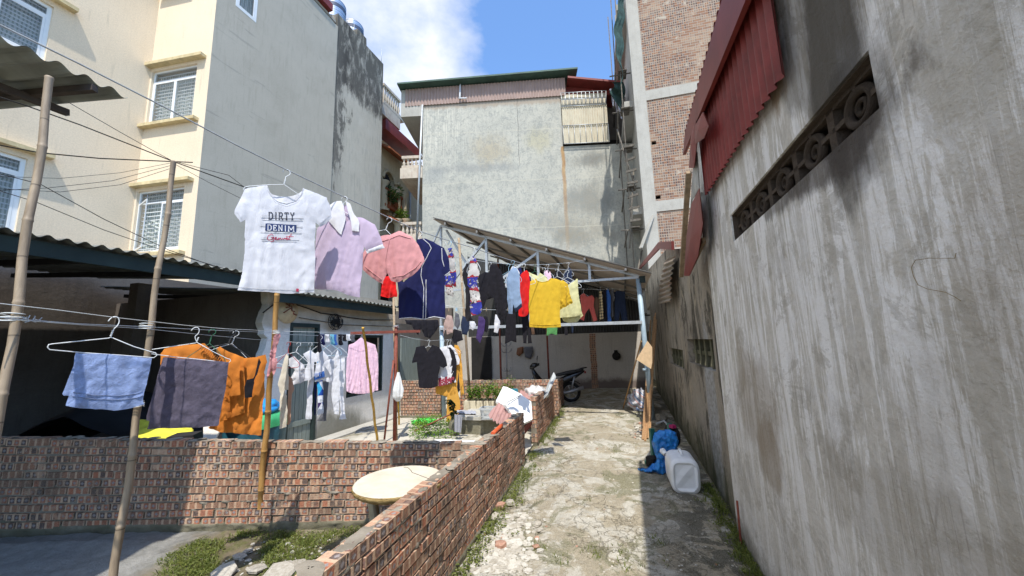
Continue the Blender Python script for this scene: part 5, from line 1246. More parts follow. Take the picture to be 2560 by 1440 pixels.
def bx_(s, t):
    u = UC(a[0]+(b[0]-a[0])*s+(d_[0]-a[0])*t, a[1]+(b[1]-a[1])*s+(c_[1]-b[1])*t); return sf(u.x, u.y)+p1.n*.0015
mb.grid(bx_, 18, 6); mb.build('print_block', inkn, g)
mb = MB(); ribbon(mb, lambda u, v: sf(u, v)+p1.n*.003, p1, letters('DENIM', 669, 564.5, 733, 577.5, .045), .0027); mb.build('lettering', inkg if False else FB['white'], g)
mb = MB(); ribbon(mb, lambda u, v: sf(u, v)+p1.n*.0012, p1, [[(683, 591), (678, 587), (670, 591), (667, 598), (671, 602), (679, 600), (683, 595), (676, 595), (684, 595), (683, 604), (676, 606)], [(686, 599), (691, 597), (689, 594), (686, 598), (689, 601), (694, 599)], [(694, 601), (696, 596), (697, 600), (700, 596), (702, 600), (704, 599)], [(706, 596), (706, 600), (710, 598), (711, 596), (712, 600)], [(714, 599), (718, 597), (716, 595), (713, 598), (717, 601), (722, 597)], [(728, 586), (723, 592), (721, 600), (725, 600)], [(714, 592), (733, 593)]], .0018); mb.build('signature', inkr, g)
mb = MB(); u = UC(740, 722); mb.box(sf(u.x, u.y)-p1.n*.001, p1.d*.014, Vector((0, 0, -.019)), p1.n*.002); mb.build('hem_tag', inkr, g)
hanger('white wire hanger holding the lettered white T-shirt', H1, p1, .40, roll=rad(-7), drop=.115)
# ---- lavender polo
H2 = LA.at(862, 492); p2 = fp(H2, -22)
b2 = [(794, 573), (812, 556), (830, 545), (855, 540), (868, 556), (882, 545), (905, 545), (938, 562), (948, 585), (958, 611), (918, 627), (912, 618), (908, 640), (905, 690), (902, 744), (870, 738), (845, 727), (815, 724), (787, 723), (787, 640), (790, 600)]
g, sf = garment('polo_shirt', 'lavender polo shirt with open collar and white sleeve cuffs', 'polo shirt', p2, [(b2, {})], FB['lavender'], GC, thick=.009, amp=.010, freq=4.5, wr=.0014, seed=5, res=.014,
  parts=[('collar', FB['offwhite'], [(824, 520), (842, 508), (858, 506), (864, 520), (868, 548), (858, 590), (842, 574), (826, 556)], dict(z0=.03, amp=.006, thick=.004)), ('collar', FB['offwhite'], [(868, 506), (880, 514), (890, 540), (901, 556), (902, 583), (884, 580), (878, 545)], dict(z0=.035, amp=.004, thick=.004)),
         ('neck_lining', FB['lavender'], [(858, 512), (870, 512), (884, 545), (884, 584), (858, 584)], dict(z0=-.012, amp=.002, thick=.002)), ('cuff', FB['white'], [(914, 626), (957, 611), (962, 620), (918, 634)], dict(z0=.004, amp=.004, thick=.02))])
hanger('white wire hanger inside the lavender polo shirt', H2, p2, .40, roll=rad(-8))
# ---- pink shorts
H3 = LA.at(975, 545); p3 = fp(H3, -14)
b3 = [(952, 592), (975, 588), (1000, 578), (1030, 592), (1048, 615), (1058, 640), (1062, 655), (1050, 672), (1025, 692), (995, 706), (978, 702), (968, 682), (958, 711), (945, 705), (925, 690), (908, 675), (905, 640), (918, 622), (938, 605)]
g, sf = garment('shorts', 'pink elastic-waist shorts hung sideways between the polo and the navy shirt', 'shorts', p3, [(b3, {})], FB['pink'], GC, thick=.012, amp=.010, freq=5.5, wr=.0018, seed=9, res=.013)
mb = MB(); strokes(mb, sf, p3, [[(968, 684), (966, 650), (972, 615), (975, 600)], [(930, 612), (965, 603), (1000, 590), (1028, 598)], [(915, 668), (935, 684), (956, 700)], [(982, 694), (1010, 690), (1040, 670), (1054, 655)]], .003); mb.build('seam', FB['pink'], g)
hanger('white wire hanger holding the pink shorts', H3, p3, .40, roll=rad(-18))
# ---- navy pyjama shirt
H4 = LA.at(1050, 579); p4 = fp(H4, -10)
b4 = [(1042, 600), (1060, 597), (1085, 605), (1110, 620), (1122, 645), (1127, 680), (1112, 690), (1112, 740), (1114, 797), (1085, 793), (1060, 800), (1030, 795), (996, 797), (996, 740), (993, 700), (1010, 705), (1030, 690), (1046, 672), (1050, 640), (1042, 615)]
g, sf = garment('pyjama_shirt', 'navy satin pyjama shirt edged with white piping', 'shirt', p4, [(b4, {})], FB['navy'], GC, thick=.009, amp=.011, freq=4.5, wr=.003, seed=12, res=.016)
mb = MB(); strokes(mb, sf, p4, [[(1058, 598), (1074, 612), (1079, 622), (1068, 645), (1055, 668), (1053, 690), (1060, 720), (1059, 760), (1058, 796)], [(1066, 700), (1066, 760), (1064, 796)], [(1105, 622), (1106, 650), (1111, 668)], [(998, 796), (1030, 794), (1060, 798), (1085, 792), (1112, 796)], [(1112, 689), (1126, 679)]], .0032, 5); mb.build('piping', FB['white'], g)
hanger('white wire hanger in the collar of the navy pyjama shirt', H4, p4, .41, roll=rad(-10))
p5 = fp(LA.at(975, 545), -14); p5 = Plane(p5.p(0, 0, -.5).xy, p5.p(1, 0, -.5).xy)
garment('shirt', 'bright red shirt, only its hem showing below the pink shorts', 'shirt', p5, [([(958, 690), (988, 690), (990, 712), (993, 742), (972, 744), (952, 740)], {})], FB['red'], GC, amp=.02, freq=7, seed=4)
# ---- second line, canopy side
cpt = CPp.hit(1466, 650); LBn = Line((-.75, 3.9), (cpt.x, cpt.y))
wire('thin nylon line tied to the truss of the canopy, behind the steel wire', LBn, [(1112, 604), (1135, 642), (1217, 655), (1265, 660), (1320, 662), (1369, 661), (1420, 657), (1466, 650)], .0028, M['linelight'])
def hang(name, label, cat, px, py, yaw, outline, fab, hl, roll=0, line=LA, w=.4, hm=None, extra=(), parts=(), **kw):
    P = line.at(px, py); pl = fp(P, yaw)
    g, sf = garment(name, label, cat, pl, [(outline, {})]+[(o, k) for o, k in extra], FB[fab], GC, parts=parts, **{**dict(thick=.007, amp=.014, freq=5, seed=int(px) % 17, res=.02, wr=.003), **kw})
    if hl: hanger(hl, P, pl, w, hm, roll, r=.0028)
    return g, sf, pl
hang('blouse', 'blue, white and red patterned blouse beside the navy shirt, under a blue peg', 'blouse', 1125, 604, -50, [(1121, 622), (1131, 620), (1138, 650), (1143, 690), (1142, 718), (1130, 713), (1132, 743), (1119, 737), (1112, 705), (1110, 690), (1127, 688)], 'floral', 'pale blue plastic hanger with the patterned blouse', w=.15, hm=M['wireblue'])
hang('trousers', 'blue, white and red patterned trousers hanging from the steel wire', 'trousers', 1183, 619, -40, [(1183, 640), (1192, 648), (1197, 668), (1200, 685), (1193, 702), (1197, 730), (1205, 775), (1200, 784), (1180, 790), (1177, 770), (1176, 720), (1170, 713), (1172, 680), (1178, 650)], 'floral', 'wire hanger holding the patterned trousers', w=.18)
hang('jacket', 'black jacket with a long hanging sleeve beside the patterned trousers', 'jacket', 1170, 649, -30, [(1168, 658), (1178, 666), (1176, 720), (1178, 790), (1183, 800), (1168, 804), (1164, 795), (1165, 720), (1160, 705), (1157, 690), (1160, 672)], 'black', 'wire hanger holding the black jacket', line=LBn, w=.2)
hang('trousers', 'wide black trousers drying on the steel wire beside the pale jeans', 'trousers', 1233, 637, 0, [(1226, 662), (1240, 660), (1256, 684), (1264, 720), (1267, 760), (1263, 800), (1254, 809), (1243, 790), (1237, 762), (1235, 745), (1222, 748), (1218, 742), (1222, 700)], 'black', None, amp=.025)
hang('shirt', 'black short-sleeved shirt hanging behind the wide black trousers', 'shirt', 1224, 656, 0, [(1196, 690), (1212, 680), (1232, 684), (1236, 700), (1230, 745), (1216, 750), (1205, 778), (1198, 735)], 'black', 'wire hanger holding the black short-sleeved shirt', line=LBn)
hang('jeans', 'pale blue jeans with turned cuffs beside the red tank top', 'jeans', 1282, 652, -15, [(1273, 680), (1283, 668), (1292, 670), (1300, 690), (1302, 740), (1305, 765), (1290, 779), (1283, 760), (1282, 785), (1271, 784), (1268, 740), (1266, 700)], 'jean', 'blue plastic hanger clipped to the pale jeans', hm=M['wireblue'], w=.2, parts=[('cuff', FB['darkblue'], [(1286, 772), (1304, 758), (1306, 766), (1290, 780)], dict(z0=.012, thick=.01))])
hang('shirt', 'white blouse bunched up beside the pale blue jeans', 'blouse', 1271, 660, -10, [(1281, 666), (1290, 668), (1299, 682), (1300, 694), (1290, 700), (1284, 690), (1274, 700), (1262, 718), (1264, 700), (1272, 682)], 'offwhite', 'wire hanger holding the bunched white blouse', line=LBn, hm=M['wireblue'])
hang('tank_top', 'bright red tank top between the pale jeans and the yellow T-shirt', 'tank top', 1310, 660, -28, [(1302, 686), (1310, 679), (1318, 676), (1324, 684), (1326, 704), (1323, 740), (1321, 785), (1314, 791), (1298, 790), (1297, 750), (1295, 710)], 'red', 'white hanger holding the red tank top', w=.3)
hang('vest', 'navy vest peeping out behind the red tank top', 'vest', 1302, 663, 0, [(1294, 672), (1302, 668), (1306, 680), (1300, 700), (1326, 690), (1330, 712), (1324, 760), (1296, 760)], 'navy', None, line=LBn)
hang('leggings', 'black leggings whose legs dangle below the steel tie beam', 'leggings', 1320, 662, 0, [(1300, 740), (1324, 742), (1322, 800), (1330, 858), (1320, 859), (1318, 815), (1316, 859), (1308, 858), (1305, 800)], 'black', None, line=LBn, amp=.01)
hang('shorts', 'black shorts pegged behind the white strip of cloth', 'shorts', 1278, 661, 0, [(1266, 782), (1288, 782), (1290, 820), (1291, 856), (1278, 852), (1262, 860), (1264, 820)], 'black', None, line=LBn, amp=.012)
hang('camisole', 'pale green camisole with bright green straps above the yellow T-shirt', 'camisole', 1336, 662, -10, [(1322, 680), (1330, 684), (1345, 690), (1350, 682), (1362, 690), (1370, 700), (1366, 740), (1332, 740)], 'lemon', 'green and white hanger with the pale green camisole', line=LBn, hm=M['wiregreen'])
hang('bodice', 'pink strappy top peeping over the yellow T-shirt', 'top', 1369, 661, 0, [(1361, 680), (1368, 675), (1371, 684), (1375, 678), (1379, 692), (1376, 712), (1362, 708)], 'palepink', 'wire hanger holding the pink strappy top', line=LBn, w=.2)
hang('top', 'black strappy top beside the pink one, near the truss', 'top', 1395, 660, 0, [(1384, 690), (1392, 676), (1403, 680), (1406, 700), (1398, 720), (1384, 716)], 'black', 'wire hanger holding the black strappy top', line=LBn, w=.2)
hang('shirt', 'dark navy shirt with red collar behind the empty hanger arm', 'shirt', 1420, 657, 0, [(1408, 690), (1418, 676), (1424, 668), (1430, 678), (1430, 704), (1424, 708), (1410, 702)], 'darkblue', 'wire hanger holding the dark navy shirt', line=LBn, w=.2)
yb = [(1325, 704), (1340, 697), (1344, 702), (1356, 705), (1370, 702), (1376, 696), (1390, 697), (1400, 701), (1402, 725), (1399, 760), (1402, 818), (1365, 820), (1324, 818), (1322, 760), (1323, 735)]
g, sf, yp = hang('t_shirt', 'plain mustard yellow T-shirt hanging face-on from the steel wire', 't-shirt', 1360, 670, 4, yb, 'yellow', 'white wire hanger holding the plain yellow T-shirt', amp=.007, freq=3.5, wr=.0016, res=.017, w=.36)
mb = MB(); strokes(mb, sf, yp, [[(1340, 698), (1344, 703), (1356, 706), (1370, 703), (1376, 697)], [(1325, 811), (1365, 813), (1401, 811)]], .003); mb.build('seam', FB['yellow'], g)
hang('t_shirt', 'draped mustard yellow top partly behind the plain yellow T-shirt', 'top', 1392, 673, -20, [(1396, 702), (1408, 701), (1420, 710), (1425, 735), (1431, 757), (1415, 766), (1398, 777), (1396, 740)], 'yellow', 'white wire hanger holding the draped yellow top', amp=.03, freq=7)
hang('tank_top', 'pale lemon tank top with a dipping back hem', 'tank top', 1419, 676, -8, [(1402, 716), (1421, 712), (1434, 704), (1442, 697), (1445, 698), (1446, 735), (1456, 787), (1440, 791), (1400, 795), (1399, 760)], 'lemon', 'white wire hanger with one bare arm above the lemon tank top', w=.42, extra=[([(1402, 785), (1454, 782), (1457, 788), (1442, 804), (1420, 807), (1406, 802)], dict(z0=-.05))], roll=rad(-4))
# ---- darker line under the canopy
LF = Line((1.2, 9.3), (3.2, 8.9))
wire('line strung under the canopy carrying dark jeans and checked shirt', LF, [(1440, 722), (1500, 724), (1540, 722), (1600, 728)], .003, M['linelight'])
def hf(*a, **k): return hang(*a, line=LF, **k)
hf('trousers', 'coral trousers under the canopy, beside the checked shirt', 'trousers', 1458, 722, -5, [(1451, 738), (1460, 733), (1468, 742), (1480, 738), (1486, 745), (1484, 765), (1493, 800), (1484, 804), (1473, 770), (1463, 785), (1460, 802), (1449, 797), (1455, 775), (1451, 750)], 'coral', 'wire hanger holding the coral trousers', w=.3)
hf('shirt', 'yellow and black checked shirt seen edge-on under the canopy', 'shirt', 1501, 718, -50, [(1499, 726), (1504, 728), (1508, 760), (1510, 795), (1498, 802), (1497, 760)], 'plaid', 'wire hanger holding the checked shirt', w=.12)
hf('shirt', 'brown shirt in the shade between coral trousers and checked shirt', 'shirt', 1488, 722, -20, [(1484, 748), (1492, 742), (1499, 750), (1497, 775), (1492, 800), (1480, 806), (1478, 790)], 'brown', None)
hf('shirt', 'bright blue shirt hanging in the canopy shade', 'shirt', 1518, 720, -40, [(1514, 728), (1522, 722), (1528, 745), (1527, 790), (1530, 805), (1519, 805), (1516, 760)], 'blue', 'wire hanger holding the bright blue shirt', w=.12)
hf('trousers', 'black trousers hanging between the checked shirt and blue shirt', 'trousers', 1512, 720, -40, [(1508, 728), (1515, 722), (1517, 760), (1518, 803), (1510, 803), (1509, 760)], 'black', None)
hf('shirt', 'grey shirt hanging in the shade beside the blue shirt', 'shirt', 1530, 720, -40, [(1524, 724), (1534, 724), (1537, 750), (1533, 755), (1534, 790), (1529, 795)], 'greygrey', 'wire hanger holding the grey shirt', w=.12)
hf('jeans', 'dark blue jeans, last garment before the canopy post', 'jeans', 1550, 722, -5, [(1536, 730), (1545, 727), (1562, 728), (1564, 760), (1570, 805), (1556, 806), (1550, 775), (1547, 806), (1536, 805), (1537, 765)], 'darkblue', 'wire hanger holding the dark blue jeans', w=.2)
for (x, y, nm, lab, pts, fb) in ((1378, 815, 'shorts', 'green shorts hanging below the yellow T-shirt', [(1368, 812), (1394, 812), (1392, 838), (1378, 834), (1367, 840)], 'green'), (1414, 815, 'sock', 'dark sock pegged below the steel tie beam', [(1411, 812), (1418, 812), (1419, 838), (1412, 838)], 'black'), (1431, 815, 'strap', 'thin dark strap pegged beside the dark sock', [(1428, 812), (1434, 812), (1433, 832), (1430, 832)], 'darkblue'), (1334, 815, 'sock', 'dark brown sock pegged beside the black leggings', [(1326, 812), (1334, 812), (1337, 836), (1330, 836)], 'brown'), (1300, 790, 'cloth', 'pale blue cloth peeping out beside the yellow T-shirt', [(1317, 776), (1326, 770), (1326, 812), (1315, 812)], 'jean')):
    pl = Plane(CPp.p(0, 0, -.12).xy, CPp.p(1, 0, -.12).xy); garment(nm, lab, nm, pl, [(pts, {})], FB[fb], GC, amp=.01, res=.03)
# ---- small washing on the middle line
LG = Line((-1.2, 6.2), (.1, 6.9))
wire('short line with underwear pegs before the canopy', LG, [(1108, 762), (1140, 768), (1200, 774), (1276, 775)], .0035, M['linelight'])
small = [('bra', 'nude moulded bra hanging by one strap', 1122, [(1118, 787), (1130, 790), (1134, 806), (1132, 832), (1118, 836), (1113, 820), (1108, 842), (1110, 810)], 'nude'), ('bra', 'dark bra with brown cup beside the nude bra', 1142, [(1138, 780), (1147, 786), (1150, 810), (1144, 825), (1136, 812)], 'greygrey'),
 ('shorts', 'black shorts with blue hem beside the brown post', 1160, [(1156, 790), (1172, 795), (1173, 820), (1168, 838), (1155, 836), (1152, 815)], 'darkblue'), ('cap', 'dark olive drawstring bag hanging beside the nude bra', 1140, [(1136, 822), (1154, 828), (1158, 850), (1136, 858), (1130, 845)], 'black'),
 ('hair_band', 'crumpled off-white lace cloth next to the brown post', 1180, [(1174, 803), (1186, 804), (1190, 812), (1182, 826), (1174, 820)], 'offwhite'), ('scarf', 'deep purple scarf hanging in a point', 1203, [(1197, 790), (1207, 792), (1213, 800), (1210, 830), (1200, 858), (1190, 846), (1194, 820)], 'purple'),
 ('panties', 'black panties with a lace edge beside the purple scarf', 1216, [(1211, 790), (1219, 792), (1222, 815), (1218, 832), (1211, 828)], 'black'), ('panties', 'off-white panties pegged beside the white strip', 1242, [(1238, 786), (1246, 788), (1250, 808), (1244, 833), (1235, 830), (1236, 805)], 'offwhite'), ('towel', 'narrow white strip of cloth pegged in a column', 1270, [(1267, 784), (1274, 784), (1276, 835), (1266, 839)], 'white')]
for i, (nm, lab, px, pts, fb) in enumerate(small):
    pl = fp(LG.at(px, 772), (-10, 15, -5)[i % 3]); garment(nm, lab, nm.replace('_', ' '), pl, [(pts, {})], FB[fb], GC, amp=.012, res=.02, seed=i)
    P = LG.at(px, 772); mb = MB(); mb.cbox(P+Vector((-.006, 0, -.012)), .006, .012, .06, rad(8)); mb.cbox(P+Vector((.006, 0, -.012)), .006, .012, .06, rad(-8)); tag(mb.build('clothes_peg', M['wireblue'] if i % 2 else M['wood'], loc=P), 'small clothes peg above the '+lab.split(' with ')[0].split(' beside ')[0].split(' hanging ')[0].split(' pegged ')[0].split(' next ')[0], 'peg', 'clothes pegs')
# ---- cluster with the black T-shirt
LE = Line((-1.75, 6.6), (-1.0, 7.2))
wire('short line by the blue post from which the black T-shirt hangs', LE, [(1000, 838), (1040, 848), (1075, 852), (1130, 848)], .003)
def he(*a, **k): return hang(*a, line=LE, **k)
he('shirt', 'mustard long-sleeved shirt behind the black and white T-shirts', 'shirt', 1128, 850, 0, [(1136, 862), (1146, 864), (1152, 880), (1156, 930), (1160, 985), (1152, 990), (1146, 930), (1140, 985), (1120, 992), (1090, 984), (1088, 966), (1130, 960)], 'mustard', 'black hanger holding the mustard shirt', hm=M['wireblack'])
he('t_shirt', 'rose-hemmed grey T-shirt with small white emblem, behind the black one', 't-shirt', 1108, 850, 8, [(1096, 870), (1112, 866), (1122, 872), (1130, 900), (1136, 950), (1118, 962), (1096, 965)], 'offwhite', 'wire hanger holding the rose-hemmed T-shirt', parts=[('hem_band', FB['rose'], [(1096, 945), (1136, 938), (1138, 952), (1118, 962), (1096, 966)], dict(z0=.012))], w=.3, amp=.01)
he('t_shirt', 'black T-shirt sleeve pair hanging behind the white T-shirt', 't-shirt', 1118, 850, -12, [(1108, 872), (1126, 868), (1136, 880), (1142, 905), (1140, 940), (1134, 958), (1118, 950), (1112, 915)], 'black', 'wire hanger holding the small black top')
he('t_shirt', 'white T-shirt hanging behind the black T-shirt near the blue post', 't-shirt', 1125, 850, -20, [(1110, 866), (1128, 862), (1138, 872), (1150, 900), (1149, 910), (1138, 914), (1136, 930), (1141, 956), (1134, 956), (1130, 925), (1126, 890)], 'white', 'white wire hanger holding the small white T-shirt', amp=.012)
he('t_shirt', 'black V-neck T-shirt hanging face-on before the blue post', 't-shirt', 1072, 850, 6, [(1040, 868), (1060, 863), (1069, 880), (1080, 862), (1098, 868), (1106, 880), (1114, 895), (1118, 915), (1108, 920), (1100, 916), (1096, 940), (1095, 965), (1075, 971), (1048, 970), (1043, 920), (1042, 905), (1030, 908), (1031, 900), (1037, 882)], 'black', 'white wire hanger holding the black V-neck T-shirt', amp=.01, freq=4, res=.016)
pl = Plane(LE.at(1060, 820).xy+Vector((0, .5)), LE.at(1060, 820).xy+Vector((1, .6)))
garment('trousers', 'rumpled black trousers bunched on the line under the navy shirt', 'trousers', pl, [([(1012, 800), (1095, 800), (1098, 815), (1088, 830), (1076, 846), (1062, 842), (1052, 822), (1046, 838), (1036, 826), (1028, 812), (1016, 810)], {})], FB['black'], GC, amp=.03, freq=7, res=.022)
# ---- near lower line with towels
Q1 = Y(30, 795, 1.62); Q3 = Y(692, 830, 3.70); LC = Line((Q1.x, Q1.y), (Q3.x, Q3.y))
wire('near lower wire running between bamboo poles, carrying the blue towel', LC, [(-60, 752), (0, 759), (150, 776), (289, 794), (460, 813), (560, 822), (694, 828)], .0022, M['linelight'])
wire('doubled lower wire below the towel wire, tied round the bamboo poles', LC, [(-60, 788), (30, 797), (200, 810), (365, 817), (520, 825), (694, 832)], .0022, M['linelight'])
wire('lowest wire of the near row, knotted at the first pole', LC, [(30, 799), (200, 812), (365, 822), (500, 836), (630, 848), (692, 852)], .0018, M['linelight'])
mb = MB()
for a, b in (((50, 800), (75, 788)), ((60, 795), (90, 806)), ((75, 802), (105, 794)), ((85, 797), (110, 806)), ((62, 806), (88, 790)), ((95, 800), (118, 804))): mb.tube([LC.at(*a), LC.at((a[0]+b[0])/2, (a[1]+b[1])/2+3)+Vector((0, .01, 0)), LC.at(*b)], .0022, 5)
tag(mb.build('knot', M['line'], loc=LC.at(85, 798)), 'tangled knot of wire ends beside the first bamboo pole', 'wire knot')
# blue towel folded over its hanger
HT1 = LC.at(287, 794); pT = fp(HT1, 8); pT = Plane(pT.p(0, 0, 0).xy, pT.p(1, 0, 0).xy)
b = [(190, 881), (240, 884), (300, 889), (350, 893), (379, 895), (374, 925), (366, 960), (358, 990), (357, 1005), (360, 1010), (330, 1020), (285, 1027), (240, 1024), (200, 1021), (164, 1014), (172, 985), (183, 940), (188, 905)]
g, sf = garment('towel', 'light blue terry towel folded over a white wire hanger', 'towel', pT, [(b, dict(z0=.01)), ([(192, 882), (378, 896), (372, 930), (340, 1000), (250, 1005), (162, 990), (158, 986), (172, 950), (186, 915)], dict(z0=-.03))], FB['bluetowel'], GC, thick=.006, amp=.010, freq=3.2, wr=.003, seed=7, res=.012)
mb = MB(); strokes(mb, sf, pT, [[(182, 980), (240, 988), (300, 989), (340, 984), (355, 978)], [(180, 990), (240, 998), (300, 999), (340, 994), (356, 988)]], .0016); mb.build('woven_band', FB['bluetowel'], g)
def pxhanger(label, pl, hook, apex, L_, R_2, mat=None, r=.0026):
    """hanger whose bends follow the given points of its own plane"""
    mb = MB(); h = pl.hit
    hx, hy = hook; k = (apex[1]-hy)/62
    arc = [(hx-21*k, hy+12*k), (hx-12*k, hy+2*k), (hx, hy-3*k), (hx+11*k, hy+1*k), (hx+14*k, hy+13*k), (hx+8*k, hy+26*k), (hx-4*k, hy+38*k), apex]
    P = [h(*p) for p in arc]; S_ = []
    for i in range(len(P)-1):
        p0, p1_, p2_, p3_ = P[max(0, i-1)], P[i], P[i+1], P[min(len(P)-1, i+2)]
        for t in (0, .33, .66): S_.append(.5*((2*p1_)+(-p0+p2_)*t+(2*p0-5*p1_+4*p2_-p3_)*t*t+(-p0+3*p1_-3*p2_+p3_)*t**3))
    S_.append(P[-1]); mb.tube(S_, r, 6)
    lx_, ly_ = L_; rx_2, ry_2 = R_2; ax, ay = apex; q = k
    loop = [apex, (ax-6*q, ay+3*q), ((ax+lx_)/2, (ay+ly_)/2-0*q), (lx_+16*q, ly_-4*q), (lx_+4*q, ly_-2*q), (lx_, ly_+6*q), (lx_+6*q, ly_+14*q), ((lx_*2+rx_2)/3, (ly_*2+ry_2)/3+15*q), ((lx_+2*rx_2)/3, (ly_+2*ry_2)/3+13*q), (rx_2-8*q, ry_2+12*q), (rx_2+2*q, ry_2+4*q), (rx_2-3*q, ry_2-4*q), (rx_2-14*q, ry_2-6*q), ((ax+rx_2)/2, (ay+ry_2)/2+3*q)]
    mb.tube([h(*p) for p in loop], r, 6, closed=True)
    for t in range(4): mb.tube([h(ax-3*q+t*2*q, ay-3*q-t*5*q), h(ax+4*q+t*2*q, ay-6*q-t*5*q)], r*1.2, 5)
    return tag(mb.build('hanger', mat or M['wirewhite'], loc=pl.hit(*hook)), label, 'hanger', GH)
pxhanger('wide white wire hanger under the blue towel, one bare loop sticking out', pT, (287, 794), (277, 843), (119, 863), (391, 885))
HT2 = LC.at(495, 818); pG = fp(HT2, 4); pG2 = Plane(pG.p(0, 0, .05).xy, pG.p(1, 0, .05).xy)
g, sf = garment('towel', 'dark grey plush towel folded over a hanger beside the bamboo pole', 'towel', pG2, [([(410, 893), (450, 896), (500, 899), (550, 903), (572, 905), (568, 940), (560, 990), (552, 1030), (545, 1064), (500, 1068), (440, 1070), (402, 1070), (368, 1073), (375, 1040), (388, 985), (400, 930)], dict(z0=.012)), ([(408, 894), (540, 902), (520, 1060), (366, 1052), (366, 1040), (390, 960)], dict(z0=-.02))], FB['greytowel'], GC, thick=.007, amp=.006, freq=3, wr=.004, seed=11, res=.014)
pxhanger('white wire hanger under the dark grey towel', pG2, (490, 820), (492, 856), (372, 876), (576, 900))
# orange blouse with gathered neck + sleeves
pO = fp(LC.at(580, 826), -4)
og = [([(572, 905), (590, 898), (610, 895), (640, 893), (664, 886), (668, 905), (660, 930), (662, 975), (657, 1010), (655, 1050), (653, 1088), (620, 1086), (580, 1082), (545, 1078), (520, 1070), (545, 1050), (556, 990)], {}),
      ([(402, 885), (412, 872), (450, 862), (500, 860), (512, 858), (530, 880), (545, 898), (570, 902), (560, 950), (450, 950), (404, 915)], dict(z0=.02, amp=.012)),
      ([(540, 872), (552, 866), (575, 880), (590, 885), (610, 893), (614, 960), (613, 1030), (580, 1042), (552, 1052), (556, 980), (560, 905)], dict(z0=.06, amp=.018))]
g, sf = garment('blouse', 'rust orange gathered blouse spread over two hangers behind the grey towel', 'blouse', pO, og, FB['orange'], GC, thick=.008, amp=.014, freq=6, wr=.004, seed=3, res=.017,
  parts=[('pocket', FB['orange'], [(566, 900), (602, 900), (603, 984), (580, 988), (566, 980)], dict(z0=.11, amp=.012)), ('sash', FB['black'], [(648, 895), (653, 905), (640, 940), (636, 950), (632, 990), (613, 992), (612, 965), (618, 948), (634, 944), (643, 915)], dict(z0=.085, amp=.008))])
mb = MB()
for t in range(12): strokes(mb, lambda u, v: sf(u, v)+pO.n*.03, pO, [[(508+t*4.2, 862+t*3.1), (501+t*4.4, 872+t*3.1)]], .004)
mb.build('gathers', FB['orange'], g)
hanger('green wire hanger behind the grey towel', LC.at(532, 824), fp(LC.at(532, 824), 0), .24, M['wiregreen'], roll=rad(-6))
hanger('black plastic hanger over the orange blouse', LC.at(583, 827), pO, .46, M['wireblack'], roll=rad(-12), r=.0045)
hanger('white wire hanger beside the black plastic one', LC.at(592, 828), fp(LC.at(592, 828), 6), .34, roll=rad(-14))
# ---- middle row between pole and red post
Q5 = Y(884, 834, 6.7); LD = Line((Q3.x, Q3.y), (Q5.x, Q5.y))
wire('long thin line from the third bamboo pole to the red crossbar', LD, [(692, 828), (780, 830), (884, 833)], .003, M['linelight'])
wire('sagging sock line just below the line to the red crossbar', LD, [(692, 835), (770, 838), (860, 842), (884, 836)], .003, M['linelight'])
wire('low line holding the white clothes by the shed door', LD, [(694, 852), (740, 856), (800, 857), (850, 850)], .0026, M['linelight'])
def hd(*a, **k): return hang(*a, line=LD, **k)
hd('blouse', 'cream long-sleeved blouse hanging edge-on nearest the bamboo pole', 'blouse', 722, 856, -30, [(717, 885), (722, 890), (721, 930), (722, 974), (711, 976), (716, 990), (717, 1040), (714, 1068), (699, 1072), (700, 1020), (702, 985), (696, 962), (705, 925)], 'cream', 'red plastic hanger holding the cream blouse', hm=M['wirered'], w=.25)
hd('trousers', 'beige trousers hanging by the shed door behind the cream blouse', 'trousers', 730, 857, 0, [(722, 940), (730, 945), (736, 972), (730, 985), (727, 1055), (722, 1062), (717, 1060), (720, 990)], 'beige', None)
hd('blouse', 'off-white ruffled blouse on the tilted hanger', 'blouse', 748, 857, -8, [(722, 897), (735, 890), (745, 900), (760, 912), (762, 950), (752, 958), (732, 962), (726, 945), (738, 925), (724, 915)], 'offwhite', 'tilted wire hanger holding the ruffled blouse', roll=rad(-14), amp=.03, freq=8)
hd('shirt', 'white shirt with flared hem beside the blue triangle-patterned top', 'shirt', 776, 857, -12, [(758, 885), (776, 875), (792, 885), (794, 905), (786, 905), (786, 940), (780, 946), (774, 950), (755, 954), (757, 940), (770, 905)], 'white', 'wire hanger holding the flared white shirt', w=.25, extra=[([(765, 945), (780, 945), (776, 1000), (774, 1052), (759, 1052), (762, 1000)], dict(z0=-.1, amp=.008))])
g, sf, tp = hd('dress', 'white dress with blue triangle print and a blue lettered band', 'dress', 802, 840, -4, [(786, 886), (800, 875), (808, 876), (820, 890), (822, 896), (812, 905), (811, 946), (800, 950), (787, 955), (787, 930), (792, 905)], 'white', 'wire hanger holding the triangle-print dress', w=.28, amp=.008, res=.014,
   parts=[('print_panel', FB['tri'], [(796, 888), (804, 882), (810, 935), (789, 940)], dict(z0=.014, thick=.002)), ('letter_band', FB['blue'], [(786, 934), (811, 927), (812, 942), (787, 950)], dict(z0=.022, thick=.002, amp=.006)), ('print_leg', FB['tri'], [(792, 955), (806, 950), (808, 1000), (808, 1034), (793, 1040), (795, 1000)], dict(z0=-.01, amp=.008))])
mb = MB(); strokes(mb, lambda u, v: tp.p(u, v, .040), tp, letters('URY', 789, 934, 804, 943, -.3), .0028, 5); mb.build('lettering', FB['white'], g)
hd('sleepsuit', 'narrow navy and white baby suit behind the triangle-print dress', 'baby suit', 790, 857, 0, [(786, 960), (792, 960), (791, 1000), (789, 1038), (785, 1038), (787, 1000)], 'navy', None)
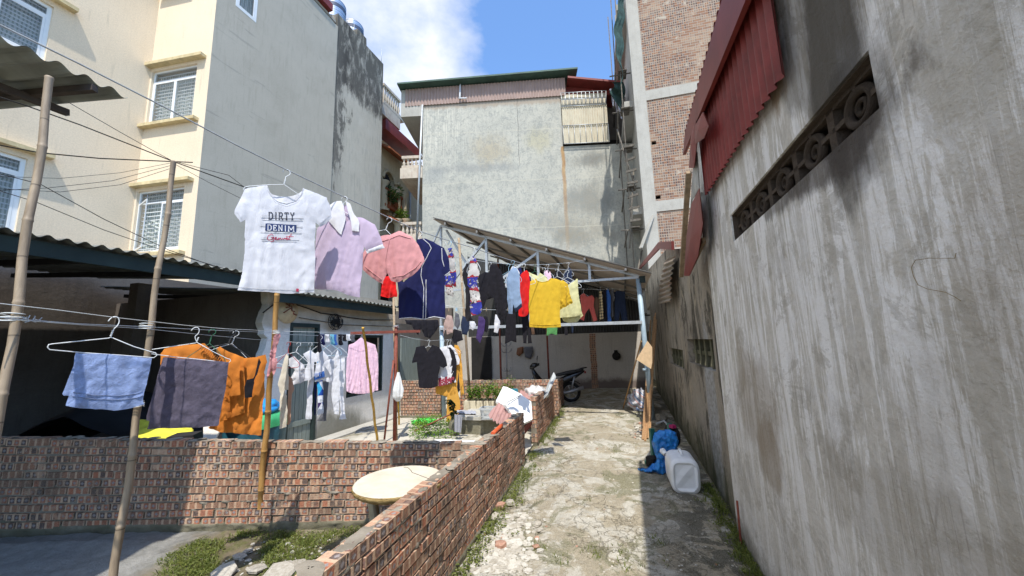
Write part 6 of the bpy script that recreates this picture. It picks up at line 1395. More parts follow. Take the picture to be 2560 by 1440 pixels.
hd('blouse', 'white blouse with a drooping sleeve and ribboned hem', 'blouse', 828, 842, -10, [(808, 902), (835, 896), (845, 874), (850, 895), (848, 905), (838, 925), (832, 950), (826, 964), (817, 958), (816, 945), (828, 940), (820, 925), (812, 915)], 'white', 'pale blue plastic hanger holding the ribboned white blouse', hm=M['wireblue'], w=.3, amp=.025)
hd('trousers', 'long white trousers beside the pink shirt', 'trousers', 850, 850, -14, [(836, 900), (850, 897), (862, 893), (862, 950), (858, 985), (864, 1045), (866, 1048), (848, 1048), (853, 1030), (848, 990), (848, 1036), (836, 1034), (829, 990), (832, 940)], 'white', 'wire hanger holding the long white trousers', w=.25)
hd('trousers', 'greyish white trousers hanging in shade behind the white blouse', 'trousers', 815, 845, 0, [(806, 950), (822, 955), (818, 1010), (816, 1052), (792, 1052), (806, 1030)], 'greygrey', None)
g, sf, pp = hd('shirt', 'pale pink long-sleeved shirt crossed by a yellow bamboo stick', 'shirt', 905, 840, 4, [(872, 862), (884, 858), (903, 843), (912, 852), (938, 862), (944, 885), (946, 925), (945, 976), (938, 976), (930, 982), (905, 985), (880, 984), (866, 978), (865, 940), (867, 900)], 'palepink', 'wire hanger holding the pale pink shirt', amp=.022, freq=6.5, res=.018, w=.4)
mb = MB(); strokes(mb, sf, pp, [[(872, 868), (900, 878), (932, 870)], [(902, 880), (902, 930), (900, 983)]], .003); mb.build('seam', FB['palepink'], g)
socks = [(797, 'black', 'long black sock at the pole end of the sock row', 44), (806, 'navy', 'navy sock next to the long black one', 26), (818, 'offwhite', 'grey-white sock beside the navy one', 18), (830, 'bluegreen', 'white and bright blue sock in the sock row', 24), (836, 'blue', 'deep blue sock in the middle of the sock row', 26), (850, 'black', 'short black sock after the deep blue one', 26), (860, 'black', 'curled black sock before the grey ones', 16), (870, 'offwhite', 'pale grey sock of the last pair', 14), (882, 'greygrey', 'dark-toed grey sock at the far end of the row', 18)]
for i, (px, fb, lab, hh) in enumerate(socks):
    P = LD.at(px, 838); pl = fp(P, -10+i*3); L = hh
    garment('sock', lab, 'sock', pl, [([(px-5, 836), (px+5, 836), (px+5, 838+L*.55), (px+8, 838+L*.9), (px+3, 838+L), (px-4, 838+L*.92), (px-4, 838+L*.6)], {})], FB[fb], 'socks in a row', amp=.01, freq=12, thick=.014, res=.018, seed=i)
# red rag tied to third pole
pl = fp(Y(690, 900, 3.66), 0)
garment('rag', 'faded red rag knotted round the third bamboo pole', 'rag', pl, [([(686, 838), (700, 832), (702, 842), (692, 865), (690, 880), (688, 900), (680, 905), (674, 890), (680, 866)], {})], FB['pink'], GC, parts=[('knot_tail', FB['pink'], [(668, 930), (676, 898), (694, 896), (690, 925), (684, 940), (680, 926), (668, 948)], dict(z0=.01))], amp=.02, freq=14, res=.012, thick=.012)

# ================================================================== poles
def bamboo_mat(n, c1, c2):
    q = NM(n, .55, .4); uv = q.uv; s = q.sep(uv)
    q.col(q.mix(q.rng(q.math('FRACT', q.math('MULTIPLY', s[1], 2.7)), .97, 1.0), q.ramp(q.noise(q.map(q.pos, (9, 9, 1.5)), 3, 6, .65), [(.3, c2), (.65, c1)]), tuple(x*.5 for x in c2))); q.bump(q.noise(q.map(q.pos, (60, 60, 3)), 2, 4, .6), .25, .003); return q.m
M['bamboo'] = bamboo_mat('weathered bamboo', (.36, .28, .19), (.2, .15, .10)); M['bamboo2'] = bamboo_mat('golden bamboo', (.52, .29, .09), (.33, .17, .05)); M['bamboo3'] = bamboo_mat('yellow bamboo', (.62, .36, .045), (.3, .17, .03))
def pole(label, a, b, r0, r1, mat, nodes=.36, name='bamboo_pole', bend=.0):
    mb = MB(); a = Vector(a); b = Vector(b); L = (b-a).length; n = int(L/nodes); P = []; R2 = []; d = (b-a).normalized(); side = d.orthogonal().normalized()
    def q(t): return a.lerp(b, t)+side*bend*math.sin(t*math.pi)+side*.006*math.sin(t*n*3)
    for i in range(n):
        t0 = i/n; t1 = (i+1)/n; r = r0+(r1-r0)*t0
        for f, k in ((.02, 1.0), (.5, .955), (.955, 1.0), (.972, 1.13), (.985, 1.02)): t = t0+(t1-t0)*f; P.append(q(t)); R2.append(r*k)
    mb.tube(P, R2, 12); return tag(mb.build(name, mat, loc=a), label, 'bamboo pole' if 'bamboo' in name else 'pole', 'poles propping up the lines')
t1_ = Y(128, 192, 1.75); bt1 = Y(0, 1040, 1.62); dd_ = (bt1-t1_).normalized(); low = bt1+dd_*((bt1.z+.04)/-dd_.z)
pole('thick bamboo pole holding up the awning corner, wire bound round it', low, t1_+(t1_-low).normalized()*.0, .019, .0155, M['bamboo'])
t2 = Y(437, 402, 2.42); b2_ = Y(285, 1440, 2.30); dd_ = (b2_-t2).normalized(); low = b2_+dd_*((b2_.z+.04)/-dd_.z)
pole('tall grey bamboo pole behind the two towels, reaching the cable cluster', low, t2, .022, .015, M['bamboo'])
t3 = Y(699, 720, 3.66); b3_ = G(645, 1322, -.03); pole('golden bamboo pole in front of the brick wall, red rag tied to it', b3_, Y(702, 640, 3.62), .028, .022, M['bamboo2'])
pole('yellow bamboo stick leaning across the pale pink shirt', G(944, 1108, 0), Y(908, 818, 5.6), .022, .018, M['bamboo3'], .3)
pole('yellow bamboo stick standing behind the red crossbar', G(994, 1065, .0)+Vector((0, .1, 0)), Y(990, 816, 7.5), .02, .018, M['bamboo3'], .34)
def ring(mb, c, R0, ax, r, n=14, turns=1):
    ax = Vector(ax).normalized(); e1 = ax.orthogonal().normalized(); e2 = ax.cross(e1)
    mb.tube([c+(e1*math.cos(i/n*2*math.pi)+e2*math.sin(i/n*2*math.pi))*R0 + ax*(i/n*.01) for i in range(n*turns)], r, 5)
for (lab, c, R0, ax) in (('wire loop wound round the first bamboo pole', Y(33, 797, 1.66), .037, (.1, 0, 1)), ('wire loop wound round the middle bamboo pole', Y(366, 818, 2.35), .034, (.1, 0, 1)), ('white string tied round the middle pole below the blue towel', Y(340, 1012, 2.33), .036, (.1, 0, 1)), ('wire loop round the golden bamboo pole', Y(690, 832, 3.65), .03, (.1, 0, 1))):
    mb = MB(); ring(mb, c, R0, ax, .0028); ring(mb, c+Vector((0, 0, .012)), R0, (ax[0]-.1, .15, 1), .0028); ring(mb, c+Vector((0, 0, -.012)), R0, (ax[0], -.1, 1), .0028)
    tag(mb.build('wire_loop', M['linelight'], loc=c), lab, 'wire loop', 'wire loops on the poles')
# red T-post
RP = G(986, 1103); rt = thing('washing_post', 'rusty red steel T-shaped washing post with a crossbar', 'post', RP)
mb = MB(); topz = Y(985, 815, RP.y).z; mb.tube([RP, Vector((RP.x, RP.y, topz))], .032, 12); mb.build('upright', M['redpost'], rt)
mb = MB(); mb.bar(Y(876, 833, RP.y-.35), Y(1050, 828, RP.y+.15), .045, .05); mb.build('crossbar', M['redpost'], rt)
mb = MB()
for k in range(7): c = Vector((RP.x, RP.y, topz-.02+.012*(k % 3))); mb.tube([c+Vector((math.cos(t*.7+k)*.05, math.sin(t*.7+k)*.05, .012*math.sin(t*2+k))) for t in range(9)], .004, 5)
mb.build('wire_binding', M['line'], rt)
a_ = G(986, 1060); mb = MB(); mb.tube([Vector((RP.x+.02, RP.y+.06, 0)), Y(984, 745, RP.y+.1)], .022, 8); tag(mb.build('timber_post', M['wood'], loc=RP), 'grey timber stake standing behind the red washing post', 'post')
mb = MB(); mb.tube([G(960, 1106), Y(984, 900, RP.y-.08)], .018, 8); tag(mb.build('brace_pipe', M['redpost'], loc=G(960, 1106)), 'thin rusty pipe leaning against the red washing post', 'pipe')
mb = MB(); p_ = G(1176, 1000, 0); P = Y(1147, 595, 8.6); Pb = Vector((P.x+.25, P.y, 0)); mb.tube([Pb, P], .028, 8); tag(mb.build('timber_post', M['wood'], loc=Pb), 'thin reddish timber post rising beneath the canopy roof', 'post')
# overhead service wires on the near side
LH = Line((-3.2, 1.9), (-1.2, 4.2))
cabs = [([(-40, 30+200), (60, 262), (200, 312), (434, 404), (640, 478)], .004, 'dark cable from under the awning to the tall pole top'), ([(-40, 355), (100, 382), (250, 396), (434, 404), (482, 406)], .004, 'dark cable running level to the tall pole top'),
 ([(170, 255), (300, 330), (380, 375), (434, 404)], .0022, 'thin kinked wire between awning and tall pole'), ([(440, 404), (500, 420), (572, 438), (620, 475)], .0022, 'thin wire drooping from the tall pole towards the white T-shirt'),
 ([(-40, 440), (150, 446), (300, 432), (434, 406)], .0014, 'thin slack wire arriving at the tall pole, uppermost of three'), ([(-40, 478), (120, 470), (280, 452), (434, 412)], .0016, 'thin slack wire arriving at the tall pole, middle of three'), ([(-40, 470), (150, 480), (300, 462), (430, 420)], .0016, 'thin slack wire arriving at the tall pole, lowest of three'),
 ([(-40, 425), (100, 460), (260, 548), (420, 624), (600, 690)], .0026, 'dark wire slanting down over the shed roof, upper one'), ([(-40, 465), (90, 505), (260, 575), (420, 630), (590, 680)], .0024, 'dark wire slanting down over the shed roof, lower one'), ([(440, 412), (520, 455), (610, 500), (700, 540)], .0018, 'faint wire passing behind the lettered white T-shirt')]
for pts, r, lab in cabs: wire(lab, LH, pts, r, M['dark'], 'cable', 'cable')
# ================================================================== round stone table
def tablem():
    q = NM('cast stone table', .75, .25); p = q.pos; q.col(q.ramp(q.noise(p, 5, 6, .65), [(.3, (.46, .40, .30)), (.65, (.60, .54, .43))])); q.bump(q.noise(p, 40, 5, .6), .2, .004); return q.m
def barkm():
    q = NM('bark-textured rim', .9, .2); p = q.pos; n = q.noise(q.map(p, (6, 6, 55)), 1.6, 6, .7, .8)
    q.col(q.ramp(n, [(.35, (.06, .04, .02)), (.5, (.38, .26, .10)), (.7, (.55, .42, .2))])); q.bump(n, 1.0, .012); return q.m
M['tabletop'] = tablem(); M['bark'] = barkm()
tc_ = G(998, 1198, .735); tb = thing('stone_table', 'round cream stone table with bark-textured rim, cracked across its top', 'table', Vector((tc_.x, tc_.y, 0)))
RT_ = .316; mb = MB(); prof = [(.0, .735), (RT_*.5, .735), (RT_-.012, .735), (RT_, .728)]
mb.lathe(Vector((tc_.x, tc_.y, 0)), [(.001, .735), (RT_*.3, .735), (RT_*.6, .735), (RT_*.9, .735), (RT_-.008, .734), (RT_, .726)], 56, smooth=False); mb.build('tabletop', M['tabletop'], tb)
mb = MB(); mb.lathe(Vector((tc_.x, tc_.y, 0)), [(RT_+.001, .7265), (RT_+.006, .715), (RT_-.002, .695), (RT_-.03, .675), (RT_-.09, .662), (.02, .655)], 72, wob=lambda a, h: .004*math.sin(a*23)+.003*math.sin(a*41+h*200)); mb.build('rim', M['bark'], tb)
mb = MB(); zc = .7365
ck = [(1009, 1168), (1020, 1169), (1028, 1177), (1030, 1181), (1046, 1187), (1072, 1197)]
mb.tube([G(x, y, zc-.001) for x, y in ck], .0022, 5); mb.build('crack', M['dark'], tb)
for ang in (200, 80, 320):   # curved flaring legs of one cast pedestal
    mb = MB(); c = Vector((tc_.x, tc_.y, 0)); d = Vector((math.cos(rad(ang)), math.sin(rad(ang)), 0)); s_ = Vector((-d.y, d.x, 0)); k = []
    for t in range(13):
        u = t/12; z = .66*(1-u); rr_ = .19-.05*math.sin(u*3.0)+.13*u**2.0; w = .05+.035*abs(u-.4)
        k.append((c+d*rr_+Vector((0, 0, z)), w))
    def lf(a, b):
        i = min(11, int(b*12)); f = b*12-i; p = k[i][0].lerp(k[i+1][0], f); w = k[i][1]*(1-f)+k[i+1][1]*f; t = a*2*math.pi
        return p+s_*w*math.cos(t)*1.0+d*.035*math.sin(t)
    mb.grid(lf, 16, 24); mb.build('leg', plain('cast stone', (.42, .38, .27), .85, var=.2, scale=9, bump=.4) if ang == 200 else bpy.data.materials['cast stone'], tb)

# ================================================================== yard things behind the cross wall
M['moss'] = wallmat('mossy concrete', (.2, .185, .13), (.09, .08, .045), (.33, .31, .25), (.07, .07, .03), .6, 3, .6, 30)
M['slabtop'] = plain('rough cement', (.4, .38, .33), .95, var=.3, scale=6, bump=.7, bs=30)
def rotbox(mb, px, py, z, w, d, h, yaw, r=0):
    """box standing on height z whose near face's lower middle is at the pixel"""
    c = G(px, py, z); R3 = Matrix.Rotation(rad(yaw), 3, 'Z'); X = R3 @ Vector((w, 0, 0)); Y3 = R3 @ Vector((0, d, 0)); mb.box(c-X/2, X, Y3, Vector((0, 0, h)), r); return c, X, Y3
cs = thing('cistern', 'low mossy concrete cistern with cement lid behind the long brick wall', 'cistern', G(1200, 1085))
mb = MB(); c, X, Y3 = rotbox(mb, 1212, 1088, 0, 1.15, 1.0, .27, -16); mb.build('tank', M['moss'], cs)
mb = MB(); mb.box(c-X/2-X.normalized()*.05-Y3.normalized()*.05+Vector((0, 0, .272)), X*1.09, Y3*1.08, Vector((0, 0, .06))); mb.build('lid', M['slabtop'], cs)
LIDZ = .333
tr = thing('planter', 'stained concrete planter trough holding small green trees', 'planter', G(1200, 1040))
PT = Plane(Y(1160, 1040, 8.25).xy, Y(1245, 1040, 8.1).xy)
ptb = G(1200, 1040, 0); u0_, u1__ = PT.uv(1159, 1020)[0], PT.uv(1252, 1020)[0]; zt_ = PT.uv(1200, 1003)[1]
def trm(): 
    q = NM('stained planter', .9, .15); uv = q.uv; n = q.noise(q.map(uv, (5, .5, 1)), 2.4, 5, .6, .6)
    q.col(q.mix(q.rng(n, .5, .58), q.ramp(q.noise(uv, 6, 5, .6), [(.3, (.5, .43, .29)), (.7, (.62, .56, .42))]), (.12, .1, .07))); q.bump(q.noise(uv, 30, 5, .6), .4, .01); return q.m
mb = MB(); wallrect(mb, PT, u0_, u1__, 0.06, zt_, [], .05); M['trough'] = trm()
mb.box(PT.p(u0_, .06, -.052), PT.d*.05, -PT.n*.36, Vector((0, 0, zt_-.06))); mb.box(PT.p(u1__-.05, .06, -.052), PT.d*.05, -PT.n*.36, Vector((0, 0, zt_-.06))); mb.box(PT.p(u0_, .06, -.414), PT.d*(u1__-u0_), -PT.n*.05, Vector((0, 0, zt_-.06)))
for u in (u0_+.1, u1__-.3): mb.box(PT.p(u, 0, -.08), PT.d*.15, -PT.n*.3, Vector((0, 0, .06)))
mb.build('trough', M['trough'], tr)
mb = MB(); mb.box(PT.p(u0_+.05, .2, -.055), PT.d*(u1__-u0_-.1), -PT.n*.355, Vector((0, 0, zt_-.25))); mb.build('soil', M['ground'], tr)
def leafm(n, a, b):
    q = NM(n, .55, .35); q.col(q.ramp(q.rnd(), [(0, a), (1, b)])); tr_ = q.n('ShaderNodeBsdfTranslucent'); q.put(tr_.inputs[0], q.ramp(q.rnd(), [(0, tuple(x*1.6 for x in a)), (1, tuple(x*1.6 for x in b))])); m_ = q.n('ShaderNodeMixShader'); m_.inputs[0].default_value = .3
    q.t.links.new(q.b.outputs[0], m_.inputs[1]); q.t.links.new(tr_.outputs[0], m_.inputs[2]); q.t.links.new(m_.outputs[0], q.t.nodes['Material Output'].inputs[0]); return q.m
M['leaf'] = leafm('bright leaves', (.06, .13, .012), (.2, .33, .04)); M['leafdark'] = leafm('dark leaves', (.015, .045, .012), (.05, .1, .02)); M['grass'] = leafm('grass blades', (.07, .10, .015), (.2, .22, .05))
def leaf(mb, p, d, L, w, R_, droop=.3):
    d = Vector(d).normalized(); s_ = d.cross(Vector((R_.uniform(-.5, .5), R_.uniform(-.5, .5), 1))).normalized(); n = s_.cross(d); m_ = p+d*L*.5+n*L*.08
    e = p+d*L-Vector((0, 0, L*droop)); r = R_.random()
    mb.face([p, m_-s_*w/2, e], None, r); mb.face([p, e, m_+s_*w/2], None, r)
def plant(name, label, cat, base, H, R0, nst, nl, mat, seed, L=.06, w=.028, stemr=.008, group=None, crown=(.35, 1.0), loc=None, palm=False):
    R_ = random.Random(seed); base = Vector(base); t = thing(name, label, cat, base, group); st = MB(); lf_ = MB(); tips = []
    for i in range(nst):
        a = R_.uniform(0, 6.28); q_ = R_.uniform(.3, 1)*R0; hh = H*R_.uniform(.7, 1); P = [base+Vector((R_.uniform(-.01, .01), R_.uniform(-.01, .01), 0))]
        for k in range(1, 6): u = k/5; P.append(base+Vector((math.cos(a)*q_*u**1.5, math.sin(a)*q_*u**1.5, hh*u))+Vector((R_.uniform(-.01, .01), R_.uniform(-.01, .01), 0)))
        st.tube(P, [stemr*(1-.13*k) for k in range(6)], 5); tips.append(P)
    for i in range(nl):
        P = R_.choice(tips); u = R_.uniform(*crown)*5; k = min(4, int(u)); p = P[k].lerp(P[k+1], u-k)+Vector((R_.gauss(0, R0*.22), R_.gauss(0, R0*.22), R_.gauss(0, R0*.16)))
        a = R_.uniform(0, 6.28); leaf(lf_, p, (math.cos(a), math.sin(a), R_.uniform(-.2, .7)), L*R_.uniform(.6, 1.2), w*R_.uniform(.7, 1.2), R_)
    st.build('stem', M['wood'], t); lf_.build('foliage', mat, t); return t
for i, (px, py, H, lab) in enumerate(((1172, 1008, .30, 'bushy green plant at the near end of the concrete planter'), (1188, 1008, .34, 'green bonsai tree second in the concrete planter'), (1211, 1006, .40, 'taller green tree in the middle of the planter'), (1240, 1004, .30, 'bright green plant at the planter end by the white panels'))):
    u = PT.uv(px, py)[0]; plant('potted_tree', lab, 'plant', PT.p(u, zt_-.08, -.22), H+.1, .16, 5, 330, M['leaf'], 30+i, .055, .026, group='small trees in the planter')
plant('palm_frond_plant', 'feathery light green fern standing up behind the planter', 'plant', PT.p(PT.uv(1252, 1000)[0], 0, -.6), .98, .15, 4, 220, M['leaf'], 77, .08, .018)
# plant in a stone jar
jb = G(1134, 1088); jt = thing('jar_plant', 'stone jar with a dark-leaved stem standing beside the mossy cistern', 'plant', jb)
mb = MB(); mb.lathe(jb, [(.001, 0), (.075, 0), (.09, .05), (.095, .14), (.08, .24), (.045, .31), (.04, .35), (.05, .36), (.045, .362), (.001, .35)], 20); mb.build('jar', M['moss'], jt)
R_ = random.Random(5); mb = MB(); lf_ = MB(); P = [jb+Vector((0, 0, .33)), Y(1136, 1045, jb.y), Y(1134, 1025, jb.y), Y(1130, 1012, jb.y), Y(1120, 1000, jb.y)]
mb.tube(P, [.022, .02, .016, .012, .006], 6); mb.build('stem', M['wood'], jt)
for i in range(90):
    k = R_.randint(1, 3); p = P[k].lerp(P[k+1], R_.random()); a = R_.uniform(0, 6.28); leaf(lf_, p, (math.cos(a), math.sin(a), R_.uniform(-.3, .5)), .11*R_.uniform(.6, 1.1), .045, R_, .25)
lf_.build('foliage', M['leafdark'], jt)
# weeds patch, green bag, pipe, foam sheet
def tuft(mb, c, n, r, h, R_, w=.006):
    for i in range(n):
        a = R_.uniform(0, 6.28); q_ = r*math.sqrt(R_.random()); p = Vector(c)+Vector((math.cos(a)*q_, math.sin(a)*q_, 0)); d = Vector((R_.gauss(0, .5), R_.gauss(0, .5), 1)).normalized(); hh = h*R_.uniform(.4, 1.1)
        s_ = Vector((math.cos(a+1), math.sin(a+1), 0))*w*R_.uniform(.6, 1.3); m_ = p+d*hh*.6; e = p+d*hh+Vector((d.x, d.y, 0))*hh*.5; rr_ = R_.random()
        mb.face([p-s_, p+s_, m_+s_*.7, m_-s_*.7], None, rr_); mb.face([m_-s_*.7, m_+s_*.7, e], None, rr_)
def herb(mb, c, n, r, h, R_, L=.03):
    for i in range(n):
        a = R_.uniform(0, 6.28); q_ = r*math.sqrt(R_.random()); p = Vector(c)+Vector((math.cos(a)*q_, math.sin(a)*q_, R_.uniform(.005, h))); leaf(mb, p, (math.cos(a*3), math.sin(a*3), R_.uniform(0, .8)), L*R_.uniform(.6, 1.3), L*.5, R_, .15)
R_ = random.Random(21); mb = MB()
for i in range(46): 
    p = G(1035+R_.uniform(0, 95), 1062+R_.uniform(-8, 42)+0, 0); herb(mb, p, 34, .14, .16, R_, .05)
tag(mb.build('weeds', M['leaf'], loc=G(1090, 1085)), 'bright green weed patch behind the cross wall', 'weeds', kind='stuff')
M['greenbag'] = plain('lime plastic bag', (.08, .6, .08), .35, .5, var=.3, scale=9)
mb = MB(); gb = G(1060, 1060, .0)
def crumple(c, sx, sy, sz, seed, amp=.35, n=28, m=14):
    def f(a, b):
        th = a*2*math.pi; ph = b*math.pi; d = Vector((math.cos(th)*math.sin(ph), math.sin(th)*math.sin(ph), math.cos(ph)))
        k = 1+amp*noise.noise(d*2.1+Vector((seed, 0, 0)))+amp*.8*abs(noise.noise(d*5+Vector((seed, 5, 0))))
        p = Vector((d.x*sx*k, d.y*sy*k, max(d.z, -.8)*sz*k)); return Vector(c)+p
    return f
mb.grid(crumple(gb+Vector((0, 0, .05)), .25, .12, .06, 4), 40, 18); tag(mb.build('plastic_bag', M['greenbag'], loc=gb), 'lime green plastic bag lying on the courtyard concrete', 'plastic bag')
mb = MB(); mb.tube([G(1036, 1078, .03), Y(1160, 1020, 8.35)], .014, 7); tag(mb.build('pipe', M['redpost'], loc=G(1036, 1078)), 'thin metal pipe propped slanting towards the planter', 'pipe')
mb = MB(); A = G(1062, 1111, .30); B = G(1180, 1114, .30); C_ = G(1187, 1103, .34); D = G(1092, 1098, .36)
M['foam'] = plain('white foam board', (.82, .82, .80), .6, .3, var=.04)
def plate(mb, q_, th):
    q_ = [Vector(p) for p in q_]; n = (q_[1]-q_[0]).cross(q_[3]-q_[0]).normalized(); k = [p-n*th for p in q_]
    mb.face(q_); mb.face(k[::-1])
    for i in range(len(q_)): j = (i+1) % len(q_); mb.face([q_[i], k[i], k[j], q_[j]], [(0, 0), (0, th), (1, th), (1, 0)])
plate(mb, [G(1060, 1109, .56), G(1176, 1113, .56), G(1188, 1101, .56), G(1092, 1098, .56)], .04); fbm_ = mb.build('foam_board', M['foam'], loc=G(1120, 1104, .4)); tag(fbm_, 'white foam board lying flat just behind the cross wall', 'board')
mb = MB(); c = G(1125, 1106, .56); mb.box(Vector((c.x-.3, c.y-.08, 0)), Vector((.6, 0, 0)), Vector((0, .2, 0)), Vector((0, 0, .50))); tag(mb.build('crate', M['wood'], loc=c-Vector((0, 0, .4))), 'low timber crate beneath the white foam board', 'crate')
# grey rag on cistern, basket, polystyrene door panels
pl = Plane(G(1140, 1040, LIDZ).xy, G(1190, 1045, LIDZ).xy)
mb = MB()
def rag1(a, b):
    p = G(1142+48*a, 1034-8*b+3*a, LIDZ+.01); return p+Vector((0, 0, .03*abs(noise.noise(Vector((a*7, b*5, 1))))+.005))
mb.grid(rag1, 26, 12)
def rag2(a, b):
    p = Y(1136+20*a-4*b*a, 1036+2*a, G(1150, 1050, .3).y-.28+.03*math.sin(a*15)); return p+Vector((0, 0, -.30*b))
M['silver'] = fabric('silver grey cloth', (.33, .34, .38)); rg = tag(mb.build('rag', M['silver'], loc=G(1150, 1036, LIDZ)), 'silver grey cloth draped over the cistern edge beside the jar', 'cloth'); mb = MB(); mb.grid(rag2, 16, 18); mb.build('hanging_fold', M['silver'], rg)
M['greyplastic'] = plain('grey plastic', (.42, .44, .44), .45, .45, var=.08)
bk = thing('basket', 'grey slatted plastic basket standing on the cistern lid', 'basket', G(1222, 1052, LIDZ)); c = G(1224, 1050, LIDZ+.0); w, d_, h = .34, .24, .19; R3 = Matrix.Rotation(rad(-8), 3, 'Z')
mb = MB()
def bw_(p, q_, r): mb.bar(c+R3 @ Vector(p), c+R3 @ Vector(q_), r)
for i in range(19):
    x = -w/2+w*i/18; k = .88
    for y in (0, d_): bw_((x*k, y*k+.015, .01), (x, y, h), .006)
for i in range(13):
    y = d_*i/12; k = .88
    for x in (-w/2, w/2): bw_((x*k, y*k+.015, .01), (x, y, h), .006)
for z, k in ((.012, .88), (.06, .92), (.12, .96)):
    x = w/2*k+.003; y0, y1 = .015*(1-z/h), d_*k+.012
    bw_((-x, y0, z), (x, y0, z), .01); bw_((-x, y1, z), (x, y1, z), .01); bw_((-x, y0, z), (-x, y1, z), .01); bw_((x, y0, z), (x, y1, z), .01)
mb.build('basket_body', M['greyplastic'], bk)
mb = MB()
for (p, q_) in (((-w/2-.015, -.012, h), (w/2+.015, -.012, h)), ((-w/2-.015, d_+.012, h), (w/2+.015, d_+.012, h)), ((-w/2-.012, 0, h), (-w/2-.012, d_, h)), ((w/2+.012, 0, h), (w/2+.012, d_, h))): bw_(p, q_, .026)
mb.build('rim', M['greyplastic'], bk)
mb = MB(); mb.box(c+R3 @ Vector((-w/2*.87, .02, .004)), R3 @ Vector((w*.87, 0, 0)), R3 @ Vector((0, d_*.87, 0)), Vector((0, 0, .008))); mb.build('basket_base', M['greyplastic'], bk)
M['panelwhite'] = plain('white enamel panel', (.8, .8, .78), .35, .45, var=.05, scale=4)
M['pinksheetm'] = corr_mat('dusty pink roofing scrap', (.36, .2, .18), (.2, .1, .09), .25, .7, .6)
ya = 6.35
def P3(px, py, y): return Y(px, py, y)
mb = MB(); plate(mb, [P3(1262, 1010, 6.20), P3(1300, 1062, 5.95), P3(1331, 1048, 6.15), P3(1328, 1004, 6.45), P3(1303, 986, 6.5)], .05); tag(mb.build('fridge_door', M['panelwhite'], loc=P3(1300, 1020, 6.2)), 'white fridge door with grey handle groove, leaning in the gap of the brick wall', 'panel')
mb = MB(); mb.bar(P3(1268, 1006, 6.17), P3(1301, 988, 6.44), .012); g_ = bpy.context.scene.objects
mb.build('handle_groove', M['greyplastic'], bpy.data.objects['fridge_door'])
mb = MB(); plate(mb, [P3(1240, 1002, 6.5), P3(1266, 1016, 6.4), P3(1305, 986, 6.9), P3(1268, 968, 7.0), P3(1258, 966, 7.0)], .04); tag(mb.build('lid_panel', M['panelwhite'], loc=P3(1265, 990, 6.7)), 'cream-stained white lid panel tilted behind the fridge door', 'panel')
mb = MB(); q_ = [P3(1220, 1040, 6.35), P3(1262, 1072, 5.95), P3(1282, 1030, 6.1), P3(1245, 1006, 6.5)]
def sf_(a, b): p = q_[0].lerp(q_[1], a).lerp(q_[3].lerp(q_[2], a), b); return p+Vector((0, 0, .018*math.sin((a+b*.15)*5*2*math.pi)))
mb.grid(sf_, 50, 6, lambda a, b: (a*.4, b*.4)); mb.grid(lambda a, b: sf_(a, b)-Vector((0, 0, .004)), 50, 6, lambda a, b: (a*.4, b*.4)); tag(mb.build('roofing_scrap', M['pinksheetm'], loc=P3(1250, 1040, 6.2)), 'dusty pink corrugated roofing scrap poking out below the fridge door', 'roofing sheet')
mb = MB(); q2_ = [P3(1288, 985, 7.4), P3(1342, 1003, 6.9), P3(1352, 975, 8.0), P3(1330, 968, 8.3)]
def sg(a, b): p = q2_[0].lerp(q2_[1], a).lerp(q2_[3].lerp(q2_[2], a), b); return p+Vector((0, 0, .02*math.sin(b*4*2*math.pi)+.03*noise.noise(Vector((a*4, b*4, 2)))))
mb.grid(sg, 20, 40, lambda a, b: (a*.8, b)); mb.grid(lambda a, b: sg(a, b)-Vector((0, 0, .004)), 20, 40, lambda a, b: (a*.8, b)); tag(mb.build('roofing_scrap', M['pinksheetm'], loc=P3(1320, 985, 7.4)), 'pale dusty roofing sheet lying behind the short brick wall', 'roofing sheet')
mb = MB(); q3_ = [P3(1313, 1085, 6.25), P3(1330, 1062, 6.3), P3(1331, 1050, 6.3), P3(1313, 1066, 6.2)]
plate(mb, q3_, .02); tag(mb.build('board_scrap', M['redpaint'], loc=q3_[0]), 'torn red board edge hanging in the wall gap', 'board')
mb = MB(); q4 = [P3(1352, 1000, 7.3), P3(1366, 985, 7.3), P3(1388, 940, 8.0), P3(1384, 930, 8.2), P3(1374, 950, 8.0)]
plate(mb, q4, .03); tag(mb.build('mudguard', M['greyplastic'], loc=q4[0]), 'grey curved plate leaning on the top of the short brick wall', 'plate')
mb = MB(); mb.grid(crumple(P3(1340, 985, 7.6), .22, .22, .14, 9, .5), 30, 16); tag(mb.build('plastic_film', plain('clear plastic film', (.5, .48, .46), .3, .5, var=.2), loc=P3(1340, 985, 7.6)), 'crumpled clear plastic film behind the short brick wall', 'plastic film')
mb = MB(); c = P3(1281, 985, 8.1); mb.cbox(c, .22, .16, .2, rad(10)); tag(mb.build('storage_tin', plain('teal enamel', (.03, .18, .24), .5), loc=c), 'small teal tin sitting before the rear brick wall', 'tin')
mb = MB()
for i in range(2): pass
A = LW.p(LW.uv(1236, 1078)[0], .742, -.02); B = LW.p(LW.uv(1254, 1066)[0]+.1, .745, -.03)
prof_ = [A.lerp(B, t/4) for t in range(5)]; mb.tube(prof_, .022, 12); tag(mb.build('pipe_stub', plain('orange plastic pipe', (.62, .1, .03), .5, .4), loc=A), 'short orange pipe stub lying on top of the long brick wall', 'pipe')
mb = MB()
c0, c1_, hb = G(1116, 1062, 0), G(1152, 1060, 0), P3(1150, 955, 8.3)
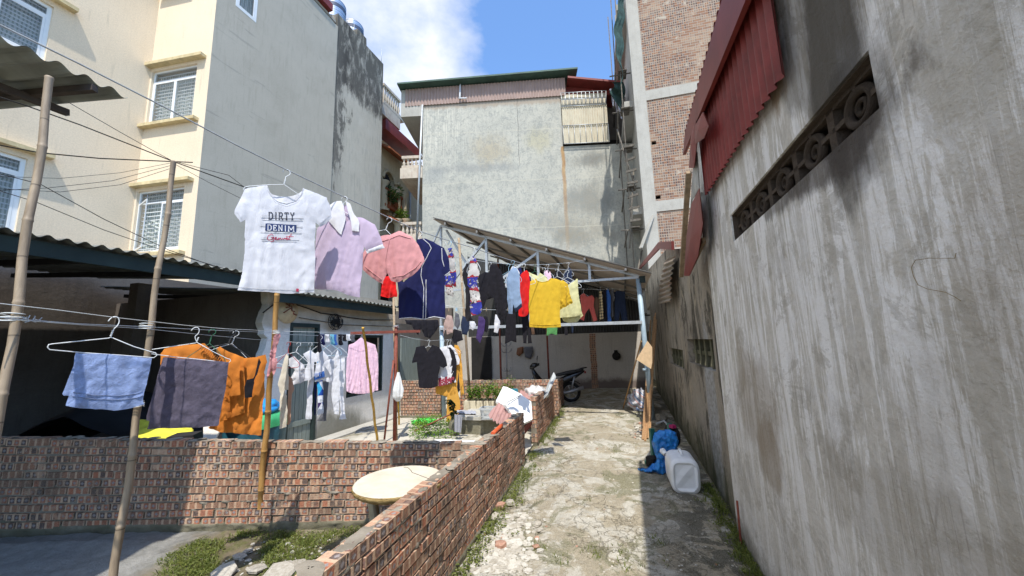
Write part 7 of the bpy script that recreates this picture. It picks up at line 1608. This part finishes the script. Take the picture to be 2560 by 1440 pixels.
pb_ = Plane(c0.xy, c1_.xy); slab(mb, pb_, [pb_.uv(1116, 1055), pb_.uv(1152, 1058), pb_.uv(1150, 1003), pb_.uv(1140, 960), pb_.uv(1118, 975)], .03); tag(mb.build('board', plain('mustard board', (.62, .33, .06), .6, .3, var=.1, scale=3), loc=c0), 'tall mustard yellow board standing under the black and mustard shirts', 'board')
# white shopping bag on the red post
def hbag(a, b):
    th = a*2*math.pi; k = [(0, .02), (.12, .03), (.3, .06), (.6, .085), (.85, .09), (1, .03)]; z = b
    for (z0, r0_), (z1_, r1_) in zip(k, k[1:]):
        if z0 <= z <= z1_: r = r0_+(r1_-r0_)*(z-z0)/(z1_-z0)
    c = Vector((RP.x+.07, RP.y-.06, Y(992, 930, RP.y).z)); rr_ = r*(1+.16*math.sin(th*5+z*3)+.2*noise.noise(Vector((math.cos(th)*2, math.sin(th)*2, z*4)))); return c+Vector((math.cos(th)*rr_, math.sin(th)*rr_*.7, -.52*z))
mb = MB(); mb.grid(hbag, 32, 26); tag(mb.build('plastic_bag', plain('white plastic bag', (.66, .66, .64), .35, .5, var=.12, scale=10), loc=(RP.x, RP.y, 1)), 'full white plastic bag hanging from the red washing post', 'plastic bag')
# barrel with blue cover, yellow sheet and dark heap in the shed bay
bb_ = Y(640, 1050, 5.2); bb_.z = 0; bl = thing('barrel', 'dark teal wrapped barrel under green and blue plastic covers by the shed door', 'barrel', bb_)
mb = MB(); mb.lathe(bb_, [(.001, .0), (.33, .0), (.35, .1), (.34, .35), (.35, .65), (.34, .80)], 32, wob=lambda a, h: .014*math.sin(a*9+h*6)+.01*math.sin(a*17)); mb.build('wrap', plain('teal tarpaulin', (.025, .10, .13), .45, .4, var=.35, scale=6), bl)
mb = MB(); mb.lathe(bb_, [(.38, .70), (.375, .78), (.35, .84), (.2, .88), (.001, .885)], 32, wob=lambda a, h: .03*math.sin(a*7)*max(0, .9-h)*4); mb.build('cover', plain('green plastic cover', (.05, .36, .14), .4, .5, var=.25, scale=7), bl)
mb = MB(); mb.grid(crumple(bb_+Vector((0, 0, .93)), .28, .28, .10, 6, .2), 32, 16); tag(mb.build('plastic_sheet', plain('blue plastic sheet', (.02, .26, .6), .4, .5, var=.2, scale=8), loc=bb_+Vector((0, 0, .8))), 'bright blue plastic bundle on top of the wrapped barrel', 'plastic sheet')
ys = G(400, 1085, .45); mb = MB()
def ysf(a, b): p = Y(330+150*a, 1098-48*b*(1-.45*a), 4.5+.5*b); return p+Vector((0, 0, .03*noise.noise(Vector((a*5, b*5, 3)))+.05*math.sin(a*3)*b))
mb.grid(ysf, 34, 20); mb.grid(lambda a, b: ysf(a, b)-Vector((0, -.02, .02)), 34, 20); tag(mb.build('raincoat', plain('yellow plastic', (.72, .66, .07), .45, .45, var=.15, scale=6), loc=ysf(.5, .5)), 'crumpled yellow plastic raincoat lying behind the brick wall below the grey towel', 'raincoat')
mb = MB(); mb.cbox(Y(462, 1096, 4.55)-Vector((0, 0, .2)), .25, .25, .5, rad(20)); mb.cbox(Y(400, 1100, 4.7)-Vector((0, 0, .28)), .9, .4, .5, 0); tag(mb.build('heap_base', M['dark'], loc=Y(400, 1100, 4.7)), 'dark box of junk carrying the yellow raincoat', 'box')
M['tarpdark'] = plain('black tarpaulin', (.012, .012, .013), .6, .35, var=.3, scale=5)
mb = MB()
def heap(a, b):
    x = -9+a*5.2; y = 4.6+b*1.6; u = (a-.55); z = max(0, 1.25-2.2*abs(a-.62)-.5*abs(b-.5))*(1+.2*noise.noise(Vector((a*4, b*4, 0)))); return Vector((x, y+.3, z*.95+.02*noise.noise(Vector((a*20, b*9, 1)))))
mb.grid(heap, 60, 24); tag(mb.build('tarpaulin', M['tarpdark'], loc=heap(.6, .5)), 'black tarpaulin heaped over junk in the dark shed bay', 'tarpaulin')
mb = MB(); c = WSp.p(WSp.uv(45, 770)[0]-.6, 1.95, -1.2)
for k in range(60): R4 = random.Random(k); a = R4.uniform(0, 6.28); q_ = R4.uniform(0, .3); leaf(mb, c+Vector((0, math.cos(a)*q_, math.sin(a)*q_*1.2)), (R4.uniform(-.3, .3), math.cos(a), math.sin(a)), .25, .12, R4, .1)
tag(mb.build('fan_palm_bundle', M['dark'], loc=c), 'black bundle of palm fans hanging in the dark shed bay', 'fan bundle')
mb = MB(); c = Y(545, 1100, 4.3); plate(mb, [Y(508, 1104, 4.25), Y(535, 1104, 4.25), Y(552, 1070, 4.4), Y(508, 1064, 4.4)], .02); tag(mb.build('cardboard', plain('pale cardboard', (.55, .5, .42), .9, var=.25, scale=8), loc=c), 'pale cardboard scrap propped behind the brick wall below the orange blouse', 'cardboard')
# conical hat and fan on the shed wall
hp = WSp.hit(717, 777); mb = MB(); mb.lathe(hp+WSp.n*.02, [(.22, 0), (.15, .05), (.07, .09), (.005, .12)], 28, axis=WSp.n); h_ = mb.build('conical_hat', plain('woven palm leaf', (.42, .33, .2), .8, var=.2, scale=12, bump=.4), loc=hp); tag(h_, 'round woven palm hat hanging on the shed wall above the door', 'hat')
mb = MB()
for s_ in ([(706, 760), (712, 766), (716, 757), (724, 763)], [(700, 783), (712, 772), (722, 786), (734, 788)], [(704, 770), (716, 768), (714, 778), (722, 780)]): mb.tube([WSp.hit(*p)+WSp.n*(.03+.12*max(0, 1-((WSp.hit(*p)-hp).length/.22)))+WSp.n*.004 for p in s_], .012, 5)
mb.build('painted_pattern', plain('brown paint', (.16, .05, .03), .8), h_)
fp_ = WSp.hit(830, 806); ft = thing('wall_fan', 'small dark round wall fan on the shed wall beside the door', 'fan', fp_); mb = MB(); ax = (WSp.n+Vector((0, 0, .1))).normalized()
for r_, o in ((.16, .05), (.13, .10), (.16, .0), (.09, .12), (.05, .125)): ring(mb, fp_+ax*(.05+o), r_, ax, .006, 20)
for k in range(14): a = k/14*6.28; e1 = ax.orthogonal().normalized(); e2 = ax.cross(e1); d = e1*math.cos(a)+e2*math.sin(a); mb.tube([fp_+ax*.175, fp_+ax*.15+d*.13, fp_+ax*.1+d*.16, fp_+ax*.05+d*.16], .003, 4)
mb.build('cage', M['dark'], ft)
mb = MB(); mb.lathe(fp_, [(.001, .17), (.05, .16), (.06, .05), (.03, 0)], 14, axis=ax)
for k in range(4): a = k*1.57; d = e1*math.cos(a)+e2*math.sin(a); s_ = ax.cross(d); mb.face([fp_+ax*.1+d*.03, fp_+ax*.08+d*.13-s_*.05, fp_+ax*.12+d*.13+s_*.05])
mb.build('blade', M['dark'], ft)

# ================================================================== motorbike in the canopy's shade
M['bikeblack'] = plain('glossy black plastic', (.012, .012, .014), .25, .5); M['rubber'] = plain('black rubber', (.015, .015, .015), .85); M['alloy'] = plain('dull alloy', (.3, .3, .31), .4, .5, metal=.6); M['seatmat'] = plain('black vinyl seat', (.02, .02, .022), .5, .4)
rwc = G(1428, 1006, 0); byaw = rad(176); BR = Matrix.Rotation(byaw, 3, 'Z')
mo = thing('motorbike', 'dark underbone motorbike parked in the shade behind the brick wall', 'motorbike', rwc)
def B_(x, y, z): return rwc+BR @ Vector((x, y, z))
AXW = BR @ Vector((0, 1, 0))
for x in (0, 1.25):
    mb = MB(); n = 32; mb.tube([B_(x+.235*math.cos(t/n*2*math.pi), 0, .285+.235*math.sin(t/n*2*math.pi)) for t in range(n)], .045, 10, closed=True); ty = mb.build('wheel', M['rubber'], mo)
    mb = MB(); mb.tube([B_(x+.19*math.cos(t/n*2*math.pi), 0, .285+.19*math.sin(t/n*2*math.pi)) for t in range(n)], .014, 6, closed=True)
    for k in range(5): a = k/5*6.283; mb.bar(B_(x, 0, .285), B_(x+.19*math.cos(a), 0, .285+.19*math.sin(a)), .03, .025, up=AXW)
    mb.lathe(B_(x, -.05, .285), [(.001, 0), (.055, 0), (.055, .1), (.001, .1)], 14, axis=AXW); mb.build('rim', M['alloy'], ty)
def loft(mb, secs, n=14):   # secs: (x, z, half width, half height)
    def f(a, b):
        i = min(len(secs)-2, int(b*(len(secs)-1))); t = b*(len(secs)-1)-i; s0, s1 = secs[i], secs[i+1]; v = [s0[k]*(1-t)+s1[k]*t for k in range(4)]; th = a*2*math.pi
        c, s_ = math.cos(th), math.sin(th); return B_(v[0], v[2]*math.copysign(abs(c)**.7, c), v[1]+v[3]*math.copysign(abs(s_)**.7, s_))
    mb.grid(f, n, (len(secs)-1)*3)
mb = MB(); loft(mb, [(-.42, .86, .01, .01), (-.38, .84, .06, .04), (-.15, .74, .11, .09), (.15, .62, .13, .12), (.35, .5, .12, .13), (.55, .42, .1, .12)]); mb.build('tail_fairing', M['bikeblack'], mo)
mb = MB(); loft(mb, [(-.40, .90, .03, .01), (-.3, .885, .1, .035), (0, .83, .13, .05), (.25, .78, .12, .045), (.42, .76, .06, .03), (.46, .76, .01, .01)]); mb.build('seat', M['seatmat'], mo)
mb = MB(); loft(mb, [(.5, .4, .08, .1), (.7, .45, .1, .12), (.88, .6, .15, .18), (1.0, .78, .17, .16), (1.06, .9, .12, .1), (1.08, .98, .02, .02)]); mb.build('leg_shield', M['bikeblack'], mo)
mb = MB(); loft(mb, [(.88, 1.06, .05, .03), (.96, 1.05, .12, .07), (1.05, 1.02, .11, .09), (1.12, .99, .05, .05)]); mb.build('headlamp_cowl', M['bikeblack'], mo)
mb = MB(); loft(mb, [(1.0, .6, .05, .02), (1.15, .6, .07, .03), (1.35, .56, .07, .02), (1.5, .42, .05, .015)]); mb.build('mudguard', M['bikeblack'], mo)
mb = MB(); loft(mb, [(-.28, .50, .04, .012), (-.15, .58, .06, .014), (.12, .6, .06, .014)]); mb.build('mudguard', M['bikeblack'], mo)
for s_ in (-1, 1):
    mb = MB(); mb.tube([B_(1.02, s_*.08, .75), B_(1.25, s_*.08, .285)], .022, 8); mb.build('fork', M['alloy'], mo)
    mb = MB(); mb.tube([B_(.95, 0, 1.02), B_(.93, s_*.15, 1.05), B_(.86, s_*.34, 1.07)], .014, 8); mb.tube([B_(.89, s_*.25, 1.065), B_(.86, s_*.35, 1.07)], .02, 8); mb.build('handlebar', M['rubber'], mo)
    mb = MB(); mb.tube([B_(.92, s_*.2, 1.06), B_(.90, s_*.27, 1.22)], .006, 6); mb.lathe(B_(.90, s_*.29, 1.25), [(.001, -.012), (.05, -.01), (.06, .0), (.05, .012), (.001, .014)], 14, axis=BR @ Vector((1, 0, .1))); mb.build('mirror', M['rubber'], mo)
    mb = MB(); mb.tube([B_(0, s_*.1, .31), B_(-.12, s_*.13, .72)], .025, 8); mb.build('shock_absorber', M['alloy'], mo)
mb = MB(); mb.tube([B_(.6, .14, .25), B_(.3, .16, .26), B_(.0, .17, .32), B_(-.35, .18, .42)], [.02, .03, .045, .05], 10); mb.build('exhaust', M['alloy'], mo)
mb = MB(); mb.tube([B_(0, .09, .29), B_(.45, .09, .32)], .03, 8); mb.cbox(B_(.55, 0, .33), .3, .22, .22, byaw); mb.build('engine', M['alloy'], mo)
mb = MB(); mb.tube([B_(-.1, .1, .86), B_(-.35, .1, .93), B_(-.48, .06, .95), B_(-.48, -.06, .95), B_(-.35, -.1, .93), B_(-.1, -.1, .86)], .013, 7); mb.build('grab_rail', M['bikeblack'], mo)
mb = MB(); mb.cbox(B_(-.43, 0, .82), .05, .12, .06, byaw); mb.build('tail_light', M['redpaint'], mo)
mb = MB(); mb.bar(B_(.2, -.1, .3), B_(.32, -.22, .02), .025); mb.build('kickstand', M['alloy'], mo)
# coat stand, hanging bags, cap
cb_ = BWp.p(BWp.uv(1273, 950)[0], 0, .55); mb = MB(); h = BWp.uv(1273, 855)[1]-.0
mb.tube([cb_, cb_+Vector((0, 0, 1.75))], .018, 8)
for z, n in ((1.72, 6), (1.5, 6), (.85, 5)):
    for k in range(n): a = k/n*6.28+z; d = Vector((math.cos(a), math.sin(a), 0)); c = cb_+Vector((0, 0, z-.12)); mb.tube([c, c+d*.10+Vector((0, 0, -.02)), c+d*.19+Vector((0, 0, .05)), c+d*.2+Vector((0, 0, .12))], .009, 5)
for k in range(3): a = k*2.09; mb.tube([cb_+Vector((0, 0, .1)), cb_+Vector((math.cos(a)*.25, math.sin(a)*.25, .0))], .014, 6)
tag(mb.build('coat_stand', M['alloy'], loc=cb_), 'metal coat stand with curled hooks against the rear wall', 'coat stand')
for (pts, fb, lab) in (([(1293, 870), (1309, 866), (1308, 882), (1298, 891), (1291, 886)], plain('brown leather', (.2, .085, .04), .6), 'small brown bag hanging on the rear wall under the canopy'), ([(1310, 867), (1332, 866), (1333, 880), (1327, 897), (1312, 893)], FB['greygrey'], 'dark grey bag hanging next to the small brown one')):
    pl = Plane(BWp.p(0, 0, .1).xy, BWp.p(1, 0, .1).xy); garment('bag', lab, 'bag', pl, [(pts, {})], fb, 'bags on the rear wall', amp=.01, thick=.05, res=.03)
cc = BWp.hit(1540, 890)+BWp.n*.04; mb = MB(); mb.lathe(cc, [(.14, 0), (.15, .05), (.11, .13), (.001, .16)], 18, axis=BWp.n); mb.cbox(cc+Vector((0, 0, .16)), .12, .03, .1); tag(mb.build('cap', M['dark'], loc=cc), 'black cap hanging on the rear wall beside the brick pillar', 'cap')
# dark door and cupboard at the far side
mb = MB(); u = BWp.uv(1180, 900)[0]; mb.box(BWp.p(u, 0, .03), BWp.d*.75, BWp.n*.05, Vector((0, 0, 1.95))); tag(mb.build('dark_door', M['dark'], loc=BWp.p(u, 0, 0)), 'dark doorway leaf in the rear wall beside the brick pillar', 'door')
dp = Plane(WSp.p(0, 0, -.03).xy, WSp.p(1, 0, -.03).xy); mb = MB(); ua, ub = dp.uv(1000, 900)[0], dp.uv(1048, 900)[0]
for i in range(5): mb.box(dp.p(ua+(ub-ua)*i/5+.004, .02, .003), dp.d*((ub-ua)/5-.008), dp.n*.03, Vector((0, 0, 1.9)))
tag(mb.build('plank_door', M['doorgreen'], loc=dp.p(ua, 0, 0)), 'grey plank door past the red washing post, facing the small brick wall', 'door')

# ================================================================== foot of the old wall
jc = G(1731, 1240, 0); jt = thing('jerrycan', 'dirty white plastic jerrycan lying on its side at the foot of the wall', 'jerrycan', jc); jr = rad(-14); R3 = Matrix.Rotation(jr, 3, 'Z')
M['jerry'] = plain('cloudy white plastic', (.8, .82, .84), .4, .45, var=.07, scale=7, bump=.15, bs=20)
w, d_, h = .31, .42, .37
def jf(a, b):
    th = a*2*math.pi; n_ = 3.6; c, s_ = math.cos(th), math.sin(th); k = (abs(c)**n_+abs(s_)**n_)**(-1/n_); e = min(1, b*9, (1-b)*9); e = math.sqrt(max(0, 1-(1-e)**2))*.2+.8 if 0 < b < 1 else .8*1
    x = c*k*w/2*e; z = s_*k*h/2*e; y = -d_/2+d_*b
    if k*abs(c)*abs(s_) > .0: pass
    x += -.0; y += .012*math.sin(z*30)*(1 if b > .5 else -1)*.3
    return jc+Vector((0, d_/2, h/2+.005))+R3 @ Vector((x, y, z))
mb = MB(); mb.grid(jf, 64, 30)
def cap_(b, s_):   # the base with its pressed diagonal ribs
    def f(a, r):
        p = jf(a, b); c = jc+Vector((0, d_/2, h/2+.005))+R3 @ Vector((0, -d_/2 if b == 0 else d_/2, 0)); q_ = c.lerp(p, r); l = R3.inverted() @ (q_-c)
        inner = max(abs(l.x)/(w*.33), abs(l.z)/(h*.33)); dent = .022*(1 if inner < 1 else max(0, 1-(inner-1)*6))*(.35+.65*min(1, abs(l.x*.9-l.z*.8+.02)*14)); return q_+R3 @ Vector((0, dent*s_+(1-r)*0, 0))
    return f
mb.grid(cap_(0, 1), 64, 22); mb.grid(cap_(1, -1), 64, 10); mb.build('body', M['jerry'], jt)
mb = MB(); c = jf(.25, .7); mb.tube([jf(.25, .3)+Vector((0, 0, .0)), jf(.25, .35)+Vector((0, 0, .035)), jf(.25, .6)+Vector((0, 0, .035)), jf(.25, .66)], .016, 8); mb.build('handle', M['jerry'], jt)
mb = MB(); mb.lathe(jf(.38, .93)-Vector((0, 0, .03)), [(.03, 0), (.03, .08), (.036, .08), (.036, .11), (.001, .11)], 14, axis=R3 @ Vector((-.3, 1, .2))); mb.build('cap', M['jerry'], jt)
# machine wrapped in blue plastic
mc = G(1668, 1172, 0); mt = thing('grinding_machine', 'small green machine with a dark flywheel wrapped in blue plastic', 'machine', mc)
M['machgreen'] = plain('green enamel', (.03, .14, .11), .5, .4, var=.3, scale=8); 
mb = MB(); mb.cbox(mc+Vector((.0, .08, .03)), .42, .28, .05, rad(10)); mb.cbox(mc+Vector((.12, .1, .3)), .05, .05, .5, rad(10)); mb.cbox(mc+Vector((-.12, .12, .26)), .06, .05, .45, rad(10)); mb.build('frame', M['machgreen'], mt)
mb = MB(); mb.lathe(mc+Vector((.17, .16, .38)), [(.001, -.03), (.14, -.03), (.16, 0), (.14, .03), (.001, .03)], 24, axis=(1, .2, 0)); mb.build('flywheel', M['rubber'], mt)
mb = MB(); mb.cbox(mc+Vector((-.16, .0, .09)), .16, .14, .12, rad(20)); mb.lathe(mc+Vector((-.24, .0, .1)), [(.001, 0), (.07, 0), (.075, .12), (.001, .12)], 16, axis=(1, 0, 0)); mb.build('motor', M['dark'], mt)
mb = MB(); mb.cbox(mc+Vector((.14, .05, .52)), .06, .07, .04, rad(20)); mb.build('hopper', plain('magenta plastic', (.4, .02, .12), .5), mt)
mb = MB(); mb.tube([mc+Vector((.1, -.06, .02)), mc+Vector((.2, -.14, .02)), mc+Vector((.32, -.1, .02)), mc+Vector((.3, .1, .03))], .011, 6); mb.build('cable', M['dark'], mt)
q = NM('blue plastic film', .3, .5); q.col(q.ramp(q.noise(q.pos, 7, 6, .65, .6), [(.3, (.01, .13, .45)), (.6, (.02, .26, .72)), (.75, (.12, .45, .85))])); q.b.inputs['Alpha'].default_value = .93; q.bump(q.noise(q.pos, 14, 5, .6, 1.2), .8, .03); M['bluefilm'] = q.m
pf = fp(G(1650, 1175, 0), 10)
mb = MB(); bo = [(1632, 1078), (1645, 1071), (1668, 1068), (1684, 1075), (1689, 1092), (1686, 1120), (1681, 1150), (1673, 1173), (1650, 1179), (1632, 1174), (1612, 1172), (1592, 1168), (1590, 1163), (1612, 1164), (1632, 1152), (1637, 1140), (1630, 1118), (1624, 1098)]
clothmesh(mb, pf, bo, z0=.12, thick=.075, amp=.02, freq=9, wr=.02, seed=2, res=.014); tag(mb.build('plastic_sheet', M['bluefilm'], loc=pf.hit(1655, 1120)), 'translucent blue plastic sheet thrown over the green machine', 'plastic sheet')
# planks, stick, hat, woven sack
R_ = random.Random(3)
for i, (xb, yb, xt, yt, w_) in enumerate(((1612, 1090, 1642, 790, .09), (1618, 1098, 1650, 800, .08), (1607, 1100, 1637, 800, .05), (1624, 1085, 1655, 782, .05), (1613, 1104, 1645, 850, .04))):
    b0 = G(xb, yb, 0); tp_ = OWp.hit(xt, yt)+OWp.n*(.06+.03*i); mb = MB(); mb.bar(b0+Vector((0, 0, .01)), tp_, .014+.003*i, w_*.75, up=(0, 1, 0)); 
    tag(mb.build('plank', M['plank'], loc=b0), ['rough brown plank at the back of the bundle leaning on the old wall', 'widest rough plank leaning on the old wall', 'narrow splintered plank at the outer side of the leaning bundle', 'narrow plank leaning closest to the old wall', 'shortest splintered plank in front of the leaning bundle'][i], 'plank', 'planks leaning on the wall')
mb = MB(); hc = Y(1636, 858, 6.35); hax = Vector((-.75, -.55, -.15)).normalized()
pl = fp(hc, -20); slab(mb, pl, [pl.uv(1625, 852), pl.uv(1637, 868), pl.uv(1637, 906), pl.uv(1634, 921), pl.uv(1598, 898)], .006, .12)
ho = pl.uv(1598, 898)
tag(mb.build('palm_leaf_sheet', plain('pale palm leaf', (.7, .5, .3), .8, var=.12, scale=14, bump=.3), loc=pl.hit(1625, 885)), 'pale triangular palm-leaf sheet stuck to the leaning planks', 'leaf sheet')
pole('straight wooden stick leaning on the canopy post', G(1557, 1024, 0), Y(1604, 850, 8.1), .016, .013, plain('varnished stick', (.42, .25, .11), .6, var=.2), 2.0, 'stick')
M['sack'] = stripes('striped woven sack', 5, .7, (.55, .55, .58), (.5, .16, .13), (.12, .2, .38))
sc_ = G(1600, 1030, 0); mb = MB(); mb.grid(crumple(sc_+Vector((.03, .1, .22)), .24, .22, .24, 3, .45), 44, 24, lambda a, b: (a*1.5, b)); mb.grid(crumple(sc_+Vector((.1, -.1, .09)), .16, .15, .10, 8, .5), 30, 16, lambda a, b: (a, b*.7)); tag(mb.build('woven_sack', M['sack'], loc=sc_), 'red, white and blue woven plastic sack slumped by the canopy post', 'sack')
R_ = random.Random(14)
def rock(mb, c, s_, R_, flat=.6, r=None):
    c = Vector(c); r = R_.random() if r is None else r; n = 6; sd_ = R_.uniform(0, 50); rings = [(0, -.5), (.92, -.45), (1, .1), (.86, .45), (0, .5)]; k0 = len(mb.v); ang = R_.uniform(0, 6.28); ex = R_.uniform(.7, 1.4)
    rot = Matrix.Rotation(R_.uniform(-.3, .3), 3, 'X') @ Matrix.Rotation(ang, 3, 'Z'); V_ = []
    for (q_, h_) in rings:
        row = []
        for j in range(n):
            a = j/n*6.283; k = 1+.45*noise.noise(Vector((math.cos(a)*1.3, math.sin(a)*1.3, h_*2+sd_))); row.append(c+rot @ Vector((math.cos(a)*q_*k*s_*ex, math.sin(a)*q_*k*s_, h_*s_*flat*2*(1 if q_ else .9))))
        V_.append(row)
    for i in range(4):
        for j in range(n):
            a, b, c2, d2 = V_[i][j], V_[i][(j+1) % n], V_[i+1][(j+1) % n], V_[i+1][j]
            if rings[i][0] == 0: mb.face([a, c2, d2], None, r)
            elif rings[i+1][0] == 0: mb.face([a, b, c2], None, r)
            else: mb.face([a, b, c2, d2], None, r)
def stonem():
    q = NM('broken concrete and brick', .95, .15); p = q.wpos; c = q.ramp(q.rnd(), [(0, (.16, .14, .11)), (.15, (.28, .25, .2)), (.5, (.4, .37, .31)), (.9, (.52, .5, .44)), (.93, (.33, .13, .07)), (1, (.4, .17, .1))], 'LINEAR')
    q.col(q.mix(.3, c, q.ramp(q.noise(p, 45, 5, .65), [(.3, (.15, .12, .08)), (.7, (.7, .66, .58))]))); q.bump(q.noise(p, 60, 5, .6), .6, .006); return q.m
M['stone'] = stonem()
for i, (px, py, s_, r_, lab) in enumerate(((1252, 1272, .055, .97, 'reddish brick lump at the foot of the long brick wall'), (1275, 1262, .05, .4, 'pale stone beside the reddish brick lump'), (1238, 1300, .045, .3, 'brown stone among leaves by the long brick wall'), (1640, 1065, .10, .1, 'grey rock behind the leaning planks'), (1655, 1050, .12, .2, 'big dark rock at the foot of the old wall'), (1625, 1045, .07, .3, 'small rock by the striped sack'), (1345, 1318, .04, .25, 'grey pebble casting a shadow mid-path'), (1252, 1370, .05, .96, 'brick shard in the rubble by the long brick wall'), (1665, 1085, .06, .05, 'dark lump between machine and rocks'))):
    c = G(px, py, 0); mb = MB(); rock(mb, c+Vector((0, 0, s_*.5)), s_, random.Random(i+3), .55, r_); tag(mb.build('rock', M['stone'], loc=c), lab, 'rock')
mb = MB(); tube_pts = [G(1640, 1060, .12), G(1660, 1052, .16), G(1672, 1066, .1), G(1668, 1085, .04)]; mb.tube(tube_pts, .02, 8); tag(mb.build('hose', M['greyplastic'], loc=tube_pts[0]), 'grey bent hose among the rocks by the old wall', 'hose')
mb = MB()
for i in range(34): c = G(1582+R_.uniform(0, 40), 1048+R_.uniform(0, 55), 0); rock(mb, c+Vector((0, 0, .012)), R_.uniform(.012, .05), R_)
# rubble chips strewn over the path and the muddy corner
for i in range(1500):
    if i < 620: px, py = R_.gauss(1255, 42), R_.uniform(1285, 1438); s_ = R_.uniform(.008, .038)
    elif i < 980: px, py = R_.uniform(1150, 1900), R_.uniform(1120, 1438); s_ = R_.uniform(.003, .011)
    elif i < 1180: px, py = R_.uniform(1330, 1600), R_.uniform(1105, 1140); s_ = R_.uniform(.006, .02)
    else: px, py = R_.uniform(380, 880), R_.uniform(1330, 1438); s_ = R_.uniform(.004, .02)
    c = G(px, py, 0)
    if i < 1180 and (c.x < lx(c.y)+.04 or c.x > rx(c.y)-.02): continue
    if i >= 1180 and (c.x > lx(c.y)-.14 or c.x < -2.45): continue
    z = pz(c.x, c.y) if i < 1180 else -.03+zg(c.x, c.y); rock(mb, (c.x, c.y, z+s_*.15), s_, R_, .32, R_.uniform(.2, .9) if R_.random() > .015 else .95)
tag(mb.build('rubble', M['stone']), 'broken stones and concrete chips strewn over the ground', 'rubble', kind='stuff')
for i, (px, py, w_) in enumerate(((740, 1415, .09), (705, 1432, .12), (640, 1425, .08), (598, 1394, .06), (790, 1408, .05), (620, 1380, .05), (560, 1432, .09))):
    c = G(px, py, -.02); mb = MB(); rock(mb, c+Vector((0, 0, .01)), w_, random.Random(i+40), .2, .22+i*.03); tag(mb.build('flat_stone', M['stone'], loc=c), ['flat stone nearest the long brick wall in the muddy corner', 'largest flat stone in the muddy corner', 'grey slab stone beside the largest one', 'flat stone at the grass edge', 'small flat stone in the table shadow', 'small pale stone below the golden bamboo pole', 'long flat stone at the bottom edge of the mud'][i], 'stone', 'flat stones in the mud')
# grass and moss along the walls
mb = MB(); R_ = random.Random(6)
def gz(x, y): return pz(x, y) if lx(y) < x < rx(y) else -.03+zg(x, y)
for i in range(230):
    y = R_.uniform(2.6, 6.0); x = lx(y)+abs(R_.gauss(0, .09))+.02
    if noise.noise(Vector((y*1.9, 0, 0))) > -.25: herb(mb, (x, y, gz(x, y)), 15, .05, .045, R_, .026)
for i in range(150):
    y = R_.uniform(6.6, 10); x = lx(y)+abs(R_.gauss(0, .07))+.02; tuft(mb, (x, y, 0), 9, .05, .07, R_, .004)
for i in range(260):
    y = R_.uniform(2.4, 4.6); x = rx(y)-abs(R_.gauss(0, .06))-.01; (tuft if i % 2 else herb)(mb, (x, y, gz(x, y)), 12, .04, .06 if i % 2 else .03, R_, .0035 if i % 2 else .024)
for i in range(110):
    y = R_.uniform(3.0, 8); x = R_.uniform(lx(y)+.1, rx(y)-.1)
    if noise.noise(Vector((x*1.5, y*1.5, 7))) > .05: tuft(mb, (x, y, gz(x, y)), 9, .05, .03, R_, .0025)
for i in range(1300):
    c = G(R_.uniform(330, 900), R_.uniform(1318, 1438), 0)
    if c.x < -3.0 or c.x > lx(c.y)-.14 or c.y > 3.82: continue
    if noise.noise(Vector((c.x*2.4, c.y*2.4, 2))) > -.12+.3*max(0, -2.3-c.x): (tuft if i % 3 == 0 else herb)(mb, (c.x, c.y, gz(c.x, c.y)), 14, .06, .05 if i % 3 == 0 else .02, R_, .004 if i % 3 == 0 else .02)
for (px, py, n_) in ((1380, 1100, 90), (1365, 1112, 60), (1350, 1372, 40), (1480, 1390, 60), (1545, 1380, 40), (1640, 1350, 50), (1560, 1420, 50), (1400, 1405, 40)):
    c = G(px, py, 0); tuft(mb, (c.x, c.y, gz(c.x, c.y)), n_, .09, .04, R_, .003)
tag(mb.build('ground_grass', M['grass']), 'short grass and creeping weeds along walls and cracks', 'grass', kind='stuff')
# house plants on the far balconies
for (px, py, lab, y) in ((1003, 548, 'shaggy fern pot on the far orange balcony', 20.2), (975, 495, 'trailing green plant on the arched balcony', 19.4)):
    c = Y(px, py, y); plant('balcony_plant', lab, 'plant', c-Vector((0, 0, .5)), 1.1, .55, 7, 420, M['leafdark'] if px < 990 else M['leaf'], int(px), .22, .05, .02)
